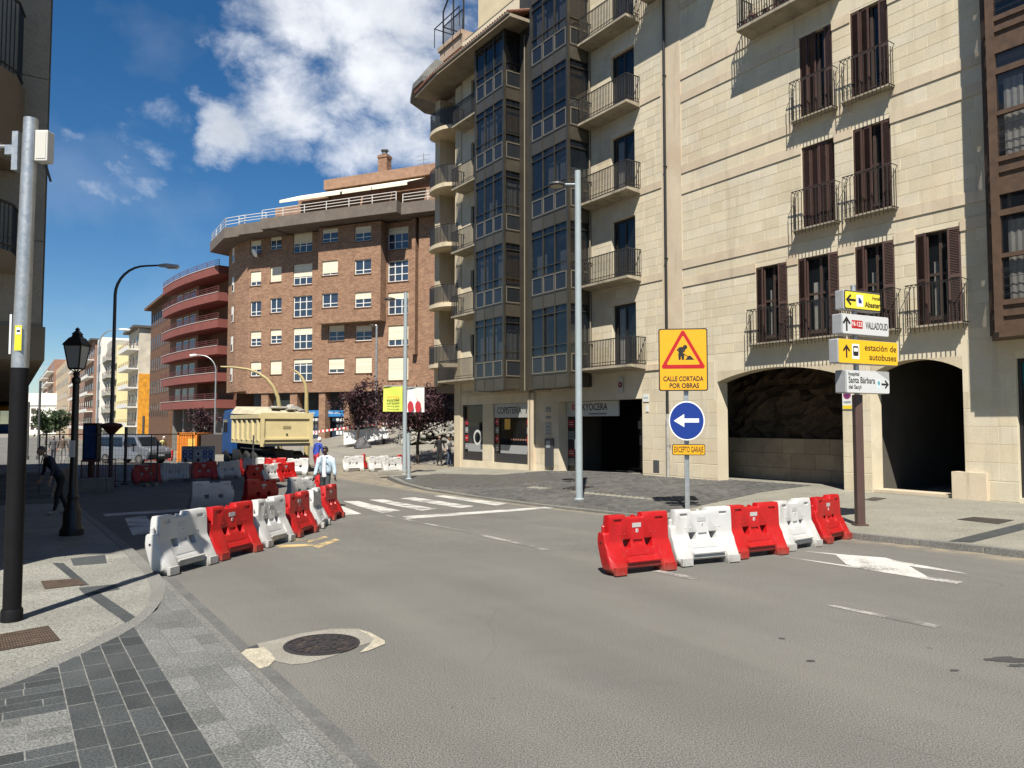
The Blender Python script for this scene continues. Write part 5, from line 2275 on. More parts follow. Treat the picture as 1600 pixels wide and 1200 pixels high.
# ================================================================ buildings along the left street, one behind the other
def street_block(name, label, px0, px1, p, top, base, m, storeys, end_px=None, z_first=3.0, win_rows=True, bal=None, bal_m=None, end_m=None, win=(1.1, 1.3), bal_out=1.0, step=3.2, roof=None):
    """px0: near street corner, px1: far street corner, both on the plane p metres across"""
    def yp(px):
        return p / (SR.y + SR.x * (px - 800) / FPX)
    def sc(px):
        Y = yp(px)
        X = (px - 800) / FPX * Y
        return X * SD.x + Y * SD.y
    s0, s1 = sc(px0), sc(px1)
    o = sp2xy(s0, p)
    e = empty(name, (o.x, o.y, 0), FROT, label, 'building')
    ln = s1 - s0
    b = MB()
    b.box(0, ln, -12, 0, base, top)
    b.build('wall', m, e)
    if end_m:
        b = MB()
        b.box(-.06, -.002, -12, -.02, base, top - .1)
        b.build('end_wall', end_m, e)
    zz = z_first
    dz = (top - z_first - .4) / storeys
    for k in range(storeys):
        z = z_first + dz * k
        n = max(1, int(ln / step))
        for i in range(n):
            x = ln * (i + .5) / n
            bb = MB()
            bb.box(x - win[0] / 2, x + win[0] / 2, -.05, .04, z + .75, z + .75 + win[1])
            w = bb.build('window', FRAMEB, e)
            bb = MB()
            bb.box(x - win[0] / 2 + .1, x + win[0] / 2 - .1, .03, .06, z + .85, z + .65 + win[1])
            bb.build('pane', FGLASS, w)
        if bal:
            for (t0, t1) in bal:
                bb = MB()
                bb.box(ln * t0, ln * t1, 0, bal_out, z - .1, z + .1)
                bb.box(ln * t0, ln * t1, bal_out - .12, bal_out, z + .1, z + .55)
                q = bb.build('balcony', bal_m, e)
                r = MB()
                for hh in (.75, 1.0):
                    r.tube([(ln * t0, .0, z + hh), (ln * t0, bal_out - .06, z + hh), (ln * t1, bal_out - .06, z + hh)], .03, 4)
                for j in range(6):
                    x = ln * (t0 + (t1 - t0) * j / 5)
                    r.tube([(x, bal_out - .06, z + .5), (x, bal_out - .06, z + 1.0)], .03, 4)
                r.build('railing', REDM, q)
    if roof:
        b = MB()
        b.box(-.5, ln + .3, -12, .9, top, top + .35)
        b.build('roof', roof, e)
    return e


WHT = mat('white_render', (.68, .66, .6), .85, var=.08, vscale=.4)
YLW = mat('pale_yellow_render', (.72, .64, .36), .85, var=.06, vscale=.4)
GRY = mat('grey_render', (.38, .36, .31), .85, var=.12, vscale=.5)
TAN = mat('tan_render', (.46, .36, .24), .85, var=.1, vscale=.5)
PINK = mat('pinkish_brick', (.28, .16, .11), .9, var=.15, vscale=.6)
ORNG = mat('orange_netting', (.62, .27, .02), .8, var=.3, vscale=1.5, fine=.2, fscale=8)
CRM = mat('cream_render', (.52, .47, .38), .9, var=.25, vscale=.5, stain=(.33, .29, .23), stain_scale=.3, stain_amt=.6)
ROOFD = mat('dark_roof', (.08, .07, .06), .8)
# the brown brick wing beside the red balconies
bw = street_block('brown_brick_wing', 'brown brick block with narrow paired windows left of red balconies', 264, 233, 17.3, 18.4, -2, BRICKD, 5, win_rows=True, win=(.55, 1.9), step=1.7, z_first=2.2, roof=BRICKD)
ob = street_block('netted_building', 'block with white balconies and orange netting on its end wall', 215, 199, 16.6, 16.6, -2, CRM, 5, bal=[(.02, .98)], bal_m=WHT, end_m=CRM, z_first=1.6, bal_out=1.6, roof=ROOFD)
b = MB()
b.box(-.12, -.065, -9, -.02, -1.8, 9.6)
b.build('orange_netting', ORNG, ob)
street_block('yellow_building', 'pale yellow end wall building behind the netted block', 181.5, 176, 15.6, 15.4, -2, YLW, 5, end_m=YLW, z_first=1.6, bal=[(.0, 1)], bal_m=GRY, bal_out=.6)
street_block('grey_balcony_building', 'grey block with concrete balcony bands behind the tall lamp post', 173, 160, 14.9, 16.4, -2, GRY, 5, z_first=1.0, bal=[(.0, 1)], bal_m=GRY, bal_out=.7, end_m=GRY)
street_block('white_building', 'narrow white rendered block far along the left street', 156, 150, 14.0, 17.6, -2, WHT, 5, z_first=1.0, end_m=WHT)
street_block('brown_balcony_building', 'brown block with stacked pale balconies far along the left street', 146, 108, 14.6, 18.8, -2, PINK, 5, z_first=1.0, bal=[(.02, .3), (.5, .8)], bal_m=WHT, bal_out=1.2, step=5, win=(1.8, 1.6), roof=ROOFD)
street_block('tan_building', 'plain tan block with small windows far along the left street', 106, 84, 14.2, 20.5, -2, TAN, 5, z_first=1.0, step=6, win=(1.8, 1.8))
street_block('farthest_building', 'reddish block with balconies at the far end of the left street', 83, 66, 13.6, 24.5, -2, PINK, 6, z_first=1.0, bal=[(.02, .4), (.5, .9)], bal_m=WHT, step=14, win=(4, 2), bal_out=2)
# sunlit white building closing the street
q = at(50, 690, 260)
e = empty('white_end_building', (q.x, 260, -2), 0, 'sunlit white building closing the far left street', 'building')
b = MB()
b.box(-3.5, 30, 0, 14, 0, 14.2)
b.build('wall', WHT, e)
b = MB()
b.box(-3.6, 30, -.3, 14, 10.2, 14.3)
b.build('parapet', WHT, e)
for k in range(3):
    for j in range(3):
        b = MB()
        b.box(-2.5 + j * 1.9, -1.3 + j * 1.9, -.08, .05, 2 + k * 2.8, 3.6 + k * 2.8)
        b.build('window', FRAMEB, e)
# rows that close the view behind: hills and far roofs
HILL = mat('far_hill', (.1, .11, .07), .95, var=.3, vscale=.02)
b = MB()
rnd = random.Random(9)
n = 60
vs = []
for i in range(n + 1):
    x = -900 + 1800 * i / n
    zz = 10 + 12 * math.sin(i * .31) + rnd.uniform(-3, 3)
    vs += [(x, 900, -6), (x, 930, max(4, zz)), (x, 1100, max(6, zz) + 4)]
fs = []
for i in range(n):
    fs += [(i * 3, i * 3 + 3, i * 3 + 4, i * 3 + 1), (i * 3 + 1, i * 3 + 4, i * 3 + 5, i * 3 + 2)]
b.add(vs, fs)
tag(b.build('hills', HILL), 'low hills behind the town', None, None, 'structure')
# tower crane far away
q = at(112, 600, 320)
cr = empty('tower_crane', (q.x, 320, -2), R(8), 'thin grey tower crane jib above the far left roofs', 'crane')
CRN = mat('crane_grey', (.35, .36, .38), .6)
b = MB()
zj = at(80, 577, 320).z + 2
b.tube([(0, 0, 0), (0, 0, zj + 5)], .4, 4)
b.build('mast', CRN, cr)
b = MB()
for dz in (0, 1.1):
    b.tube([(-21, 0, zj + dz), (6, 0, zj + dz)], .12, 4)
for k in range(27):
    x = -21 + k
    b.tube([(x, 0, zj + (0 if k % 2 else 1.1)), (x + 1, 0, zj + (1.1 if k % 2 else 0))], .08, 3)
b.tube([(0, 0, zj + 5), (-18, 0, zj + 1.1)], .08, 3)
b.build('jib', CRN, cr)

# ================================================================ left building in shade, upper floors overhanging the pavement
LC = Vector((-6.35, 10.3))
ls, lpp = xy2sp(LC.x, LC.y)
lb = empty('left_building', (LC.x, LC.y, 0), FROT, 'tall stone building in shade at the left edge with rounded balconies', 'building')
# local: x along the street away, y towards the left (out of its hidden side), street face at y=0 pointing -y
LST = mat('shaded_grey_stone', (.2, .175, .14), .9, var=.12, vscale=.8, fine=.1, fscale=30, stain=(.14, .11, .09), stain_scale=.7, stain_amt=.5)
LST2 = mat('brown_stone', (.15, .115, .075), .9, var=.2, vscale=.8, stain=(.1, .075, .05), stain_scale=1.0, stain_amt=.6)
H1, H2 = 14.6, 19.0
b = MB()
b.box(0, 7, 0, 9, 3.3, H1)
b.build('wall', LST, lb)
b = MB()
b.box(7, 14, 0.05, 9, 3.3, H2)
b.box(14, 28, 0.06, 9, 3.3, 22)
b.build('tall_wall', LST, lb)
for k in range(10):
    b = MB()
    z0 = 3.34 + k * 1.12
    for j in range(6):
        pass
    b.box(-.018, 0, .0, .9, z0 + .008, z0 + 1.112)
    b.build('stone_panel', LST, lb)
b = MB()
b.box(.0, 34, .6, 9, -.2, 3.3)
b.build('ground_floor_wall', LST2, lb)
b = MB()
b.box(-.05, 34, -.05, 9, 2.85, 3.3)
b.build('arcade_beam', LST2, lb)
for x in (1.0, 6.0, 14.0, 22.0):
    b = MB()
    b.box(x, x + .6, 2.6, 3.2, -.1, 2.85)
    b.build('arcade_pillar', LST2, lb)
# street-side balconies and downpipes seen end on
for z in (6.7, 9.9):
    b = MB()
    b.box(4.5, 6.5, -.16, 0, z - .15, z)
    q = b.build('balcony', LST2, lb)
    r = MB()
    for k in range(16):
        r.tube([(4.5 + k * .13, -.14, z), (4.5 + k * .13, -.14, z + 1)], .012, 4)
    r.tube([(4.5, -.14, z + 1), (6.5, -.14, z + 1)], .02, 4)
    r.build('balustrade', IRON, q)
b = MB()
b.tube([(.12, .02, 2.9), (.12, .02, H1)], .045, 6)
b.build('drain_pipe', BLACKP, lb)
b = MB()
b.tube([(-.03, .03, 5.75), (-.03, 1.5, 5.75)], .02, 4)
b.tube([(-.03, .03, 5.75), (-.03, .0, 5.5), (.0, -.06, 5.3)], .02, 4)
b.build('cable', BLACKP, lb)
# rounded balconies on the near face
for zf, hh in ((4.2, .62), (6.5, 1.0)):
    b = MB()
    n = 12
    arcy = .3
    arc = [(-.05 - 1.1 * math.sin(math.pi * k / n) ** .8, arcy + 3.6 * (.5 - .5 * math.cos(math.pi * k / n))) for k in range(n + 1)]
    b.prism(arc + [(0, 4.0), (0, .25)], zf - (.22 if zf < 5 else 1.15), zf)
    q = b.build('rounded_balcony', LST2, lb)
    r = MB()
    for k in range(n * 4 + 1):
        i, t = min(n - 1, k // 4), (k % 4) / 4 if k < n * 4 else 1
        x = arc[i][0] + (arc[i + 1][0] - arc[i][0]) * t + .05
        y = arc[i][1] + (arc[i + 1][1] - arc[i][1]) * t
        r.tube([(x, y, zf), (x, y, zf + hh)], .011, 4)
    r.tube([(x + .05, y, zf + hh) for x, y in arc], .02, 4)
    r.tube([(x + .05, y, zf + .08) for x, y in arc], .014, 4)
    r.build('balustrade', IRON, q)
b = MB()
b.box(-.03, .0, 2.2, 4.4, 3.5, 4.0)
b.box(-.03, .0, 2.2, 4.4, 4.45, 6.6)
b.build('balcony_door', mat('brown_door', (.06, .03, .02), .6), lb)
# unseen slab above the frame, added and shaped to shade the near wall
inv = Matrix.Rotation(-FROT, 2)
ro = [tuple(inv @ (Vector(q) - LC)) for q in ((-6.2, 10.35), (-7.2, 1.8), (-15, 1.8), (-15, 10.35))]
b = MB()
b.prism(ro, H1 - .7, H1)
b.build('shade_slab', LST, lb)
# ================================================================ plastic road barriers
PRED = mat('red_plastic', (.37, .005, .006), .42, spec=.45, var=.1, vscale=3, stain=(.29, .014, .012), stain_scale=2.5, stain_amt=.4, foot=((.2, .1, .07), .2))
PWHT = mat('white_plastic', (.47, .468, .455), .45, spec=.45, var=.05, vscale=3, stain=(.38, .355, .31), stain_scale=2.2, stain_amt=.4, foot=((.26, .235, .19), .25))
PLATE = mat('plate_grey', (.42, .42, .41), .5)
STICK = mat('sticker_white', (.7, .7, .7), .5)
BL, BH = 1.2, .86


def barrier_mesh(m):
    """water-filled barrier: lofted body with flared foot, then pockets cut through"""
    def prof(x):
        ax = abs(x)
        foot = .34 < ax < .585
        # height, front, back (front is -y): upright wall on top, lower part slanting forward to the foot
        pts = [(.0, -.285, -.04), (.09, -.29, -.025), (.15, -.265, .0), (.28, -.20, .045), (.37, -.15, .075), (.43, -.11, .088), (.48, -.09, .09), (.74, -.08, .08), (.80, -.074, .074)]
        top = BH
        if x < -.5:
            top = .60
        elif x < -.20:
            top = BH - .015
        elif x < .12:
            top = BH - .055
        out = []
        for i, (z, f, bk_) in enumerate(pts):
            if not foot:
                if z < .1:
                    z, f = (.085, f + .07) if z == 0 else (.11, f + .055)
                elif z < .3:
                    f += .03
            out.append((min(z, top - .02 - .002 * (9 - i)), f, bk_))
        out.append((top, -.055, .055))
        return out
    xs = [-.6, -.585, -.505, -.495, -.345, -.335, -.205, -.195, -.06, .06, .115, .125, .335, .345, .565, .585, .6]
    rings = []
    for x in xs:
        pr = prof(x if abs(x) < .599 else x * .985)
        k = .85 if abs(x) > .59 else 1.0
        left = [(x, (f + bk_) / 2 + (f - bk_) / 2 * k, z) for z, f, bk_ in pr]
        right = [(x, (f + bk_) / 2 - (f - bk_) / 2 * k, z) for z, f, bk_ in reversed(pr)]
        rings.append(left + right)
    n = len(rings[0])
    b = MB()
    vs = [p for r in rings for p in r]
    fs = []
    for i in range(len(xs) - 1):
        for k in range(n):
            fs.append((i * n + k, i * n + (k + 1) % n, (i + 1) * n + (k + 1) % n, (i + 1) * n + k))
    fs.append(tuple(range(n)))
    fs.append(tuple((len(xs) - 1) * n + k for k in range(n - 1, -1, -1)))
    b.add(vs, fs)
    me = b.mesh('body', m)
    bm = bmesh.new()
    bm.from_mesh(me)
    bmesh.ops.recalc_face_normals(bm, faces=bm.faces[:])
    bm.to_mesh(me)
    bm.free()
    body = link('barrier_tmp', me)
    cut = MB()
    # two through windows, wedge shaped, and hand holes near the top
    for cx in (-.2, .2):
        cut.add([(cx - .075, -.4, .37), (cx + .05, -.4, .37), (cx + .075, -.4, .49), (cx - .075, -.4, .49), (cx - .075, .4, .37), (cx + .05, .4, .37), (cx + .075, .4, .49), (cx - .075, .4, .49)],
                [(0, 1, 2, 3), (7, 6, 5, 4), (0, 4, 5, 1), (1, 5, 6, 2), (2, 6, 7, 3), (3, 7, 4, 0)])
    for sy in (-1, 1):
        for cx, z0, z1, w in ((-.35, .73, .785, .07), (.42, .74, .79, .075)):
            cut.box(cx - w, cx + w, sy * .055 if sy > 0 else -.4, .4 if sy > 0 else sy * .055, z0, z1)
    cut.box(-.085, .085, -.5, -.075, .425, .475)
    # recess pockets on the slanting face
    Ms_ = Matrix.Translation((0, -.205, .265)) @ Matrix.Rotation(R(50), 4, 'X')
    cut.box(-.26, .26, -.05, .012, -.03, .09, Ms_ @ Matrix.Translation((0, -.0, .0)))
    for cx in (-.38, .38):
        pass
    cm = cut.mesh('cutter', m)
    bm = bmesh.new()
    bm.from_mesh(cm)
    bmesh.ops.recalc_face_normals(bm, faces=bm.faces[:])
    bm.to_mesh(cm)
    bm.free()
    co = link('cutter', cm)
    md = body.modifiers.new('cut', 'BOOLEAN')
    md.operation = 'DIFFERENCE'
    md.object = co
    md.solver = 'EXACT'
    bv = body.modifiers.new('bev', 'BEVEL')
    bv.width = .011
    bv.segments = 2
    bv.limit_method = 'ANGLE'
    bv.angle_limit = R(28)
    dg = bpy.context.evaluated_depsgraph_get()
    res = bpy.data.meshes.new_from_object(body.evaluated_get(dg))
    bpy.data.objects.remove(body)
    bpy.data.objects.remove(co)
    res.name = 'barrier_body'
    smooth_by_angle(res, 34)
    return res


def barrier_proto(m, cname):
    e = empty('road_barrier', (0, 0, -50), 0, 'x', 'road barrier', 'red and white plastic road barriers')
    link('body', barrier_mesh(m), e)
    b = MB()
    b.lathe([(.03, 0), (.03, .1), (.02, .115)], (-.55, 0, .585), 10)
    b.build('pin', m, e)
    b = MB()
    b.lathe([(.03, 0), (.03, .035)], (-.02, 0, BH - .06), 10)
    b.build('filler_cap', m, e)
    # raised pads and studs
    b = MB()
    for cx in (-.28, .3):
        for dx in (-.045, .045):
            for sy in (-1, 1):
                b.lathe([(.016, -.02), (.016, .0), (.010, .006)], (0, 0, 0), 8, Matrix.Translation((cx + dx, sy * .087, .56)) @ Matrix.Rotation(R(-90 * sy), 4, 'X'))
    b.tube([(-.3, -.25, .185), (.3, -.25, .185)], .02, 6)
    b.cbox((-.46, -.285, .075), (.2, .05, .11))
    b.cbox((.46, -.285, .075), (.2, .05, .11))
    tag(b.build('relief', m, e), None, None, None, 'stuff')
    for sy in (-1, 1):
        b = MB()
        b.box(-.09, .07, sy * .084 - .004, sy * .084 + .004, .655, .72)
        b.build('label_plate', PLATE, e)
        b = MB()
        b.box(-.025, .015, sy * .086 - .004, sy * .086 + .004, .58, .63)
        st = b.build('sticker', STICK, e)
        b = MB()
        b.box(-.012, .003, sy * .092 - .0015, sy * .092 + .0015, .59, .622)
        b.build('sticker_print', TXT, st)
    b = MB()
    b.lathe([(.02, 0), (.02, .004)], (0, 0, 0), 10, Matrix.Translation((-.598, 0, .45)) @ Matrix.Rotation(R(-90), 4, 'Y'))
    b.build('hinge_hole', BLACKP, e)
    return e


bar_r = barrier_proto(PRED, 'red')
bar_w = barrier_proto(PWHT, 'white')
used = {'r': False, 'w': False}


def zplaza(x, y):
    return max(g(y), -.43 + max(0, y - 46) * (.046 + .0087 * max(0, x + 17))) if y > 46 else g(y)


def put_barrier(kind, pl, pr, label, back=.285, zfun=gz, flip=False, tilt=0.0, lift=0.0):
    a, c = hit(*pl, zfun), hit(*pr, zfun)
    dv = Vector((c.x - a.x, c.y - a.y))
    mid = Vector(((a.x + c.x) / 2, (a.y + c.y) / 2))
    n = Vector((-dv.y, dv.x)).normalized()
    if n.dot(mid) < 0:
        n = -n
    mid = mid + n * back
    src = bar_r if kind == 'r' else bar_w
    ang = math.atan2(dv.y, dv.x) + (math.pi if flip else 0)
    z0, z1 = zfun(mid.x - dv.x / 2, mid.y - dv.y / 2), zfun(mid.x + dv.x / 2, mid.y + dv.y / 2)
    loc = (mid.x, mid.y, (z0 + z1) / 2 + lift)
    if not used[kind]:
        used[kind] = True
        o = src
        o.location = loc
        o['label'] = label
    else:
        o = copy_thing(src, loc, ang, label)
    sl_ = math.atan2((z1 - z0) * (-1 if flip else 1), max(.3, dv.length))
    o.rotation_euler = (tilt, -sl_, ang)
    o.scale = (.91, .95, .91)
    return o


# right-hand row
put_barrier('r', (958, 903), (1061, 891), 'red plastic barrier nearest the camera at the left end of the right row')
put_barrier('w', (1070, 887), (1153, 879), 'white plastic barrier second from left in the row by the blue arrow sign')
put_barrier('r', (1160, 875), (1229, 867), 'red plastic barrier in the middle of the row by the blue arrow sign')
put_barrier('w', (1232, 863), (1288, 853), 'white plastic barrier between two red ones at the right of the right row')
put_barrier('r', (1290, 852), (1336, 841), 'red plastic barrier standing against the kerb beside the brown sign post')
# left-hand row
put_barrier('w', (264, 902), (341, 880), 'white plastic barrier half on the left kerb, nearest of the left row')
put_barrier('r', (346, 878), (411, 861), 'red plastic barrier next to the nearest white one in the left row')
put_barrier('w', (415, 858), (464, 844), 'white plastic barrier beside the yellow road marks in the left row')
put_barrier('r', (465, 842), (501, 830), 'red plastic barrier after the yellow road marks in the left row')
put_barrier('w', (503, 828), (518, 818), 'white plastic barrier seen nearly end on near the denim jacket man')
put_barrier('r', (516, 816), (544, 806), 'red plastic barrier at the far end of the left row by the crosswalk')
# shaded row behind
put_barrier('w', (293, 801), (362, 797), 'white plastic barrier in shade standing alone at the left of the shaded row', -.1, flip=True)
put_barrier('r', (368, 797), (437, 791), 'red plastic barrier in shade in the middle of the shaded row', -.1, flip=True)
put_barrier('w', (440, 790), (492, 784), 'white plastic barrier in shade left of the denim jacket man', -.1, flip=True)
put_barrier('r', (494, 784), (516, 776), 'red plastic barrier at the sunny end of the shaded row', .1)
# farther rows round the works
far_bars = [('r', (211, 757), (250, 755), 'dark red barrier at the left end of the works fence row'), ('w', (252, 754), (297, 752), 'white barrier in shade below the safety notice board'),
            ('r', (299, 751), (342, 749), 'red barrier half in sun under the safety notice board'), ('w', (343, 749), (377, 747), 'white barrier half in sun before the truck front wheel'),
            ('r', (379, 748), (390, 739), 'red barrier seen end on before the truck rear wheels'),
            ('r', (394, 757), (418, 755), 'dark red barrier first in the shaded diagonal behind the middle row'), ('w', (419, 755), (440, 753), 'white barrier second in the shaded diagonal behind the middle row'),
            ('r', (441, 753), (462, 751), 'dark red barrier third in the shaded diagonal behind the middle row'),
            ('w', (378, 741), (408, 741), 'white barrier under the truck body, left of a red one'), ('r', (409, 741), (445, 741), 'red barrier under the yellow truck tailgate'),
            ('w', (446, 742), (478, 742), 'white barrier in sun at the right corner of the truck tailgate'),
            ('w', (538, 737), (569, 736), 'white barrier in sun left end of the group by the banner post'), ('r', (571, 737), (579, 728), 'red barrier seen end on between white ones by the banner post'),
            ('w', (580, 737), (607, 736), 'white barrier in sun just left of the banner post'), ('w', (606, 740), (626, 739), 'white barrier overlapping the foot of the banner post'), ('r', (627, 734), (643, 732), 'red barrier behind the banner post'),
            ('r', (512, 717), (533, 716), 'red barrier behind the man in blue overalls'), ('r', (534, 716), (557, 715), 'red barrier left of the dark tarpaulin heap'),
            ('w', (558, 712), (583, 710), 'white barrier before the dark tarpaulin heap'), ('r', (584, 708), (592, 703), 'red barrier right of the dark tarpaulin heap'),
            ('r', (229, 721), (241, 721), 'distant red barrier right of the grey van'), ('r', (250, 720), (262, 720), 'distant red barrier left of the orange container'),
            ('r', (508, 753), (517, 741), 'red barrier behind the legs of the denim jacket man')]
for kd, a, c, lab in far_bars:
    put_barrier(kd, a, c, lab, .25)

# ================================================================ posts, lamps and signs
GALV = mat('galvanised_steel', (.42, .44, .45), .42, metal=.7, var=.12, vscale=6, fine=.08, fscale=40)
GREYP = mat('grey_paint', (.30, .35, .37), .5, var=.06, vscale=4)
LAMPW = mat('lamp_head_white', (.6, .6, .58), .5)
MUST = mat('mustard_paint', (.36, .29, .13), .55, var=.1, vscale=3)


def ground_at(px, py, zfun=gz, dz=0.0):
    return hit(px, py, zfun, dz)


# galvanised pole at the left edge
q = ground_at(18, 970, gz, LZ)
e = empty('camera_pole', q, 0, 'tall galvanised pole with black lower half and boxes at left edge', 'pole')
hp = 5.12 - LZ
b = MB()
b.tube([(0, 0, .02), (0, .0, 2.51)], .082, 20)
b.lathe([(.098, 0), (.098, .1), (.09, .12)], (0, 0, 0), 20)
b.build('black_sleeve', mat('black_pole_paint', (.008, .008, .009), .6, spec=.15, var=.2, vscale=5), e, autosmooth=40)
b = MB()
b.tube([(0, 0, 2.5), (0.03, 0, hp)], [.0785, .068], 20)
b.build('shaft', GALV, e, autosmooth=40)
b = MB()
b.box(-.01, .06, -.083, -.079, 2.68, 2.93)
b.build('yellow_sticker', mat('sticker_yellow', (.78, .6, .03), .5, var=.1, vscale=12), e)
b = MB()
b.box(.005, .05, -.086, -.083, 2.84, 2.91)
b.build('sticker_print', PLW, e)
b = MB()
b.box(.012, .045, -.088, -.086, 2.865, 2.885)
b.build('sticker_print', TXT, e)
b = MB()
b.box(-.1, -.08, -.03, .0, 2.65, 3.05)
b.build('white_strip', STICK, e)
b = MB()
b.cbox((.165, .02, 4.78), (.13, .12, .32), Matrix.Identity(4))
b.build('junction_box', mat('box_white', (.55, .54, .5), .5), e, bevel=.008)
b = MB()
b.cbox((.165, -.042, 4.78), (.1, .006, .27))
b.build('box_lid', mat('box_lid', (.5, .49, .44), .6), e)
b = MB()
b.box(-.12, -.06, -.06, .06, 4.52, 4.92)
b.cbox((-.16, 0, 4.74), (.1, .06, .1))
b.build('bracket', GALV, e)
b = MB()
b.tube([(-.2, 0, 4.78), (-.3, 0, 4.78)], .02, 8)
b.cbox((-.42, 0, 4.79), (.26, .08, .08))
b.build('camera_unit', mat('camera_grey', (.28, .29, .3), .4), e)

# lantern
q = ground_at(112, 836, gz, LZ)
e = empty('lantern_post', q, 0, 'black cast iron street lantern standing in shade on the left pavement', 'street lamp')
hl = 3.72 - q.z
BLK = mat('lantern_black', (.012, .013, .014), .4, var=.1, vscale=8)
b = MB()
b.lathe([(.2, 0), (.2, .1), (.17, .14), (.15, .2), (.15, .42), (.12, .48), (.1, .55), (.085, .62), (.1, .68), (.075, .74), (.065, 1.0), (.055, hl - 1.0), (.075, hl - .97), (.075, hl - .9), (.04, hl - .86), (.06, hl - .82), (.04, hl - .78)], (0, 0, 0), 14)
b.build('post', BLK, e, autosmooth=30)
b = MB()
zb, zt = hl - .72, hl - .30


def hexring(r, z, n=4, o=math.pi / 4):
    return [(r * math.cos(2 * math.pi * k / n + o), r * math.sin(2 * math.pi * k / n + o), z) for k in range(n)]


lo, hi = hexring(.13, zb), hexring(.215, zt)
for k in range(4):
    b.tube([lo[k], hi[k]], .014, 4)
    b.tube([lo[k], lo[(k + 1) % 4]], .014, 4)
    b.tube([hi[k], hi[(k + 1) % 4]], .018, 4)
    b.tube([(0, 0, hl - .8), lo[k]], .012, 4)
b.build('cage', BLK, e)
for k in range(4):
    b = MB()
    j = (k + 1) % 4
    b.quad(lo[k], lo[j], hi[j], hi[k])
    b.build('pane', mat('frosted_pane', (.35, .36, .36), .4), e)
b = MB()
b.lathe([(.25, zt + .0), (.235, zt + .03), (.14, zt + .14), (.1, zt + .16), (.085, zt + .2), (.1, zt + .21), (.05, zt + .26), (.03, zt + .28), (.045, zt + .3), (.0, zt + .34)], (0, 0, 0), 4, Matrix.Rotation(math.pi / 4, 4, 'Z'))
b.build('roof', BLK, e)
b = MB()
b.cbox((.0, -.068, 1.55), (.1, .012, .3))
b.build('paper_notice', PLW, e)


def curved_lamp(name, label, base, H, reach, dirx, r0, m, head_m=LAMPW, side=None, headlen=.6):
    """pole with a swan neck towards the direction dirx (a plan vector)"""
    e = empty(name, base, math.atan2(dirx[1], dirx[0]), label, 'street lamp')
    b = MB()
    rr = min(reach * .9, 1.2)
    pts = [(0, 0, 0), (0, 0, H - rr)]
    rs = [r0, r0 * .72]
    for k in range(1, 9):
        a = math.pi / 2 * k / 8
        pts.append((rr * (1 - math.cos(a)), 0, H - rr + rr * math.sin(a)))
        rs.append(r0 * (.72 - .25 * k / 8))
    pts.append((reach, 0, H + .03))
    rs.append(r0 * .42)
    b.tube(pts, rs, 10)
    b.build('pole', m, e, autosmooth=40)
    b = MB()
    b.lathe([(r0 * 1.6, 0), (r0 * 1.6, .25), (r0 * 1.1, .3)], (0, 0, 0), 12)
    b.build('base', m, e)
    b = MB()
    vs = [(reach - .05, -.05, H - .03), (reach - .05, .05, H - .03), (reach - .05, .05, H + .07), (reach - .05, -.05, H + .07),
          (reach + headlen * .35, -.13, H - .06), (reach + headlen * .35, .13, H - .06), (reach + headlen * .35, .1, H + .1), (reach + headlen * .35, -.1, H + .1),
          (reach + headlen, -.1, H - .05), (reach + headlen, .1, H - .05), (reach + headlen, .07, H + .05), (reach + headlen, -.07, H + .05)]
    b.add(vs, [(0, 3, 2, 1), (0, 1, 5, 4), (1, 2, 6, 5), (2, 3, 7, 6), (3, 0, 4, 7), (4, 5, 9, 8), (5, 6, 10, 9), (6, 7, 11, 10), (7, 4, 8, 11), (8, 9, 10, 11)])
    b.build('lamp_head', head_m, e, bevel=.02)
    b = MB()
    b.box(reach + headlen * .4, reach + headlen * .92, -.08, .08, H - .11, H - .05)
    b.build('lens', mat('lamp_lens', (.5, .5, .48), .2), e)
    return e


q = ground_at(172, 757)
H = at(236, 415, q.y).z - q.z
cl_ = curved_lamp('tall_street_lamp', 'tall dark lamp post with swan neck and hanging flower baskets on the left', q, H, 1.75, (1, .05), .085, mat('dark_grey_pole', (.07, .075, .08), .5), headlen=.75)
b = MB()
zz = at(172, 668, q.y).z - q.z
b.lathe([(.1, -.28), (.3, -.05), (.42, .05), (.36, .15), (.1, .2)], (0, 0, zz), 10)
b.build('flower_basket', mat('basket_red_brown', (.1, .025, .02), .9, var=.5, vscale=14), cl_)
q2 = at(150, 720, 62)
q2.z = g(62)
curved_lamp('far_street_lamp', 'distant lamp post with curved neck above the black lantern', q2, at(170, 515, 62).z - q2.z, 1.6, (1, 0), .08, GALV, headlen=.9)
q3 = at(335, 700, 58)
q3.z = g(58)
curved_lamp('far_street_lamp', 'grey lamp post with neck bent left in front of the red balconies', q3, at(310, 555, 58).z - q3.z, 1.5, (-1, 0), .07, GALV, headlen=.5)
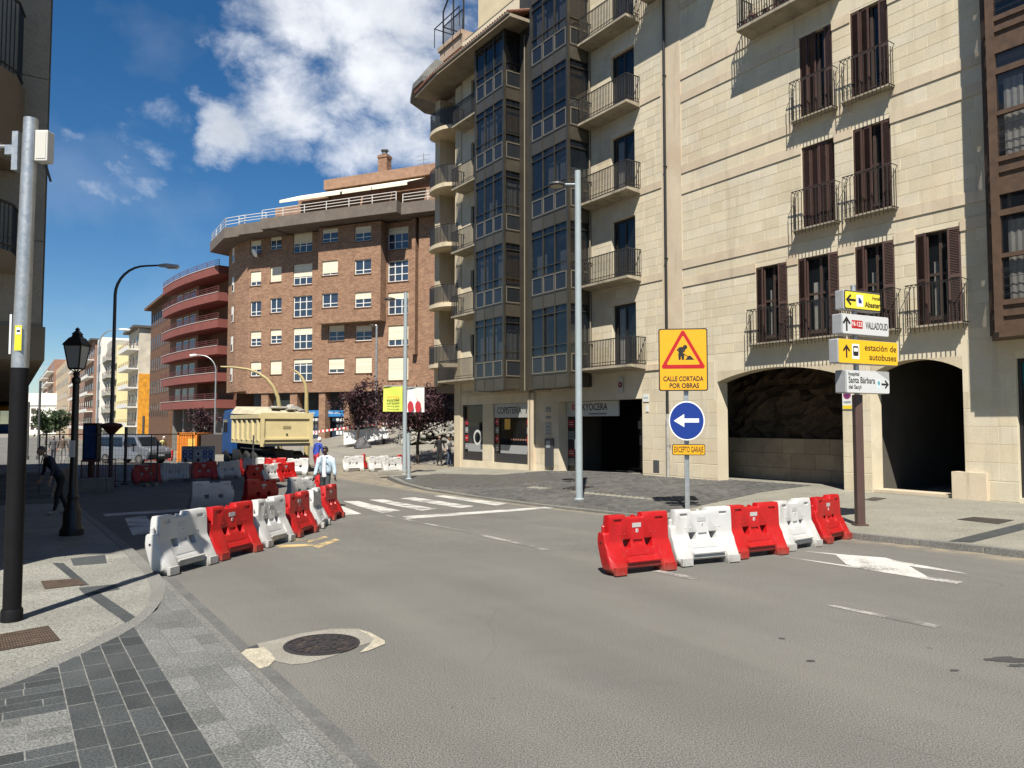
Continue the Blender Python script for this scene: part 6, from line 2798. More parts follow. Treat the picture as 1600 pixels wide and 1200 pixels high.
# the two mustard curved masts
for (bx, by, Y, pts, lab) in ((437, 700, 46, [(437, 690), (437, 640), (434, 620), (427, 604), (417, 592), (404, 583), (388, 577), (366, 574), (345, 573)], 'large mustard mast curving left over the truck'),
                              (482, 715, 42.5, [(479, 712), (480, 680), (479, 640), (479, 615), (477, 600), (472, 590), (465, 582), (459, 578)], 'shorter mustard mast right of the truck tailgate')):
    base = at(bx if Y > 44 else 479, 712, Y)
    base.z = g(Y)
    e = empty('curved_mast', base, 0, lab, 'mast')
    b = MB()
    w = [at(x, y, Y) - base for x, y in pts]
    path = [Vector((w[0].x, 0, 0))] + [Vector((v.x, 0, v.z)) for v in w]
    if path[1].z < .2:
        path.pop(1)
    r0 = .15 if Y > 44 else .16
    b.tube(path, [r0 - (r0 - .05) * k / (len(path) - 1) for k in range(len(path))], 10)
    b.build('mast_tube', MUST, e, autosmooth=40)
    b = MB()
    b.lathe([(r0 * 1.5, 0), (r0 * 1.5, .12), (r0 * 1.1, .16)], (path[0].x, 0, 0), 12)
    b.build('base_flange', MUST, e)


def straight_lamp(name, label, base, H, r0, m, arm=None, zh=None, headr=.2, aa=0.0):
    e = empty(name, base, aa, label, 'street lamp')
    b = MB()
    b.tube([(0, 0, 0), (0, 0, H)], [r0, r0 * .85], 16)
    b.build('pole', m, e, autosmooth=40)
    b = MB()
    b.lathe([(r0 * 1.35, 0), (r0 * 1.35, .03), (r0 * 1.05, .05)], (0, 0, 0), 16)
    b.build('base_collar', m, e)
    if arm:
        b = MB()
        b.tube([(0, 0, zh), (-arm + headr, 0, zh)], .03, 8)
        b.build('arm', m, e)
        b = MB()
        b.lathe([(headr * .9, -.06), (headr, -.03), (headr * .95, .02), (headr * .5, .06), (.04, .07)], (-arm, 0, zh), 18)
        b.build('lamp_head', mat('lamp_disc', (.05, .05, .052), .5), e, smooth=False)
        b = MB()
        b.lathe([(headr * .75, -.068), (headr * .75, -.058)], (-arm, 0, zh), 18)
        b.build('lens', mat('lens_warm', (.4, .37, .3), .3), e)
    return e


q = hit(905, 781, zpave)
H = at(901, 267, q.y).z - q.z
gl = straight_lamp('grey_lamp_post', 'tall pale grey lamp post with round head standing on the dark cobbles', q, H, .105, GREYP, .62, at(870, 288, q.y).z - q.z, .25)
b = MB()
b.box(-.12, -.105, -.03, .03, 1.45, 1.75)
b.build('control_hatch', mat('hatch_grey', (.2, .23, .25), .5), gl)
q = hit(632, 741, zpave)
H = at(632, 457, q.y).z - q.z
bp_ = straight_lamp('banner_lamp_post', 'grey lamp post carrying two banners at the corner of the right pavement', q, H, .1, GREYP, .72, at(610, 467, q.y).z - q.z, .25)
# two banners on the post
for nm, px0, px1, py0, py1, m_, lab in (('banner', 599, 629, 604, 643, mat('banner_lime', (.58, .66, .1), .7), 'lime'), ('banner', 634.5, 663, 606, 644, mat('banner_white', (.7, .69, .66), .7), 'white')):
    a, c = at(px0, py0, q.y) - q, at(px1, py1, q.y) - q
    e = empty('street_banner', q, 0, 'lime green printed banner on the corner lamp post' if lab == 'lime' else 'white banner with two red shapes on the corner lamp post', 'banner')
    b = MB()
    n = 8
    for i in range(n):
        for j in range(4):
            x0, x1 = a.x + (c.x - a.x) * i / n, a.x + (c.x - a.x) * (i + 1) / n
            z0, z1 = a.z + (c.z - a.z) * j / 4, a.z + (c.z - a.z) * (j + 1) / 4
            f = lambda x, z: .05 * math.sin((x - a.x) * 4 + z * 2)
            b.quad((x0, f(x0, z0), z0), (x1, f(x1, z0), z0), (x1, f(x1, z1), z1), (x0, f(x0, z1), z1))
            b.quad((x0, f(x0, z1) + .012, z1), (x1, f(x1, z1) + .012, z1), (x1, f(x1, z0) + .012, z0), (x0, f(x0, z0) + .012, z0))
    cl = b.build('cloth', m_, e)
    b = MB()
    b.tube([(0, 0, a.z + .02), (c.x if lab == 'white' else a.x, 0, a.z + .02)], .02, 6)
    b.build('rod', GREYP, e)
    XYZ = Matrix(((1, 0, 0, 0), (0, 0, -1, 0), (0, 1, 0, 0), (0, 0, 0, 1)))
    if lab == 'lime':
        for k, (s_, sz, mm) in enumerate((('FIESTAS', .17, mat('print_orange', (.75, .2, .02), .6)), ('DE SORIA', .13, TXT), ('JUNIO DE FIESTA', .075, TXT), ('TODO EL MES', .085, TXT), ('EN LA CIUDAD', .075, TXT))):
            text('lettering', s_, sz, mm, e, Matrix.Translation(((a.x + c.x) / 2, -.065, a.z - .5 - k * .13)) @ XYZ)
    else:
        for sx_ in (-.2, .14):
            b = MB()
            cx = (a.x + c.x) / 2 + sx_
            for rr_, yy, mm in ((.17, -.066, mat('print_red', (.4, .02, .03), .6)),):
                pts = [(cx + rr_ * .8 * math.cos(2 * math.pi * k / 12), yy, a.z - .85 + rr_ * 1.5 * math.sin(2 * math.pi * k / 12)) for k in range(12)]
                b.add(pts, [tuple(range(12))])
            b.tube([(cx, -.066, a.z - .62), (cx - .08, -.066, a.z - .45)], .012, 4)
            b.build('print_shape', mm, e)
# thin lamp post left of the trees
q = hit(587, 690, zplaza)
straight_lamp('thin_lamp_post', 'thin pale lamp post in front of the brick building', q, at(587, 508, q.y).z - q.z, .09, GALV, .3, at(583, 508, q.y).z - q.z, .2)
# bare post on the corner island
q = hit(639, 749, zpave)
e = empty('short_post', q, 0, 'short grey bare post at the corner of the right pavement', 'post')
b = MB()
b.tube([(0, 0, 0), (-.04, 0, at(635, 677, q.y).z - q.z)], .07, 10)
b.build('shaft', GREYP, e)
b = MB()
b.lathe([(.14, 0), (.14, .03), (.08, .06)], (0, 0, 0), 12)
b.build('base_plate', GREYP, e)
# concrete block on the island
q = hit(612, 741, zpave)
b = MB()
b.prism([(-.6, -.2), (.7, -.25), (.75, .25), (-.55, .25)], 0, .16)
o = b.build('kerb_block', CONC, None, loc=q, bevel=.02)
tag(o, 'low concrete block lying beside the banner post', 'block')

# ---- works sign on its post
FRONT = Matrix(((1, 0, 0, 0), (0, 0, -1, 0), (0, 1, 0, 0), (0, 0, 0, 1)))      # text plane to a face looking at -y
q = hit(1074, 797, zpave)
SY = q.y
e = empty('works_sign', q, R(-7), 'yellow CALLE CORTADA works sign over blue arrow sign on grey post', 'road sign')
zz = lambda py, px=1070: at(px, py, SY).z - q.z
ppm = FPX / SY
SYEL = mat('sign_yellow', (.68, .34, .008), .45, fine=.05, fscale=80)
SBLK = mat('sign_black', (.012, .012, .012), .5)
SRED = mat('sign_red', (.40, .006, .008), .45)
SBLU = mat('sign_blue_plate', (.005, .03, .21), .4)
SWHT = mat('sign_white', (.75, .75, .74), .4)
b = MB()
b.box(-.055, .055, -.02, .02, -.1, zz(520))
b.box(-.055, -.045, -.05, .02, -.1, zz(520))
b.box(.045, .055, -.05, .02, -.1, zz(520))
b.build('post', GALV, e)


def rrect(w, h, r, n=5):
    pts = []
    for cx, cy, a0 in ((w / 2 - r, h / 2 - r, 0), (-w / 2 + r, h / 2 - r, 90), (-w / 2 + r, -h / 2 + r, 180), (w / 2 - r, -h / 2 + r, 270)):
        for k in range(n + 1):
            a = R(a0 + 90 * k / n)
            pts.append((cx + r * math.cos(a), cy + r * math.sin(a)))
    return pts


def flat(name, pts, d0, d1, m, parent, M):
    """polygon in the sign plane from depth d0 to d1 towards the viewer"""
    b = MB()
    b.prism(pts, d0, d1, M)
    return b.build(name, m, parent)


ww, hh = 75 / ppm * 1.0, (zz(514) - zz(611))
Ms = Matrix.Translation((-.07, -.07, (zz(514) + zz(611)) / 2)) @ FRONT
sgp = flat('warning_panel', rrect(ww, hh, .05), 0, .03, SBLK, e, Ms)
flat('yellow_face', rrect(ww - .055, hh - .055, .04), .03, .034, SYEL, sgp, Ms)


def tri(s, cy, r):
    base = [(0, s * .62), (-s * .56, -s * .38), (s * .56, -s * .38)]
    out = []
    for i, (x, y) in enumerate(base):
        px_, py_ = base[i - 1]
        nx_, ny_ = base[(i + 1) % 3]
        v1 = Vector((px_ - x, py_ - y)).normalized()
        v2 = Vector((nx_ - x, ny_ - y)).normalized()
        for k in range(4):
            v = (v1 * (1 - k / 3) + v2 * (k / 3)) * r
            out.append((x + v.x, y + v.y + cy))
    return out


ts = hh * .64
flat('red_triangle', tri(ts, hh * .10, .06), .034, .037, SRED, sgp, Ms)
flat('triangle_inner', tri(ts * .74, hh * .098, .03), .037, .039, SYEL, sgp, Ms)
# digging figure
u = ts * .5
fig = [[(-.22, -.28), (-.12, -.28), (-.10, -.02), (-.04, .10), (-.16, .14), (-.24, .02)], [(-.06, -.28), (.04, -.28), (.06, -.05), (-.02, .10), (-.12, .02)],
       [(-.22, .05), (-.02, .02), (.04, .30), (-.06, .38), (-.22, .34)], [(.0, .34), (.12, .22), (.04, .08), (-.01, .12), (.04, .21), (-.04, .27)],
       [(-.2, .34), (-.32, .22), (-.24, .14), (-.2, .18), (-.25, .23), (-.16, .30)], [(-.30, .22), (.26, -.16), (.28, -.13), (-.28, .25)]]
for k, pts in enumerate(fig):
    flat('digging_figure', [(x * u, y * u + hh * .085) for x, y in pts], .039, .0405 + .0003 * k, SBLK, sgp, Ms)
flat('digging_figure', [(.1 * u + .055 * math.cos(a * math.pi / 6), .36 * u + hh * .085 + .055 * math.sin(a * math.pi / 6)) for a in range(12)], .039, .0405, SBLK, sgp, Ms)
flat('digging_figure', [(.1 * u, -.28 * u + hh * .085), (.55 * u, -.28 * u + hh * .085), (.36 * u, -.08 * u + hh * .085), (.28 * u, -.06 * u + hh * .085)], .039, .0405, SBLK, sgp, Ms)
text('lettering', 'CALLE CORTADA', .165, SBLK, sgp, Ms @ Matrix.Translation((0, -hh * .31, .036)), fit=ww * .82, bold=.004)
text('lettering', 'POR OBRAS', .165, SBLK, sgp, Ms @ Matrix.Translation((.02, -hh * .42, .036)), fit=ww * .6, bold=.004)
# blue arrow disc
cz = (zz(627) + zz(688)) / 2
rad = (zz(627) - zz(688)) / 2
Md = Matrix.Translation((.0, -.075, cz)) @ FRONT
circ = lambda r, n=40: [(r * .9 * math.cos(2 * math.pi * k / n), r * math.sin(2 * math.pi * k / n)) for k in range(n)]
dsc = flat('arrow_disc', circ(rad), 0, .025, SWHT, e, Md)
flat('blue_face', circ(rad - .03), .025, .028, SBLU, dsc, Md)
w_ = rad * .9
flat('white_arrow', [(-.72 * w_, .0), (-.14 * w_, .38 * w_), (-.14 * w_, .13 * w_), (.68 * w_, .13 * w_), (.68 * w_, -.1 * w_), (-.14 * w_, -.1 * w_), (-.14 * w_, -.36 * w_)], .028, .031, SWHT, dsc, Md)
hz = zz(694) - zz(711)
Mg = Matrix.Translation((.04, -.075, (zz(694) + zz(711)) / 2)) @ FRONT
gpn = flat('garage_panel', rrect(50 / ppm, hz, .04), 0, .025, SBLK, e, Mg)
flat('yellow_face', rrect(50 / ppm - .035, hz - .035, .03), .025, .028, SYEL, gpn, Mg)
text('lettering', 'EXCEPTO GARAJE', .2, SBLK, gpn, Mg @ Matrix.Translation((0, 0, .03)), fit=50 / ppm * .88, bold=.002)

# ---- brown direction sign post
q = hit(1344, 821, zpave)
SY = q.y
ppm = FPX / SY
e = empty('direction_sign_post', q, 0, 'brown post with four stacked direction signs beside the right kerb', 'road sign')
zz = lambda py: at(1340, py, SY).z - q.z
BROWN = mat('brown_paint', (.075, .043, .035), .45, var=.06, vscale=4)
lean = -.05
b = MB()
b.box(-.075, .075, -.075, .075, 0, zz(617), Matrix.Identity(4))
b.build('post', BROWN, e, bevel=.01)
b = MB()
b.box(-.12, .12, -.11, .11, 0, .03)
b.build('foot_plate', BROWN, e)
b = MB()
b.tube([(0, 0, zz(617)), (-.03, 0, zz(446))], .05, 14)
b.build('steel_tube', GALV, e, autosmooth=40)
CASE = mat('sign_case_grey', (.42, .43, .44), .45, metal=.3, var=.06, vscale=5)
SY2 = mat('hotel_yellow', (.78, .62, .05), .45)
SOR = mat('station_amber', (.80, .45, .015), .45)
SLG = mat('sign_light_grey', (.55, .56, .56), .45)


def arrow(w, ang):
    pts = [(0, .5), (.4, .05), (.27, -.05), (.08, .18), (.08, -.5), (-.08, -.5), (-.08, .18), (-.27, -.05), (-.4, .05)]
    c, s = math.cos(ang), math.sin(ang)
    return [((x * c - y * s) * w, (x * s + y * c) * w) for x, y in pts]


def dirsign(px0, pxm, px1, py0, py1, face_m, border):
    """box sign running away to the right, so that its near left end shows; px0..pxm is that end, pxm..px1 the face"""
    hh_ = zz(py0) - zz(py1)
    turn = R(28)
    W = (px1 - pxm) / ppm / math.cos(R(52)) * .97
    D = (pxm - px0) / ppm / math.sin(R(52))
    Mx = Matrix.Translation((((px0 + px1) / 2 - 1340) / ppm, -.02, (zz(py0) + zz(py1)) / 2)) @ Matrix.Rotation(turn, 4, 'Z')
    b = MB()
    b.cbox((0, 0, 0), (W, D, hh_), Mx)
    case = b.build('sign_box', CASE, e, bevel=.02)
    Mf = Mx @ Matrix.Translation((0, -D / 2, 0)) @ FRONT
    if border:
        flat('border', rrect(W - .02, hh_ - .02, .04), .002, .004, SBLK, case, Mf)
        flat('face', rrect(W - .07, hh_ - .06, .03), .004, .006, face_m, case, Mf)
    else:
        flat('face', rrect(W - .02, hh_ - .015, .03), .002, .006, face_m, case, Mf)
    return case, Mf, W, hh_


cs, Mf, W, hs = dirsign(1310, 1323, 1378, 457, 487, SY2, True)
flat('arrow', [(x - W * .32, y) for x, y in arrow(hs * .75, R(90))], .006, .008, SBLK, cs, Mf)
flat('pictogram', rrect(hs * .5, hs * .6, .01), .006, .0075, SWHT, cs, Mf @ Matrix.Translation((-W * .08, 0, 0)))
flat('pictogram', [(-.04, -.05), (.05, -.05), (.05, .0), (-.01, .06), (-.04, .06)], .0075, .009, SBLU, cs, Mf @ Matrix.Translation((-W * .08, 0, 0)))
text('lettering', 'Hotel', .1, SBLK, cs, Mf @ Matrix.Translation((W * .36, hs * .2, .009)), fit=W * .2)
text('lettering', 'Abaster', .145, SBLK, cs, Mf @ Matrix.Translation((W * .26, -hs * .17, .009)), fit=W * .42, bold=.002)
cs, Mf, W, hs = dirsign(1305, 1320, 1389, 494, 525, SLG, False)
flat('arrow', [(x - W * .41, y) for x, y in arrow(hs * .72, 0)], .006, .008, SBLK, cs, Mf)
flat('road_number', rrect(W * .23, hs * .4, .015), .006, .008, SRED, cs, Mf @ Matrix.Translation((-W * .19, 0, 0)))
text('lettering', 'N-122', .13, SWHT, cs, Mf @ Matrix.Translation((-W * .19, 0, .0095)), fit=W * .2)
text('lettering', 'VALLADOLID', .19, SBLK, cs, Mf @ Matrix.Translation((W * .23, -.01, .009)), fit=W * .48)
cs, Mf, W, hs = dirsign(1300, 1314, 1402, 533, 570, SOR, False)
flat('arrow', [(x - W * .37, y) for x, y in arrow(hs * .55, 0)], .006, .008, SBLK, cs, Mf)
flat('pictogram', rrect(hs * .44, hs * .62, .01), .006, .0075, SWHT, cs, Mf @ Matrix.Translation((-W * .22, 0, 0)))
flat('bus_shape', rrect(.15, .19, .03), .0075, .009, SBLK, cs, Mf @ Matrix.Translation((-W * .22, .01, 0)))
flat('bus_shape', rrect(.115, .07, .01), .009, .010, SWHT, cs, Mf @ Matrix.Translation((-W * .22, .035, 0)))
text('lettering', 'estación de', .175, SBLK, cs, Mf @ Matrix.Translation((W * .2, hs * .19, .009)), fit=W * .54)
text('lettering', 'autobuses', .175, SBLK, cs, Mf @ Matrix.Translation((W * .235, -hs * .2, .009)), fit=W * .46)
cs, Mf, W, hs = dirsign(1308, 1324, 1388, 580, 615, SLG, False)
flat('dark_corner', [(W * .18, hs * .49), (W * .49, hs * .49), (W * .49, hs * .1)], .006, .0075, CASE, cs, Mf)
text('lettering', 'hospital', .1, SBLK, cs, Mf @ Matrix.Translation((-W * .33, hs * .33, .009)), fit=W * .24)
text('lettering', 'Santa Bárbara', .17, SBLK, cs, Mf @ Matrix.Translation((-W * .15, hs * .06, .009)), fit=W * .6)
text('lettering', 'del Sacyl', .11, SBLK, cs, Mf @ Matrix.Translation((-W * .31, -hs * .24, .009)), fit=W * .28)
flat('emblem', rrect(.1, .17, .01), .006, .0075, mat('pale_cyan', (.55, .68, .7), .5), cs, Mf @ Matrix.Translation((W * .24, -hs * .08, 0)))
flat('emblem', [(.03 * math.cos(k), .045 * math.sin(k) + .02) for k in [2 * math.pi * i / 10 for i in range(10)]], .0075, .009, mat('emblem_teal', (.05, .25, .3), .5), cs, Mf @ Matrix.Translation((W * .24, -hs * .08, 0)))
flat('arrow', [(x + W * .39, y - hs * .08) for x, y in arrow(hs * .5, R(-90))], .0076, .0095, SBLK, cs, Mf)
# ================================================================ paved slope and works behind the junction
PLZ = mat('slope_paving', (.2, .185, .155), .9, var=.2, vscale=.8, fine=.25, fscale=30, stain=(.1, .09, .075), stain_scale=.4, stain_amt=.5, coord='World')
ps = [(-19, 46.0), (8, 46.0), (8, 72), (-24, 72), (-24, 66)]
bm = bmesh.new()
f = bm.faces.new([bm.verts.new((x, y, 0)) for x, y in ps])
for k in range(47, 72, 2):
    bmesh.ops.bisect_plane(bm, geom=bm.verts[:] + bm.edges[:] + bm.faces[:], plane_co=(0, k, 0), plane_no=(0, 1, 0))
for k in range(-22, 8, 2):
    bmesh.ops.bisect_plane(bm, geom=bm.verts[:] + bm.edges[:] + bm.faces[:], plane_co=(k, 0, 0), plane_no=(1, 0, 0))
for v in bm.verts:
    v.co.z = zplaza(v.co.x, v.co.y) + .012
bmesh.ops.recalc_face_normals(bm, faces=bm.faces[:])
me = bpy.data.meshes.new('paved_slope')
bm.to_mesh(me)
bm.free()
me.materials.append(PLZ)
tag(link('paved_slope', me), 'paved ground rising towards the brick building', None, None, 'structure')


def zp2(x, y):
    return zplaza(x, y) + .012


# rubble of lifted paving stones
RUB = mat('rubble_stone', (.26, .25, .22), .9, var=.3, vscale=4, islands=.35)
rnd = random.Random(21)
b = MB()
for k in range(190):
    px = rnd.uniform(625, 716)
    Y = rnd.uniform(53, 58)
    x = (px - 800) / FPX * Y
    z = zp2(x, Y)
    hgt = rnd.uniform(0, 1.0) * max(.2, 1 - abs(px - 675) / 60)
    M = Matrix.Translation((x, Y, z + hgt)) @ Matrix.Rotation(rnd.uniform(0, 3), 4, 'Z') @ Matrix.Rotation(rnd.uniform(-.5, .5), 4, 'X') @ Matrix.Rotation(rnd.uniform(-.4, .4), 4, 'Y')
    b.cbox((0, 0, 0), (rnd.uniform(.3, .9), rnd.uniform(.3, .6), rnd.uniform(.08, .22)), M)
o = b.build('rubble_heap', RUB)
tag(o, 'heap of broken grey paving slabs behind the plum tree', 'rubble', None, 'stuff')
b = MB()
for k in range(40):
    px = rnd.uniform(558, 592)
    Y = rnd.uniform(43.5, 45)
    x = (px - 800) / FPX * Y
    M = Matrix.Translation((x, Y, g(Y) + rnd.uniform(.05, .5) * (1 - abs(px - 572) / 22))) @ Matrix.Rotation(rnd.uniform(0, 3), 4, 'Z') @ Matrix.Rotation(rnd.uniform(-.5, .5), 4, 'X')
    b.cbox((0, 0, 0), (rnd.uniform(.2, .5), rnd.uniform(.2, .4), rnd.uniform(.06, .2)), M)
o = b.build('rubble_heap', mat('tan_rubble', (.4, .33, .23), .9, islands=.3, var=.2, vscale=4))
tag(o, 'small heap of tan stones between red and white barriers', 'rubble', None, 'stuff')
# beige stone block
q = hit(598, 714)
b = MB()
b.prism([(-.55, -.25), (.5, -.3), (.55, .25), (-.5, .28)], 0, .55)
o = b.build('stone_block', mat('beige_block', (.55, .44, .25), .9, var=.2, vscale=3), None, loc=q, bevel=.03)
tag(o, 'beige squared stone block lying behind white barriers', 'block')
# tarpaulin heap
q = hit(566, 700, zp2)
b = MB()
n = 12
prof = [(.62, 0), (.58, .2), (.42, .45), (.24, .62), (.16, .7), (.03, .75)]
vs, fs = [], []
rnd = random.Random(4)
for r_, z_ in prof:
    for k in range(n):
        a = 2 * math.pi * k / n
        w = 1 + rnd.uniform(-.15, .15)
        vs.append((r_ * w * math.cos(a), r_ * w * math.sin(a) * .7, z_ + rnd.uniform(-.06, .06) * (z_ > 0)))
for i in range(len(prof) - 1):
    for k in range(n):
        fs.append((i * n + k, i * n + (k + 1) % n, (i + 1) * n + (k + 1) % n, (i + 1) * n + k))
fs.append(tuple((len(prof) - 1) * n + k for k in range(n)))
b.add(vs, fs)
o = b.build('tarpaulin_heap', mat('dark_tarp', (.06, .06, .062), .6, var=.3, vscale=3), None, loc=q)
tag(o, 'dark grey tarpaulin covering a heap on the slope', 'tarpaulin')
# two white panels leaning on the slope
for (x0, y0), (x1, y1), (x2, y2), (x3, y3), lab in (((537, 695), (572, 690), (572, 670), (537, 674), 'long white board standing on the slope, left one'), ((572.6, 690), (607, 684), (606, 666), (572.6, 670), 'white board standing on the slope, right one')):
    Y = 54
    pts = [at(x, y, Y) for x, y in ((x0, y0), (x1, y1), (x2, y2), (x3, y3))]
    b = MB()
    b.add([tuple(p) for p in pts] + [(p.x, p.y + .06, p.z) for p in pts], [(0, 1, 2, 3), (7, 6, 5, 4), (0, 4, 5, 1), (1, 5, 6, 2), (2, 6, 7, 3), (3, 7, 4, 0)])
    o = b.build('white_board', mat('board_white', (.72, .72, .7), .6, var=.05, vscale=1))
    tag(o, lab, 'board')
# warning tape
b = MB()
pts = [at(470, 680, 55), at(500, 674, 54), at(545, 668, 53.8), at(590, 663, 53.6), at(625, 660, 53.6)]
for i in range(len(pts) - 1):
    n = 14
    for k in range(n):
        a, c = pts[i].lerp(pts[i + 1], k / n), pts[i].lerp(pts[i + 1], (k + 1) / n)
        b.m = k % 2
        b.add([(a.x, a.y, a.z - .07), (c.x, c.y, c.z - .07), (c.x, c.y, c.z + .07), (a.x, a.y, a.z + .07)], [(0, 1, 2, 3)])
b.m = 0
o = b.build('warning_tape', [mat('tape_red', (.5, .02, .02), .6), mat('tape_white', (.7, .7, .7), .6)])
tag(o, 'red and white warning tape strung before the shops', 'tape')
# tape stakes
for i, (px, lab) in enumerate(((470, 'thin grey stake holding the left end of the warning tape'), (625, 'thin grey stake holding the right end of the warning tape'))):
    Y = 55 if i == 0 else 53.6
    p = at(px, 680 if i == 0 else 660, Y)
    b = MB()
    zb = zp2(p.x, Y)
    b.tube([(0, 0, 0), (0, 0, p.z - zb + .15)], .03, 6)
    b.lathe([(.12, 0), (.12, .03)], (0, 0, 0), 8)
    o = b.build('tape_stake', GALV, None, loc=(p.x, Y, zb))
    tag(o, lab, 'stake')

# ================================================================ tipper truck
TY = mat('truck_yellow', (.56, .47, .25), .5, var=.08, vscale=2, stain=(.4, .33, .18), stain_scale=1.5, stain_amt=.5)
TBLU = mat('truck_blue', (.012, .06, .2), .5, spec=.3)
TBLK = mat('truck_black', (.022, .022, .022), .6, var=.2, vscale=5)
TYRE = mat('tyre_rubber', (.025, .024, .023), .85, var=.2, vscale=8)
HUBM = mat('hub_grey', (.2, .19, .18), .6)
orig = Vector((-12.1, 37.0)) + 1.25 * SR
tk = empty('tipper_truck', (orig.x, orig.y, g(38) + .0), FROT, 'blue cab tipper truck with pale yellow body parked away from camera', 'truck')
# local: x forward, y left, z up
b = MB()
Z0, Z1 = 1.52, 2.86
L_ = 5.5
b.add([(0, 1.25, Z0 - .05), (L_, 1.25, Z0 - .05), (L_, -1.25, Z0 - .05), (0, -1.25, Z0 - .05), (-.02, 1.25, Z1), (L_, 1.25, Z1), (L_, -1.25, Z1), (-.02, -1.25, Z1),
       (.1, 1.12, Z1), (L_ - .1, 1.12, Z1), (L_ - .1, -1.12, Z1), (.1, -1.12, Z1), (.1, 1.12, Z1 - .7), (L_ - .1, 1.12, Z1 - .7), (L_ - .1, -1.12, Z1 - .7), (.1, -1.12, Z1 - .7)],
      [(3, 2, 1, 0), (0, 1, 5, 4), (1, 2, 6, 5), (2, 3, 7, 6), (3, 0, 4, 7), (4, 5, 9, 8), (5, 6, 10, 9), (6, 7, 11, 10), (7, 4, 8, 11), (8, 9, 13, 12), (9, 10, 14, 13), (10, 11, 15, 14), (11, 8, 12, 15), (12, 13, 14, 15)])
bd = b.build('tipper_body', TY, tk)
for sy in (1, -1):
    b = MB()
    b.box(-.02, L_, min(sy * 1.25, sy * 1.36), max(sy * 1.25, sy * 1.36), Z1 - .18, Z1 + .02)
    b.box(0, L_, min(sy * 1.25, sy * 1.3), max(sy * 1.25, sy * 1.3), Z0 - .1, Z0 + .08)
    b.build('side_rail', TY, bd)
    for k in range(6):
        x = .15 + k * .98
        b = MB()
        y0, y1 = (sy * 1.25, sy * 1.345)
        b.add([(x, y0, Z0), (x + .34, y0, Z0), (x + .26, y1, Z0 + .1), (x + .08, y1, Z0 + .1), (x, y0, Z1 - .15), (x + .34, y0, Z1 - .15), (x + .26, y1, Z1 - .3), (x + .08, y1, Z1 - .3)],
              [(0, 3, 2, 1), (4, 5, 6, 7), (0, 4, 7, 3), (3, 7, 6, 2), (2, 6, 5, 1)] if sy > 0 else [(0, 1, 2, 3), (7, 6, 5, 4), (3, 7, 4, 0), (2, 6, 7, 3), (1, 5, 6, 2)])
        b.build('side_rib', TY, bd)
# tailgate with frame
b = MB()
b.box(-.1, -.02, -1.25, 1.25, Z0 - .18, Z1 + .06)
tg = b.build('tailgate', TY, tk)
b = MB()
for y0, y1, z0, z1 in ((-1.28, -1.1, Z0 - .2, Z1 + .08), (1.1, 1.28, Z0 - .2, Z1 + .08), (-1.1, 1.1, Z1 - .2, Z1 + .08), (-1.1, 1.1, Z0 + .12, Z0 + .2)):
    b.box(-.17, -.1, y0, y1, z0, z1)
b.build('tailgate_frame', TY, tg)
b = MB()
b.cbox((-.105, 0, Z0 + .72), (.02, .38, .14))
b.build('maker_badge', mat('badge_brown', (.25, .2, .1), .6), tg)
b = MB()
b.cbox((-.12, 0, Z0 + .38), (.03, .08, .08))
b.cbox((-.14, 0, Z0 - .12), (.06, 2.3, .14))
b.build('latch_bar', TBLK, tg)
# rolled tarpaulin on top
b = MB()
b.add([(.2, 1.2, Z1 + .02), (L_ + .5, 1.25, Z1 + .1), (L_ + .5, -1.25, Z1 + .1), (.2, -1.2, Z1 + .02), (1.4, .9, Z1 + .3), (L_ + .3, 1.0, Z1 + .5), (L_ + .3, -1.0, Z1 + .5), (1.4, -.9, Z1 + .32)],
      [(0, 1, 5, 4), (1, 2, 6, 5), (2, 3, 7, 6), (3, 0, 4, 7), (4, 5, 6, 7)])
b.build('tarpaulin', mat('tarp_beige', (.45, .4, .28), .8, var=.2, vscale=3), tk)
b = MB()
rnd = random.Random(5)
for k in range(16):
    M = Matrix.Translation((rnd.uniform(.8, 2.2), rnd.uniform(-.9, .6), Z1 + rnd.uniform(.1, .35))) @ Matrix.Rotation(rnd.uniform(0, 3), 4, 'Z') @ Matrix.Rotation(rnd.uniform(-.7, .7), 4, 'Y')
    b.cbox((0, 0, 0), (.6, .4, .08), M)
tag(b.build('load', RUB, tk), None, None, None, 'stuff')
b = MB()
b.box(L_ - .05, L_ + .9, -1.25, 1.25, Z1 + .0, Z1 + .12)
b.build('cab_guard', TBLU, tk)
# chassis, lights, mudguards
b = MB()
b.box(.2, 8.0, -.45, .45, .75, 1.1)
b.box(.3, .45, -1.2, 1.2, .55, .85)
b.box(4.3, 5.6, .6, 1.2, .5, 1.05)
b.box(4.3, 5.6, -1.2, -.6, .5, 1.05)
b.box(.1, 3.9, .75, 1.2, 1.15, 1.2)
b.build('chassis', TBLK, tk)
for y in (-1.05, 1.05):
    b = MB()
    b.box(.24, .3, y - .18, y + .18, .6, .78)
    b.build('tail_light', mat('tail_red', (.35, .02, .02), .3), tk)
for x in (1.5, 2.85, 6.9):
    for sy in (1, -1):
        M = Matrix.Translation((x, sy * 1.0, .52)) @ Matrix.Rotation(R(90), 4, 'X')
        b = MB()
        b.lathe([(.3, -.24), (.46, -.25), (.52, -.2), (.52, .2), (.46, .25), (.3, .24)], (0, 0, 0), 22, M)
        w = b.build('wheel', TYRE, tk, autosmooth=40)
        b = MB()
        b.lathe([(.29, -.2), (.29, -.12), (.12, -.1), (.1, -.2)] if sy > 0 else [(.1, .2), (.12, .1), (.29, .12), (.29, .2)], (0, 0, 0), 16, M)
        b.build('rim', HUBM, w)
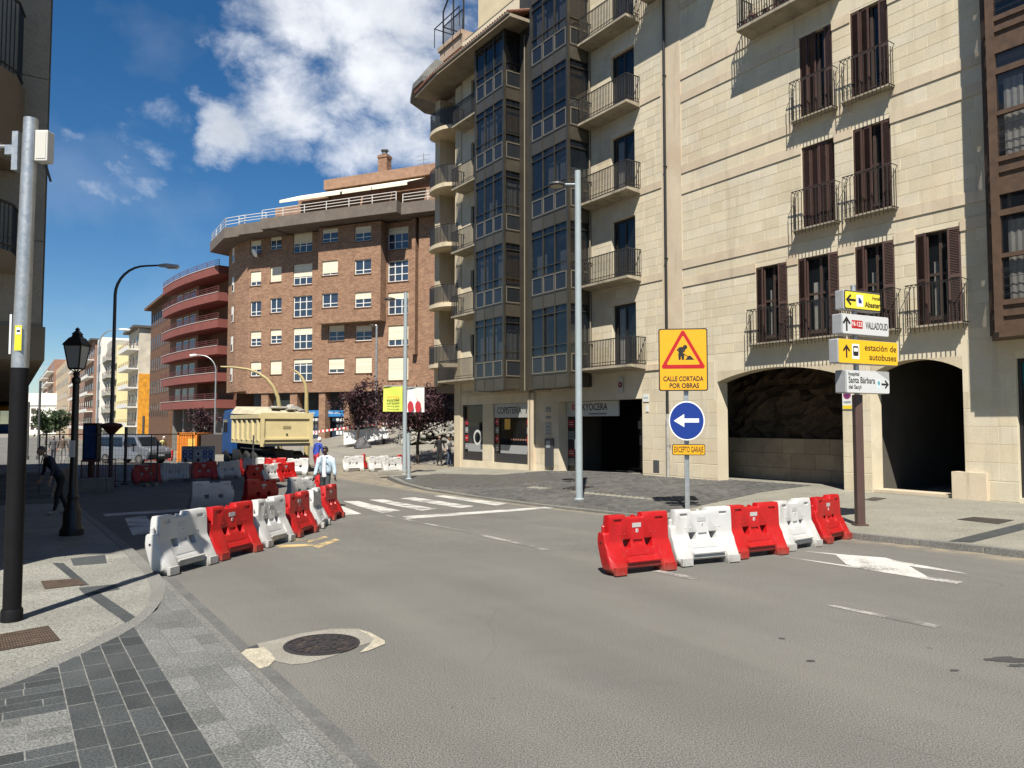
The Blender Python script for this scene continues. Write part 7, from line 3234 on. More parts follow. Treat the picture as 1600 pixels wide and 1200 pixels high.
# cab
b = MB()
cabp = [(5.95, .75), (7.95, .75), (8.05, 1.5), (7.85, 2.75), (7.5, 3.15), (5.95, 3.2)]
vs = [(x, 1.22, z) for x, z in cabp] + [(x, -1.22, z) for x, z in cabp]
n = len(cabp)
b.add(vs, [tuple(range(n - 1, -1, -1)), tuple(range(n, 2 * n))] + [(i, (i + 1) % n, n + (i + 1) % n, n + i) for i in range(n)])
cab = b.build('cab', TBLU, tk, bevel=.06)
for sy in (1, -1):
    b = MB()
    b.box(6.7, 7.7, sy * 1.225 - .004, sy * 1.225 + .004, 1.95, 2.65)
    b.build('side_window', GLASSD, cab)
    b = MB()
    b.box(7.75, 7.9, min(sy * 1.3, sy * 1.55), max(sy * 1.3, sy * 1.55), 1.9, 2.5)
    b.build('mirror', TBLK, cab)
    b = MB()
    M = Matrix.Translation((6.9, sy * 1.0, .55)) @ Matrix.Rotation(R(90), 4, 'X')
    b.tube([(6.9 + .66 * math.cos(math.pi * k / 8), sy * 1.1, .55 + .66 * math.sin(math.pi * k / 8)) for k in range(9)], .07, 5)
    b.build('mudguard', TBLK, cab)
b = MB()
b.add([(7.99, 1.1, 1.75), (7.99, -1.1, 1.75), (7.9, -1.05, 2.65), (7.9, 1.05, 2.65)], [(0, 1, 2, 3)])
b.build('windscreen', GLASSD, cab)

# ================================================================ grey van
q = hit(208, 724)
vn = empty('grey_van', q, R(-20), 'pale grey small van parked in shade behind the fence', 'van')
VG = mat('van_grey_shaded', (.13, .14, .16), .35, coat=.4)  # grey darkened to stand in for shade over the van
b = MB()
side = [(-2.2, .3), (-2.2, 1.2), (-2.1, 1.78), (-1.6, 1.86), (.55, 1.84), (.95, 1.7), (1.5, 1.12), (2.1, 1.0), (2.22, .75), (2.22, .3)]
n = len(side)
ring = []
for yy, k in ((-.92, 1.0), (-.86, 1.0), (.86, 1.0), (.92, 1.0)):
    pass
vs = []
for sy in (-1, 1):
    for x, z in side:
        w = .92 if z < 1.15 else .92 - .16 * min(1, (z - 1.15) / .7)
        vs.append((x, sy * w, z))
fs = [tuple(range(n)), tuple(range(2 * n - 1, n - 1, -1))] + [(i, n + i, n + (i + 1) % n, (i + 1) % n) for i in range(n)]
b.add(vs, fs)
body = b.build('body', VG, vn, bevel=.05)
b = MB()
b.add([(1.01, .72, 1.66), (1.01, -.72, 1.66), (1.5, -.82, 1.15), (1.5, .82, 1.15)], [(0, 1, 2, 3)])
for v in range(len(b.v)):
    x, y, z = b.v[v]
    b.v[v] = (x + .03, y, z + .03)
b.build('windscreen', GLASSD, vn)
for sy in (-1, 1):
    for x0, x1 in ((.1, 1.0), (-.9, -.0), (-1.9, -1.0)):
        b = MB()
        y0, y1 = sy * .935, sy * .80
        b.add([(x0, y0, 1.18), (x1 + (.25 if x0 > 0 else 0), y0, 1.18), (x1 - .1, y1, 1.68), (x0, y1, 1.68)], [(0, 1, 2, 3)])
        b.build('side_window', GLASSD, vn)
    for x in (-1.35, 1.4):
        M = Matrix.Translation((x, sy * .82, .32)) @ Matrix.Rotation(R(90), 4, 'X')
        b = MB()
        b.lathe([(.2, -.1), (.31, -.1), (.33, -.06), (.33, .06), (.31, .1), (.2, .1)], (0, 0, 0), 18, M)
        w = b.build('wheel', TYRE, vn)
        b = MB()
        b.lathe([(.2, -.105), (.05, -.105), (.05, .105), (.2, .105)], (0, 0, 0), 14, M)
        b.build('rim', HUBM, w)
    b = MB()
    b.cbox((2.14, sy * .68, .88), (.14, .34, .16))
    b.build('headlight', mat('headlight_glass', (.4, .42, .45), .15), vn)
    b = MB()
    b.cbox((.95, sy * 1.03, 1.2), (.12, .18, .16))
    b.build('mirror', BLACKP, vn)
b = MB()
b.box(2.2, 2.27, -.85, .85, .32, .62)
b.build('bumper', BLACKP, vn)
b = MB()
b.cbox((2.28, 0, .55), (.012, .5, .11))
b.build('number_plate', PLW, vn)

# ================================================================ orange container and notice board
q = hit(290, 722)
oc = empty('site_container', (q.x, q.y, q.z), R(0), 'small orange site container beside the truck', 'container')
ORC = mat('container_orange', (.60, .19, .02), .6, var=.12, vscale=2)
W0, W1 = (277 - 290) / FPX * q.y, (307 - 290) / FPX * q.y
hc = at(290, 677, q.y).z - q.z
b = MB()
b.box(W0, W1, 0, 2.6, .08, hc)
bx_ = b.build('body', ORC, oc)
b = MB()
k = W0 + .08
while k < W1 - .1:
    b.box(k, k + .06, -.035, 0, .15, hc - .12)
    k += .14
b.build('corrugation', ORC, oc)
for x in (W0, W1 - .1):
    b = MB()
    b.box(x - .02, x + .12, -.06, .05, .0, hc + .04)
    b.build('corner_post', ORC, oc)
b = MB()
b.box(W0, W1, -.06, .05, hc - .12, hc + .05)
b.build('top_rail', ORC, oc)
b = MB()
b.box(.15, .15 + .5, -.05, -.036, hc * .45, hc * .82)
b.build('door_notice', mat('notice_amber', (.7, .42, .08), .6), oc)
b = MB()
b.box(W1 + .15, W1 + 1.6, .3, 2.6, .0, hc - .1)
b.build('side_annex', mat('annex_dark', (.04, .03, .028), .8), oc)

q = hit(310, 747)
nb = empty('notice_board', (q.x, q.y - .3, q.z), R(4), 'grey site safety notice board with blue round symbols on the fence', 'notice board')
a, c = at(285, 697, q.y - .3) - Vector(nb.location), at(335, 722, q.y - .3) - Vector(nb.location)
b = MB()
b.box(a.x, c.x, -.02, .02, c.z, a.z)
b.build('panel', mat('notice_grey', (.42, .44, .46), .6), nb)
for x in (a.x + .15, c.x - .15):
    b = MB()
    b.box(x - .025, x + .025, .02, .06, 0, a.z - .05)
    b.build('leg', GALV, nb)
w_, h_ = c.x - a.x, a.z - c.z
for i, u in enumerate((.1, .27, .5, .70, .87)):
    for j, v in enumerate((.62, .36)):
        if i == 2 and j == 1:
            continue
        r_ = .1 if i != 2 else .13
        cx, cz = a.x + w_ * u, c.z + h_ * (v if i != 2 else .52)
        b = MB()
        n = 14
        b.add([(cx + r_ * math.cos(2 * math.pi * k / n), -.024, cz + r_ * math.sin(2 * math.pi * k / n)) for k in range(n)], [tuple(range(n))])
        sy_ = b.build('symbol', mat('symbol_blue', (.01, .06, .3), .5) if i != 2 else mat('symbol_white', (.6, .6, .6), .5), nb)
        b = MB()
        b.box(cx - r_ * .35, cx + r_ * .35, -.029, -.025, cz - r_ * .4, cz + r_ * .5)
        b.build('symbol_figure', mat('symbol_pale', (.5, .52, .55), .5) if i != 2 else TXT, sy_)
for u in (.12, .5, .88):
    b = MB()
    cx, cz = a.x + w_ * u, c.z + h_ * .14
    b.add([(cx - .1, -.024, cz - .07), (cx + .1, -.024, cz - .07), (cx, -.024, cz + .1)], [(0, 1, 2)])
    b.build('symbol', TXT, nb)
text('lettering', 'SEGURIDAD EN OBRA', .1, TXT, nb, Matrix.Translation(((a.x + c.x) / 2, -.026, a.z - .09)) @ FRONT)


# ================================================================ mesh fence panels
def fence_panel(name, label, p0, p1, h_, grp, m=GALV, step=.1):
    p0, p1 = Vector(p0), Vector(p1)
    d_ = p1 - p0
    e = empty(name, p0, math.atan2(d_.y, d_.x), label, 'fence', grp)
    ln = math.hypot(d_.x, d_.y)
    sl = (p1.z - p0.z) / ln
    b = MB()
    b.tube([(0, 0, .05), (0, 0, h_)], .022, 6)
    b.tube([(ln, 0, .05 + sl * ln), (ln, 0, h_ + sl * ln)], .022, 6)
    b.tube([(0, 0, h_), (ln, 0, h_ + sl * ln)], .02, 6)
    b.tube([(0, 0, .15), (ln, 0, .15 + sl * ln)], .02, 6)
    b.build('frame', m, e)
    b = MB()
    n = int(ln / step)
    for k in range(1, n):
        x = ln * k / n
        b.tube([(x, 0, .15 + sl * x), (x, 0, h_ + sl * x)], .004, 3, cap=False)
    for k in range(1, 9):
        z = .15 + (h_ - .15) * k / 9
        b.tube([(0, 0, z), (ln, 0, z + sl * ln)], .004, 3, cap=False)
    b.build('mesh_wires', m, e)
    for x in (0, ln):
        b = MB()
        b.prism([(x - .1, -.3), (x + .1, -.3), (x + .1, .3), (x - .1, .3)], sl * x, sl * x + .12)
        b.build('foot_block', CONC, e)
    return e


DFEN = mat('dark_fence', (.08, .08, .08), .5, metal=.4)
fp = [hit(60, 760), hit(150, 757), hit(235, 760), hit(300, 753)]
for i, lab in enumerate(('dark mesh fence panel left of the tall lamp post', 'dark mesh fence panel in front of the grey van', 'dark mesh fence panel left of the safety notice board')):
    fence_panel('fence_panel', lab, fp[i], fp[i + 1], 2.0, 'mesh fence panels round the works', DFEN, .16)
# pedestrian barriers (tubular)
for i, (a, c, lab) in enumerate(((hit(126, 764), hit(152, 762), 'dark red tubular crowd barrier left of the tall lamp post'), (hit(153, 762), hit(180, 760), 'dark red tubular crowd barrier under the tall lamp post'))):
    e = empty('crowd_barrier', a, math.atan2(c.y - a.y, c.x - a.x), lab, 'crowd barrier', 'tubular crowd barriers')
    ln = math.hypot(c.x - a.x, c.y - a.y)
    DR = mat('dark_red_tube', (.12, .03, .025), .5)
    b = MB()
    b.tube([(0, 0, .05), (0, 0, 1.05), (ln, 0, 1.05), (ln, 0, .05)], .025, 6)
    b.tube([(0, 0, .2), (ln, 0, .2)], .02, 6)
    b.build('frame', DR, e)
    b = MB()
    for k in range(1, 10):
        b.tube([(ln * k / 10, 0, .2), (ln * k / 10, 0, 1.05)], .01, 4)
    b.build('bars', DR, e)
    for x in (.1, ln - .1):
        b = MB()
        b.tube([(x, -.3, .02), (x, .3, .02)], .02, 5)
        b.build('foot', DR, e)
# loose fence posts standing in the works
for px, top, base, Y, lab in ((195, 667, 757, None, 'dark upright post right of the tall lamp post'), (245, 690, 758, None, 'thin steel fence post left of the notice board'), (395, 680, 745, None, 'thin dark rod standing among the barriers')):
    q = hit(px, base)
    b = MB()
    b.tube([(0, 0, 0), (0, 0, at(px, top, q.y).z - q.z)], .06 if px == 195 else .035, 6)
    b.lathe([(.15, 0), (.15, .08)], (0, 0, 0), 8)
    o = b.build('upright_post', DFEN, None, loc=q)
    tag(o, lab, 'post')
# slim street poles far along the left street
for px, top, lab in ((62, 595, 'slim dark pole far down the left street'), (225, 650, 'slim dark pole before the orange netting'), (45, 628, 'short slim pole at the far left behind the camera pole')):
    Y = 60
    q = Vector(((px - 800) / FPX * Y, Y, g(Y)))
    b = MB()
    b.tube([(0, 0, 0), (0, 0, at(px, top, Y).z - q.z)], .09, 6)
    b.lathe([(.14, 0), (.14, .3), (.1, .32)], (0, 0, 0), 8)
    o = b.build('slim_pole', DFEN, None, loc=q)
    tag(o, lab, 'pole')

# ================================================================ advertising panel, steps, raised terrace at the left
q = hit(142, 752)
ad = empty('advertising_panel', q, R(-14), 'dark framed street advertising panel with blue poster left of the lamp post', 'advertising panel')
hh_ = at(142, 661, q.y).z - q.z
zb_ = at(142, 716, q.y).z - q.z
w_ = 27 / FPX * q.y / 2
b = MB()
b.box(-w_, w_, -.12, .12, zb_ - .15, hh_)
b.build('case', BLACKP, ad)
b = MB()
b.box(-w_ + .08, w_ - .08, -.128, -.121, zb_, hh_ - .1)
b.build('poster', mat('poster_blue', (.03, .1, .3), .3, var=.3, vscale=2), ad)
b = MB()
b.box(-.1, .1, -.08, .08, 0, zb_ - .15)
b.build('leg', BLACKP, ad)

DST = mat('dark_step_stone', (.16, .155, .15), .85, var=.2, vscale=2)
TER = mat('terrace_paving', (.19, .185, .175), .85, var=.15, vscale=1.5)
sa, sb_ = hit(-60, 782), hit(80, 778)
st = empty('stone_steps', (sb_.x, sb_.y, sb_.z), math.atan2(sa.y - sb_.y, sa.x - sb_.x), 'flight of dark stone steps in shade at the left', 'steps')
ln = (sa - sb_).length
for k in range(5):
    b = MB()
    b.box(0, ln + 3, -.33 * (k + 1) - (6 if k == 4 else 0), -.33 * k, -.4, .15 * (k + 1) - .004)
    b.build('step', DST, st, bevel=.01)
b = MB()
for k in range(3):
    x = .35 + k * 2.0
    b.tube([(x, -.1, .0), (x, -.1, .95)], .02, 5)
    b.tube([(x, -1.5, .75), (x, -1.5, 1.65)], .02, 5)
    b.tube([(x, -.1, .95), (x, -1.5, 1.65)], .02, 5)
b.build('handrail', DFEN, st)
# low planting wall beside the steps
a, c = hit(85, 772), hit(178, 768)
pw = empty('planter_wall', (a.x, a.y, min(a.z, c.z)), math.atan2(c.y - a.y, c.x - a.x), 'low dark stone wall with soil behind the lantern', 'wall')
ln = (c - a).length
k = 0.0
i = 0
while k < ln:
    b = MB()
    b.box(k + .004, min(ln, k + .8) - .004, 0, .35, -.3, .48)
    b.build('wall_stone', DST, pw, bevel=.01)
    k += .8
b = MB()
b.box(0, ln, .35, 3.0, -.3, .35)
b.build('soil', mat('dark_soil', (.05, .042, .032), .95, var=.3, vscale=4), pw)
# awnings under the arcade
for i, (px0, px1, py0, py1, Y, c_, lab) in enumerate(((-20, 19, 628, 642, 30, (.7, .3, .02), 'orange and yellow awning glimpsed at the left edge'), (-20, 19, 666, 678, 34, (.03, .12, .25), 'blue awning glimpsed at the left edge below the orange one'))):
    a, c = at(px0, py0, Y), at(px1, py1, Y)
    e = empty('awning', (a.x, Y, 0), 0, lab, 'awning')
    b = MB()
    n = 8
    for k in range(n):
        x0, x1 = (c.x - a.x) * k / n, (c.x - a.x) * (k + 1) / n
        b.add([(x0, .9, a.z + .1), (x1, .9, a.z + .1), (x1, 0, (a.z + c.z) / 2), (x0, 0, (a.z + c.z) / 2), (x1, -.02, c.z), (x0, -.02, c.z)], [(0, 1, 2, 3), (3, 2, 4, 5)])
    b.build('cloth', mat('awning_%d' % i, c_, .8, var=.25, vscale=3), e)
    b = MB()
    b.tube([(0, 0, g(Y)), (0, 0, c.z)], .04, 6)
    b.tube([(c.x - a.x, 0, g(Y)), (c.x - a.x, 0, c.z)], .04, 6)
    b.build('support', DFEN, e)


# ================================================================ trees
def tree(name, label, base, trunk_h, crown_c, crown_r, leaf_m, seed, n_leaf=2600, leaf=.13, tr=.11, trunk_m=None, grp=None):
    rnd = random.Random(seed)
    e = empty(name, base, 0, label, 'tree', grp)
    b = MB()
    top = Vector(crown_c)
    p = [Vector((0, 0, -.05)), Vector((rnd.uniform(-.05, .05), 0, trunk_h * .5)), Vector((rnd.uniform(-.1, .1), 0, trunk_h))]
    b.tube(p, [tr, tr * .85, tr * .7], 8)
    tips = []
    for k in range(9):
        a = 2 * math.pi * k / 9 + rnd.uniform(-.3, .3)
        q = top + Vector((math.cos(a) * crown_r[0] * rnd.uniform(.4, .85), math.sin(a) * crown_r[1] * rnd.uniform(.4, .85), rnd.uniform(-.35, .7) * crown_r[2]))
        m1 = p[2].lerp(q, .5) + Vector((0, 0, -.1))
        b.tube([p[2] - Vector((0, 0, .1)), m1, q], [tr * .5, tr * .3, tr * .1], 5)
        tips += [q, m1]
        for j in range(3):
            q2 = q + Vector((rnd.gauss(0, .35) * crown_r[0], rnd.gauss(0, .35) * crown_r[1], rnd.gauss(0, .3) * crown_r[2]))
            b.tube([m1, q2], [tr * .2, tr * .06], 4)
            tips.append(q2)
    b.build('trunk', trunk_m or mat('bark', (.06, .045, .035), .9, var=.3, vscale=9), e)
    b = MB()
    clumps = []
    for t in tips:
        clumps.append((t, rnd.uniform(.22, .42) * crown_r[0]))
    for k in range(16):
        v = Vector((rnd.gauss(0, 1), rnd.gauss(0, 1), rnd.gauss(0, 1))).normalized() * rnd.uniform(.5, .95)
        clumps.append((top + Vector((v.x * crown_r[0], v.y * crown_r[1], v.z * crown_r[2])), rnd.uniform(.15, .34) * crown_r[0]))
    for k in range(n_leaf):
        c, r_ = rnd.choice(clumps)
        v = Vector((rnd.gauss(0, .5), rnd.gauss(0, .5), rnd.gauss(0, .45))) * r_
        pos = c + v
        ax = Vector((rnd.gauss(0, 1), rnd.gauss(0, 1), rnd.gauss(0, 1)))
        if ax.length < .1:
            continue
        qt = Quaternion(ax.normalized(), rnd.uniform(0, 6.28))
        s_ = leaf * rnd.uniform(.6, 1.3)
        b.add([pos + qt @ Vector(t) * s_ for t in ((-1, 0, 0), (-.2, -.45, .1), (1, 0, 0), (-.2, .45, .1))], [(0, 1, 2, 3)])
    b.build('crown', leaf_m, e)
    return e


PLUM = mat('plum_leaf', (.045, .016, .022), .6, islands=.5, spec=.4)
GREENL = mat('green_leaf', (.028, .05, .014), .65, islands=.45)
q = hit(653, 724, zp2)
c = at(660, 640, q.y) - q
tree('plum_tree', 'dark purple plum tree with slender trunk beside the two people', q, 2.0, (c.x, 0, c.z), (2.3, 1.8, 1.45), PLUM, 1, 5200, .11, grp='dark purple plum trees')
q = hit(558, 700, zp2)
c = at(560, 634, q.y) - q
tree('plum_tree', 'dark purple plum tree before the shop windows left of the banners', q, 1.8, (c.x, 0, c.z), (1.15, 1.0, 1.7), PLUM, 2, 2600, .11, grp='dark purple plum trees')
q = hit(600, 694, zp2)
c = at(603, 640, q.y) - q
tree('plum_tree', 'dark purple plum tree partly behind the lime banner', q, 1.8, (c.x, 0, c.z), (1.6, 1.2, 1.5), PLUM, 3, 2600, .11, grp='dark purple plum trees')
q = Vector(((321 - 800) / FPX * 60, 60, g(60)))
c = at(321, 658, 60) - q
tree('plum_tree', 'dark purple plum tree behind the orange container and truck cab', q, 1.4, (c.x, 0, c.z), (1.05, 1.0, 1.1), PLUM, 4, 2400, .1, grp='dark purple plum trees')
for i, (px, Y, hh_, lab) in enumerate(((74, 120, 5.0, 'green street tree far down the left street'), (95, 150, 6.0, 'paler green tree beyond it far down the left street'))):
    q = Vector(((px - 800) / FPX * Y, Y, g(Y)))
    tree('street_tree', lab, q, hh_ * .4, (0, 0, hh_ * .68), (1.9, 1.9, hh_ * .36), GREENL, 6 + i, 1500, .3, tr=.16)


# ================================================================ people
SKIN_D = mat('skin_dark', (.06, .03, .02), .55)
SKIN_L = mat('skin_light', (.42, .26, .19), .55)
HAIR = mat('hair_dark', (.012, .01, .009), .6)


def skin_body(name, joints, edges, mats_by_z, parent, subdiv=1):
    """one continuous body grown by a Skin modifier; materials by the part of the body each face lies on"""
    me = bpy.data.meshes.new(name)
    names = list(joints)
    me.from_pydata([joints[k][0] for k in names], [(names.index(a), names.index(c)) for a, c in edges], [])
    o = bpy.data.objects.new(name, me)
    col.objects.link(o)
    o.modifiers.new('skin', 'SKIN').use_smooth_shade = True
    sk = me.skin_vertices[0].data
    for i, k in enumerate(names):
        r_ = joints[k][1]
        sk[i].radius = r_ if isinstance(r_, tuple) else (r_, r_)
        sk[i].use_root = (k == 'pelvis')
    sd = o.modifiers.new('sub', 'SUBSURF')
    sd.levels = subdiv
    sd.render_levels = subdiv
    dg = bpy.context.evaluated_depsgraph_get()
    res = bpy.data.meshes.new_from_object(o.evaluated_get(dg))
    bpy.data.objects.remove(o)
    res.materials.clear()
    ms = []
    for p in res.polygons:
        c = p.center
        best = min(names, key=lambda k: (Vector(joints[k][0]) - c).length - (joints[k][1] if not isinstance(joints[k][1], tuple) else max(joints[k][1])) * .5)
        m = mats_by_z(best, c)
        if m not in ms:
            ms.append(m)
            res.materials.append(m)
        p.material_index = ms.index(m)
        p.use_smooth = True
    return link('body', res, parent)


def person(label, loc, rz, H, skin, top_m, leg_m, shoe_m, hair_m, pose=None, jacket=None, hair_len=0.0, hat=None, sleeve=True, cat='person', carried=None, backpack=None):
    """standing or walking figure, facing local -y"""
    e = empty('person', loc, rz, label, cat)
    k = H / 1.75
    P_ = dict(step=.12, arm_l=(.06, .05), arm_r=(.05, -.05), lean=0.0, elbow_r=None, elbow_l=None)
    P_.update(pose or {})
    st = P_['step']
    ln = P_['lean']

    def J(x, y, z, r_):
        rr = tuple(v * k for v in r_) if isinstance(r_, tuple) else r_ * k
        return (Vector((x, y - ln * max(0, z - .9), z)) * k, rr)
    j = {'pelvis': J(0, 0, .95, (.155, .115)), 'belly': J(0, 0, 1.1, (.145, .105)), 'chest': J(0, -.0, 1.3, (.165, .115)), 'collar': J(0, .01, 1.44, (.12, .08)), 'neck': J(0, 0, 1.5, .052), 'skull': J(0, -.02, 1.56, .06),
         'hip_l': J(.085, 0, .9, .095), 'knee_l': J(.10, -st * .6 - .02, .5, .065), 'calf_l': J(.10, -st * .7, .32, .058), 'ankle_l': J(.10, -st, .085, .04), 'toe_l': J(.115, -st - .16, .035, (.045, .035)),
         'hip_r': J(-.085, 0, .9, .095), 'knee_r': J(-.10, st * .3 - .03, .5, .065), 'calf_r': J(-.10, st * .7, .32, .058), 'ankle_r': J(-.10, st * .95, .09, .04), 'toe_r': J(-.115, st * .95 - .15, .035, (.045, .035)),
         'sh_l': J(.185, 0, 1.42, .07), 'sh_r': J(-.185, 0, 1.42, .07)}
    for s_, sg in (('l', 1), ('r', -1)):
        el = P_['elbow_' + s_]
        ox, oy = P_['arm_' + s_]
        if el is None:
            j['el_' + s_] = J(sg * (.24 + ox * .5), -oy * .5, 1.14, .048)
            j['wr_' + s_] = J(sg * (.25 + ox), -.05 - oy, .9, .032)
        else:
            j['el_' + s_] = J(sg * .25, el[1] * .3, 1.15, .048)
            j['wr_' + s_] = J(sg * el[0], el[1], el[2], .032)
    ed = [('pelvis', 'belly'), ('belly', 'chest'), ('chest', 'collar'), ('collar', 'neck'), ('neck', 'skull'), ('pelvis', 'hip_l'), ('pelvis', 'hip_r'), ('collar', 'sh_l'), ('collar', 'sh_r')]
    for s_ in 'lr':
        ed += [('hip_' + s_, 'knee_' + s_), ('knee_' + s_, 'calf_' + s_), ('calf_' + s_, 'ankle_' + s_), ('ankle_' + s_, 'toe_' + s_), ('sh_' + s_, 'el_' + s_), ('el_' + s_, 'wr_' + s_)]

    def pick(nm, c):
        z = c.z / k
        if nm.startswith('toe') or (nm.startswith('ankle') and z < .1):
            return shoe_m
        if nm[:4] in ('hip_', 'knee', 'calf', 'ankl') or (nm == 'pelvis' and z < .93):
            return leg_m
        if nm in ('neck', 'skull'):
            return skin
        if nm[:3] == 'wr_':
            return skin
        if nm[:3] == 'el_' and not sleeve:
            return skin
        return top_m
    body = skin_body('body', j, ed, pick, e)
    # head
    hz = 1.645
    hc = J(0, -.03, hz, 0)[0]
    b = MB()
    n, mrs = 14, 10
    vs, fs = [], []
    for i in range(mrs + 1):
        t = math.pi * i / mrs
        for q_ in range(n):
            a = 2 * math.pi * q_ / n
            x, y, z = .076 * math.sin(t) * math.cos(a), .095 * math.sin(t) * math.sin(a), -.118 * math.cos(t)
            if z < -.03:
                x *= 1 - .28 * min(1, (-z - .03) / .09)
                y = y * (1 - .1 * min(1, (-z - .03) / .09)) - .008
            if y < -.06:
                if abs(x) < .018 and -.045 < z < .02:
                    y -= .022 * (1 - (z + .045) / .075 * .6)
                if .0 < z < .03 and .015 < abs(x) < .05:
                    y += .008
            vs.append(hc + Vector((x, y, z)) * k)
    for i in range(mrs):
        for q_ in range(n):
            fs.append((i * n + q_, i * n + (q_ + 1) % n, (i + 1) * n + (q_ + 1) % n, (i + 1) * n + q_))
    b.add(vs, fs)
    for sx in (-1, 1):
        M = Matrix.Translation(hc + Vector((sx * .077, .01, -.005)) * k) @ Matrix.Diagonal((.012 * k, .02 * k, .034 * k, 1))
        b.lathe([(.3, -1), (.9, -.6), (1, 0), (.9, .6), (.3, 1)], (0, 0, 0), 6, M)
    hd = b.build('head', skin, e, smooth=True)
    for sx in (-1, 1):
        b = MB()
        M = Matrix.Translation(hc + Vector((sx * .03, -.083, .012)) * k) @ Matrix.Diagonal((.011 * k, .006 * k, .007 * k, 1))
        b.lathe([(.4, -.9), (1, 0), (.4, .9)], (0, 0, 0), 8, M)
        b.build('eye', HAIR, hd)
    b = MB()
    b.cbox(hc + Vector((0, -.086, -.062)) * k, (.045 * k, .012 * k, .012 * k))
    b.build('mouth', mat('lips', (.14, .05, .045), .6), hd)
    # hair or hat
    b = MB()
    vs, fs = [], []
    n, mrs = 14, 6
    for i in range(mrs + 1):
        t = (math.pi * .56 + hair_len) * i / mrs
        for q_ in range(n):
            a = 2 * math.pi * q_ / n
            front = max(0, -math.sin(a))
            tt = min(t, math.pi * .36) if front > .35 else t
            rr = 1.08 if hat is None else 1.14
            vs.append(hc + Vector((.076 * rr * math.sin(tt) * math.cos(a), .098 * rr * math.sin(tt) * math.sin(a), .12 * rr * math.cos(tt))) * k)
    for i in range(mrs):
        for q_ in range(n):
            fs.append((i * n + q_, i * n + (q_ + 1) % n, (i + 1) * n + (q_ + 1) % n, (i + 1) * n + q_))
    b.add(vs, fs)
    b.build('hair' if hat is None else 'helmet', hair_m if hat is None else hat, hd, smooth=True)
    # hands: palm and five fingers
    for s_, sg in (('l', 1), ('r', -1)):
        w = j['wr_' + s_][0]
        d_ = (w - j['el_' + s_][0]).normalized()
        side = Vector((0, -1, 0))
        side = (side - d_ * side.dot(d_)).normalized()
        nrm = d_.cross(side)
        b = MB()
        b.tube([w - d_ * .02 * k, w + d_ * .04 * k, w + d_ * .09 * k], [.024 * k, .034 * k, .03 * k], 8)
        for f_ in range(4):
            o_ = side * (.03 - .02 * f_) * k
            l_ = (.07, .08, .075, .06)[f_] * k
            r_ = .0088 * k
            p0 = w + d_ * .08 * k + o_
            p1 = p0 + d_ * l_ * .55 - nrm * sg * .008 * k
            p2 = p1 + d_ * l_ * .4 - nrm * sg * .022 * k
            b.tube([p0, p1, p2], [r_, r_ * .95, r_ * .75], 6)
        p0 = w + d_ * .03 * k + side * .03 * k
        b.tube([p0, p0 + d_ * .035 * k + side * .025 * k, p0 + d_ * .07 * k + side * .02 * k], [.011 * k, .0095 * k, .007 * k], 6)
        b.build('hand', skin, e, smooth=True)
    if jacket:
        jacket(e, j, k)
    if backpack:
        b = MB()
        c = j['chest'][0] + Vector((0, .17, -.05)) * k
        b.cbox(c, (.3 * k, .17 * k, .42 * k))
        b.build('backpack', backpack, e, bevel=.05)
    return e


DENIM = mat('light_denim', (.42, .52, .60), .85, var=.12, vscale=14, fine=.15, fscale=120)
DENIMS = mat('denim_seam', (.12, .16, .22), .85)


def denim_jacket(e, j, k):
    """open jacket over the white shirt: shell round back and sides, collar, seams"""
    b = MB()
    n = 20
    rows = [(.98, .19, .145), (1.08, .185, .14), (1.2, .19, .142), (1.32, .2, .145), (1.4, .2, .13), (1.46, .15, .1)]
    vs, fs = [], []
    for z, rx, ry in rows:
        for i in range(n + 1):
            gap = .34 - .12 * max(0, (z - 1.3)) / .16
            a = -math.pi / 2 + gap + (2 * math.pi - 2 * gap) * i / n
            vs.append(Vector((rx * math.cos(a), ry * math.sin(a) + .0, z)) * k)
    for r_ in range(len(rows) - 1):
        for i in range(n):
            fs.append((r_ * (n + 1) + i, r_ * (n + 1) + i + 1, (r_ + 1) * (n + 1) + i + 1, (r_ + 1) * (n + 1) + i))
    b.add(vs, fs)
    o = b.build('jacket', DENIM, e, smooth=True)
    md = o.modifiers.new('thick', 'SOLIDIFY')
    md.thickness = .012
    b = MB()
    for s_ in 'lr':
        sh, el, wr = j['sh_' + s_][0], j['el_' + s_][0], j['wr_' + s_][0]
        b.tube([sh, sh.lerp(el, .5), el, el.lerp(wr, .55), el.lerp(wr, .92)], [.082 * k, .072 * k, .062 * k, .054 * k, .05 * k], 12)
    b.build('sleeve', DENIM, e, smooth=True)
    b = MB()
    for sx in (-1, 1):
        b.add([Vector(v) * k for v in ((sx * .05, -.1, 1.47), (sx * .11, -.02, 1.5), (sx * .13, -.09, 1.42), (sx * .07, -.135, 1.36))], [(0, 1, 2, 3)])
        b.box(min(sx * .07, sx * .085) * k, max(sx * .07, sx * .085) * k, -.15 * k, -.14 * k, .99 * k, 1.36 * k)
        b.box(min(sx * .09, sx * .16) * k, max(sx * .09, sx * .16) * k, -.147 * k, -.135 * k, 1.27 * k, 1.29 * k)
    b.build('seams', DENIMS, e)


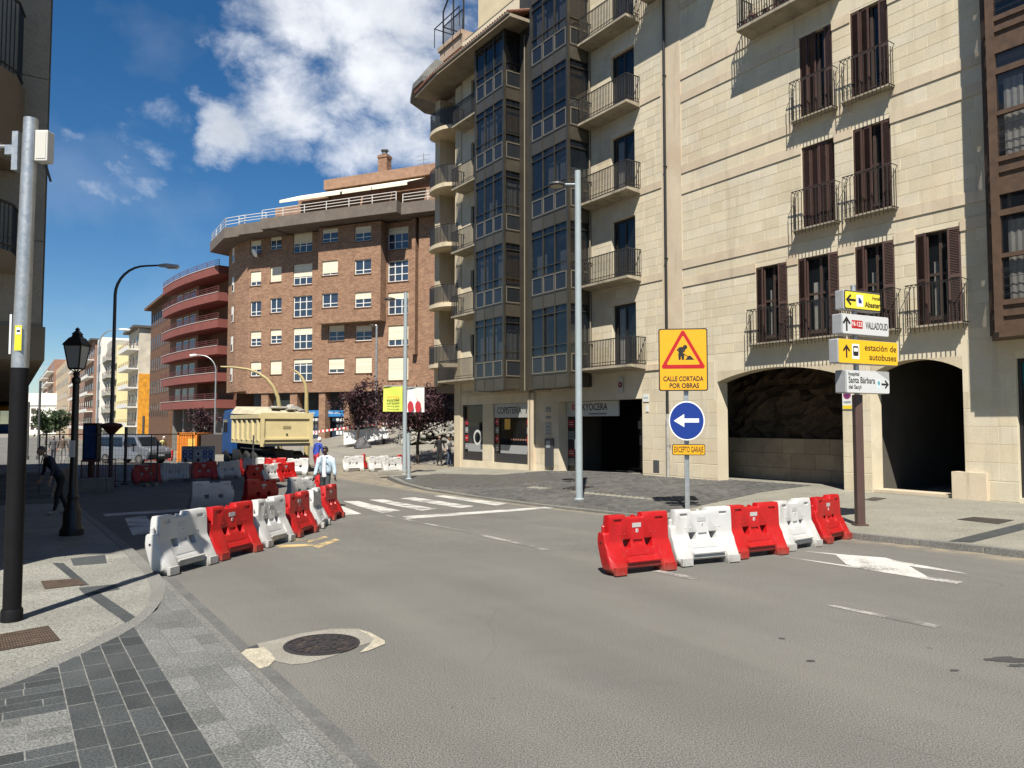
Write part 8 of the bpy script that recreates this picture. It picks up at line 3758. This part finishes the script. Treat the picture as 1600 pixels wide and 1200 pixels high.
WSH = mat('white_shirt', (.68, .69, .72), .8)
q = hit(510, 803)
man_Y = 21.3
mp = Vector(((510 - 800) / FPX * man_Y, man_Y, g(man_Y)))
person('man in pale denim jacket over white shirt walking behind the barriers', mp, R(-12), 1.66, SKIN_D, WSH, mat('dark_jeans', (.035, .04, .045), .8, var=.2, vscale=12), mat('shoe_dark', (.02, .02, .02), .6), HAIR, pose=dict(step=.16, arm_l=(.06, -.02), arm_r=(.02, .1)), jacket=denim_jacket)
BLUO = mat('blue_overalls', (.02, .05, .30), .8, var=.15, vscale=8)
RTR = mat('red_trousers', (.42, .03, .05), .8)
wY = 36.5
wp = Vector(((495 - 800) / FPX * wY, wY, g(wY)))
person('worker in blue jacket and red trousers with white cap behind the denim man', wp, R(150), 1.76, SKIN_L, BLUO, RTR, mat('shoe_brown', (.08, .05, .03), .7), HAIR, pose=dict(step=.14, lean=.25, arm_l=(.05, .1), arm_r=(.05, .15)), hat=mat('cap_white', (.7, .7, .68), .6))
pY = 45
pp = Vector(((689 - 800) / FPX * pY, pY, zpave((689 - 800) / FPX * pY, pY)))
person('person in black clothes standing at the corner of the stone building', hit(689, 729, zpave) if False else Vector((pp.x, 44.2, g(44.2) + .02)), R(20), 1.74, SKIN_L, mat('black_coat', (.012, .012, .013), .8), mat('black_trousers', (.014, .014, .016), .8), BLACKP, HAIR, pose=dict(step=.05), backpack=mat('grey_rucksack', (.03, .03, .033), .8))
person('person in white top and blue jeans standing by the corner of the stone building', Vector(((702 - 800) / FPX * 43.6, 43.6, g(43.6) + .02)), R(75), 1.66, SKIN_L, mat('white_top', (.6, .58, .54), .8), mat('blue_jeans', (.05, .07, .12), .8), BLACKP, mat('hair_fair', (.2, .12, .06), .6), pose=dict(step=.07, elbow_l=(.12, -.26, 1.2), elbow_r=(.12, -.26, 1.2)), hair_len=.4)
person('person in dark clothes bending beside the black lantern in deep shade', Vector(((99 - 800) / FPX * 18.6, 18.6, g(18.6) + LZ)), R(-40), 1.62, SKIN_L, mat('navy_top', (.02, .025, .045), .8, var=.3, vscale=10), mat('black_trousers2', (.012, .012, .014), .8), mat('shoe_pale', (.35, .34, .33), .7), mat('hair_grey', (.08, .075, .07), .6), pose=dict(step=.18, lean=.6, arm_l=(.02, .3), arm_r=(.02, .35)))
person('worker in pale yellow top beyond the fence near the orange container', Vector(((254 - 800) / FPX * 54, 54, g(54))), R(60), 1.75, SKIN_L, mat('pale_yellow_top', (.55, .5, .2), .8), mat('grey_trousers', (.08, .08, .085), .8), BLACKP, HAIR, pose=dict(step=.1, lean=.3), hat=mat('helmet_white', (.7, .7, .68), .5))
person('dark clothed person walking far down the left street behind the fence', Vector(((86 - 800) / FPX * 48, 48, g(48))), R(10), 1.72, SKIN_L, mat('grey_jumper', (.06, .06, .065), .8), mat('navy_trousers', (.02, .02, .03), .8), BLACKP, HAIR)
person('second dark clothed person far down the left street nearer the advertising panel', Vector(((100 - 800) / FPX * 46, 46, g(46))), R(200), 1.74, SKIN_L, mat('brown_jacket', (.09, .06, .045), .8), mat('light_trousers', (.3, .29, .27), .8), BLACKP, HAIR)
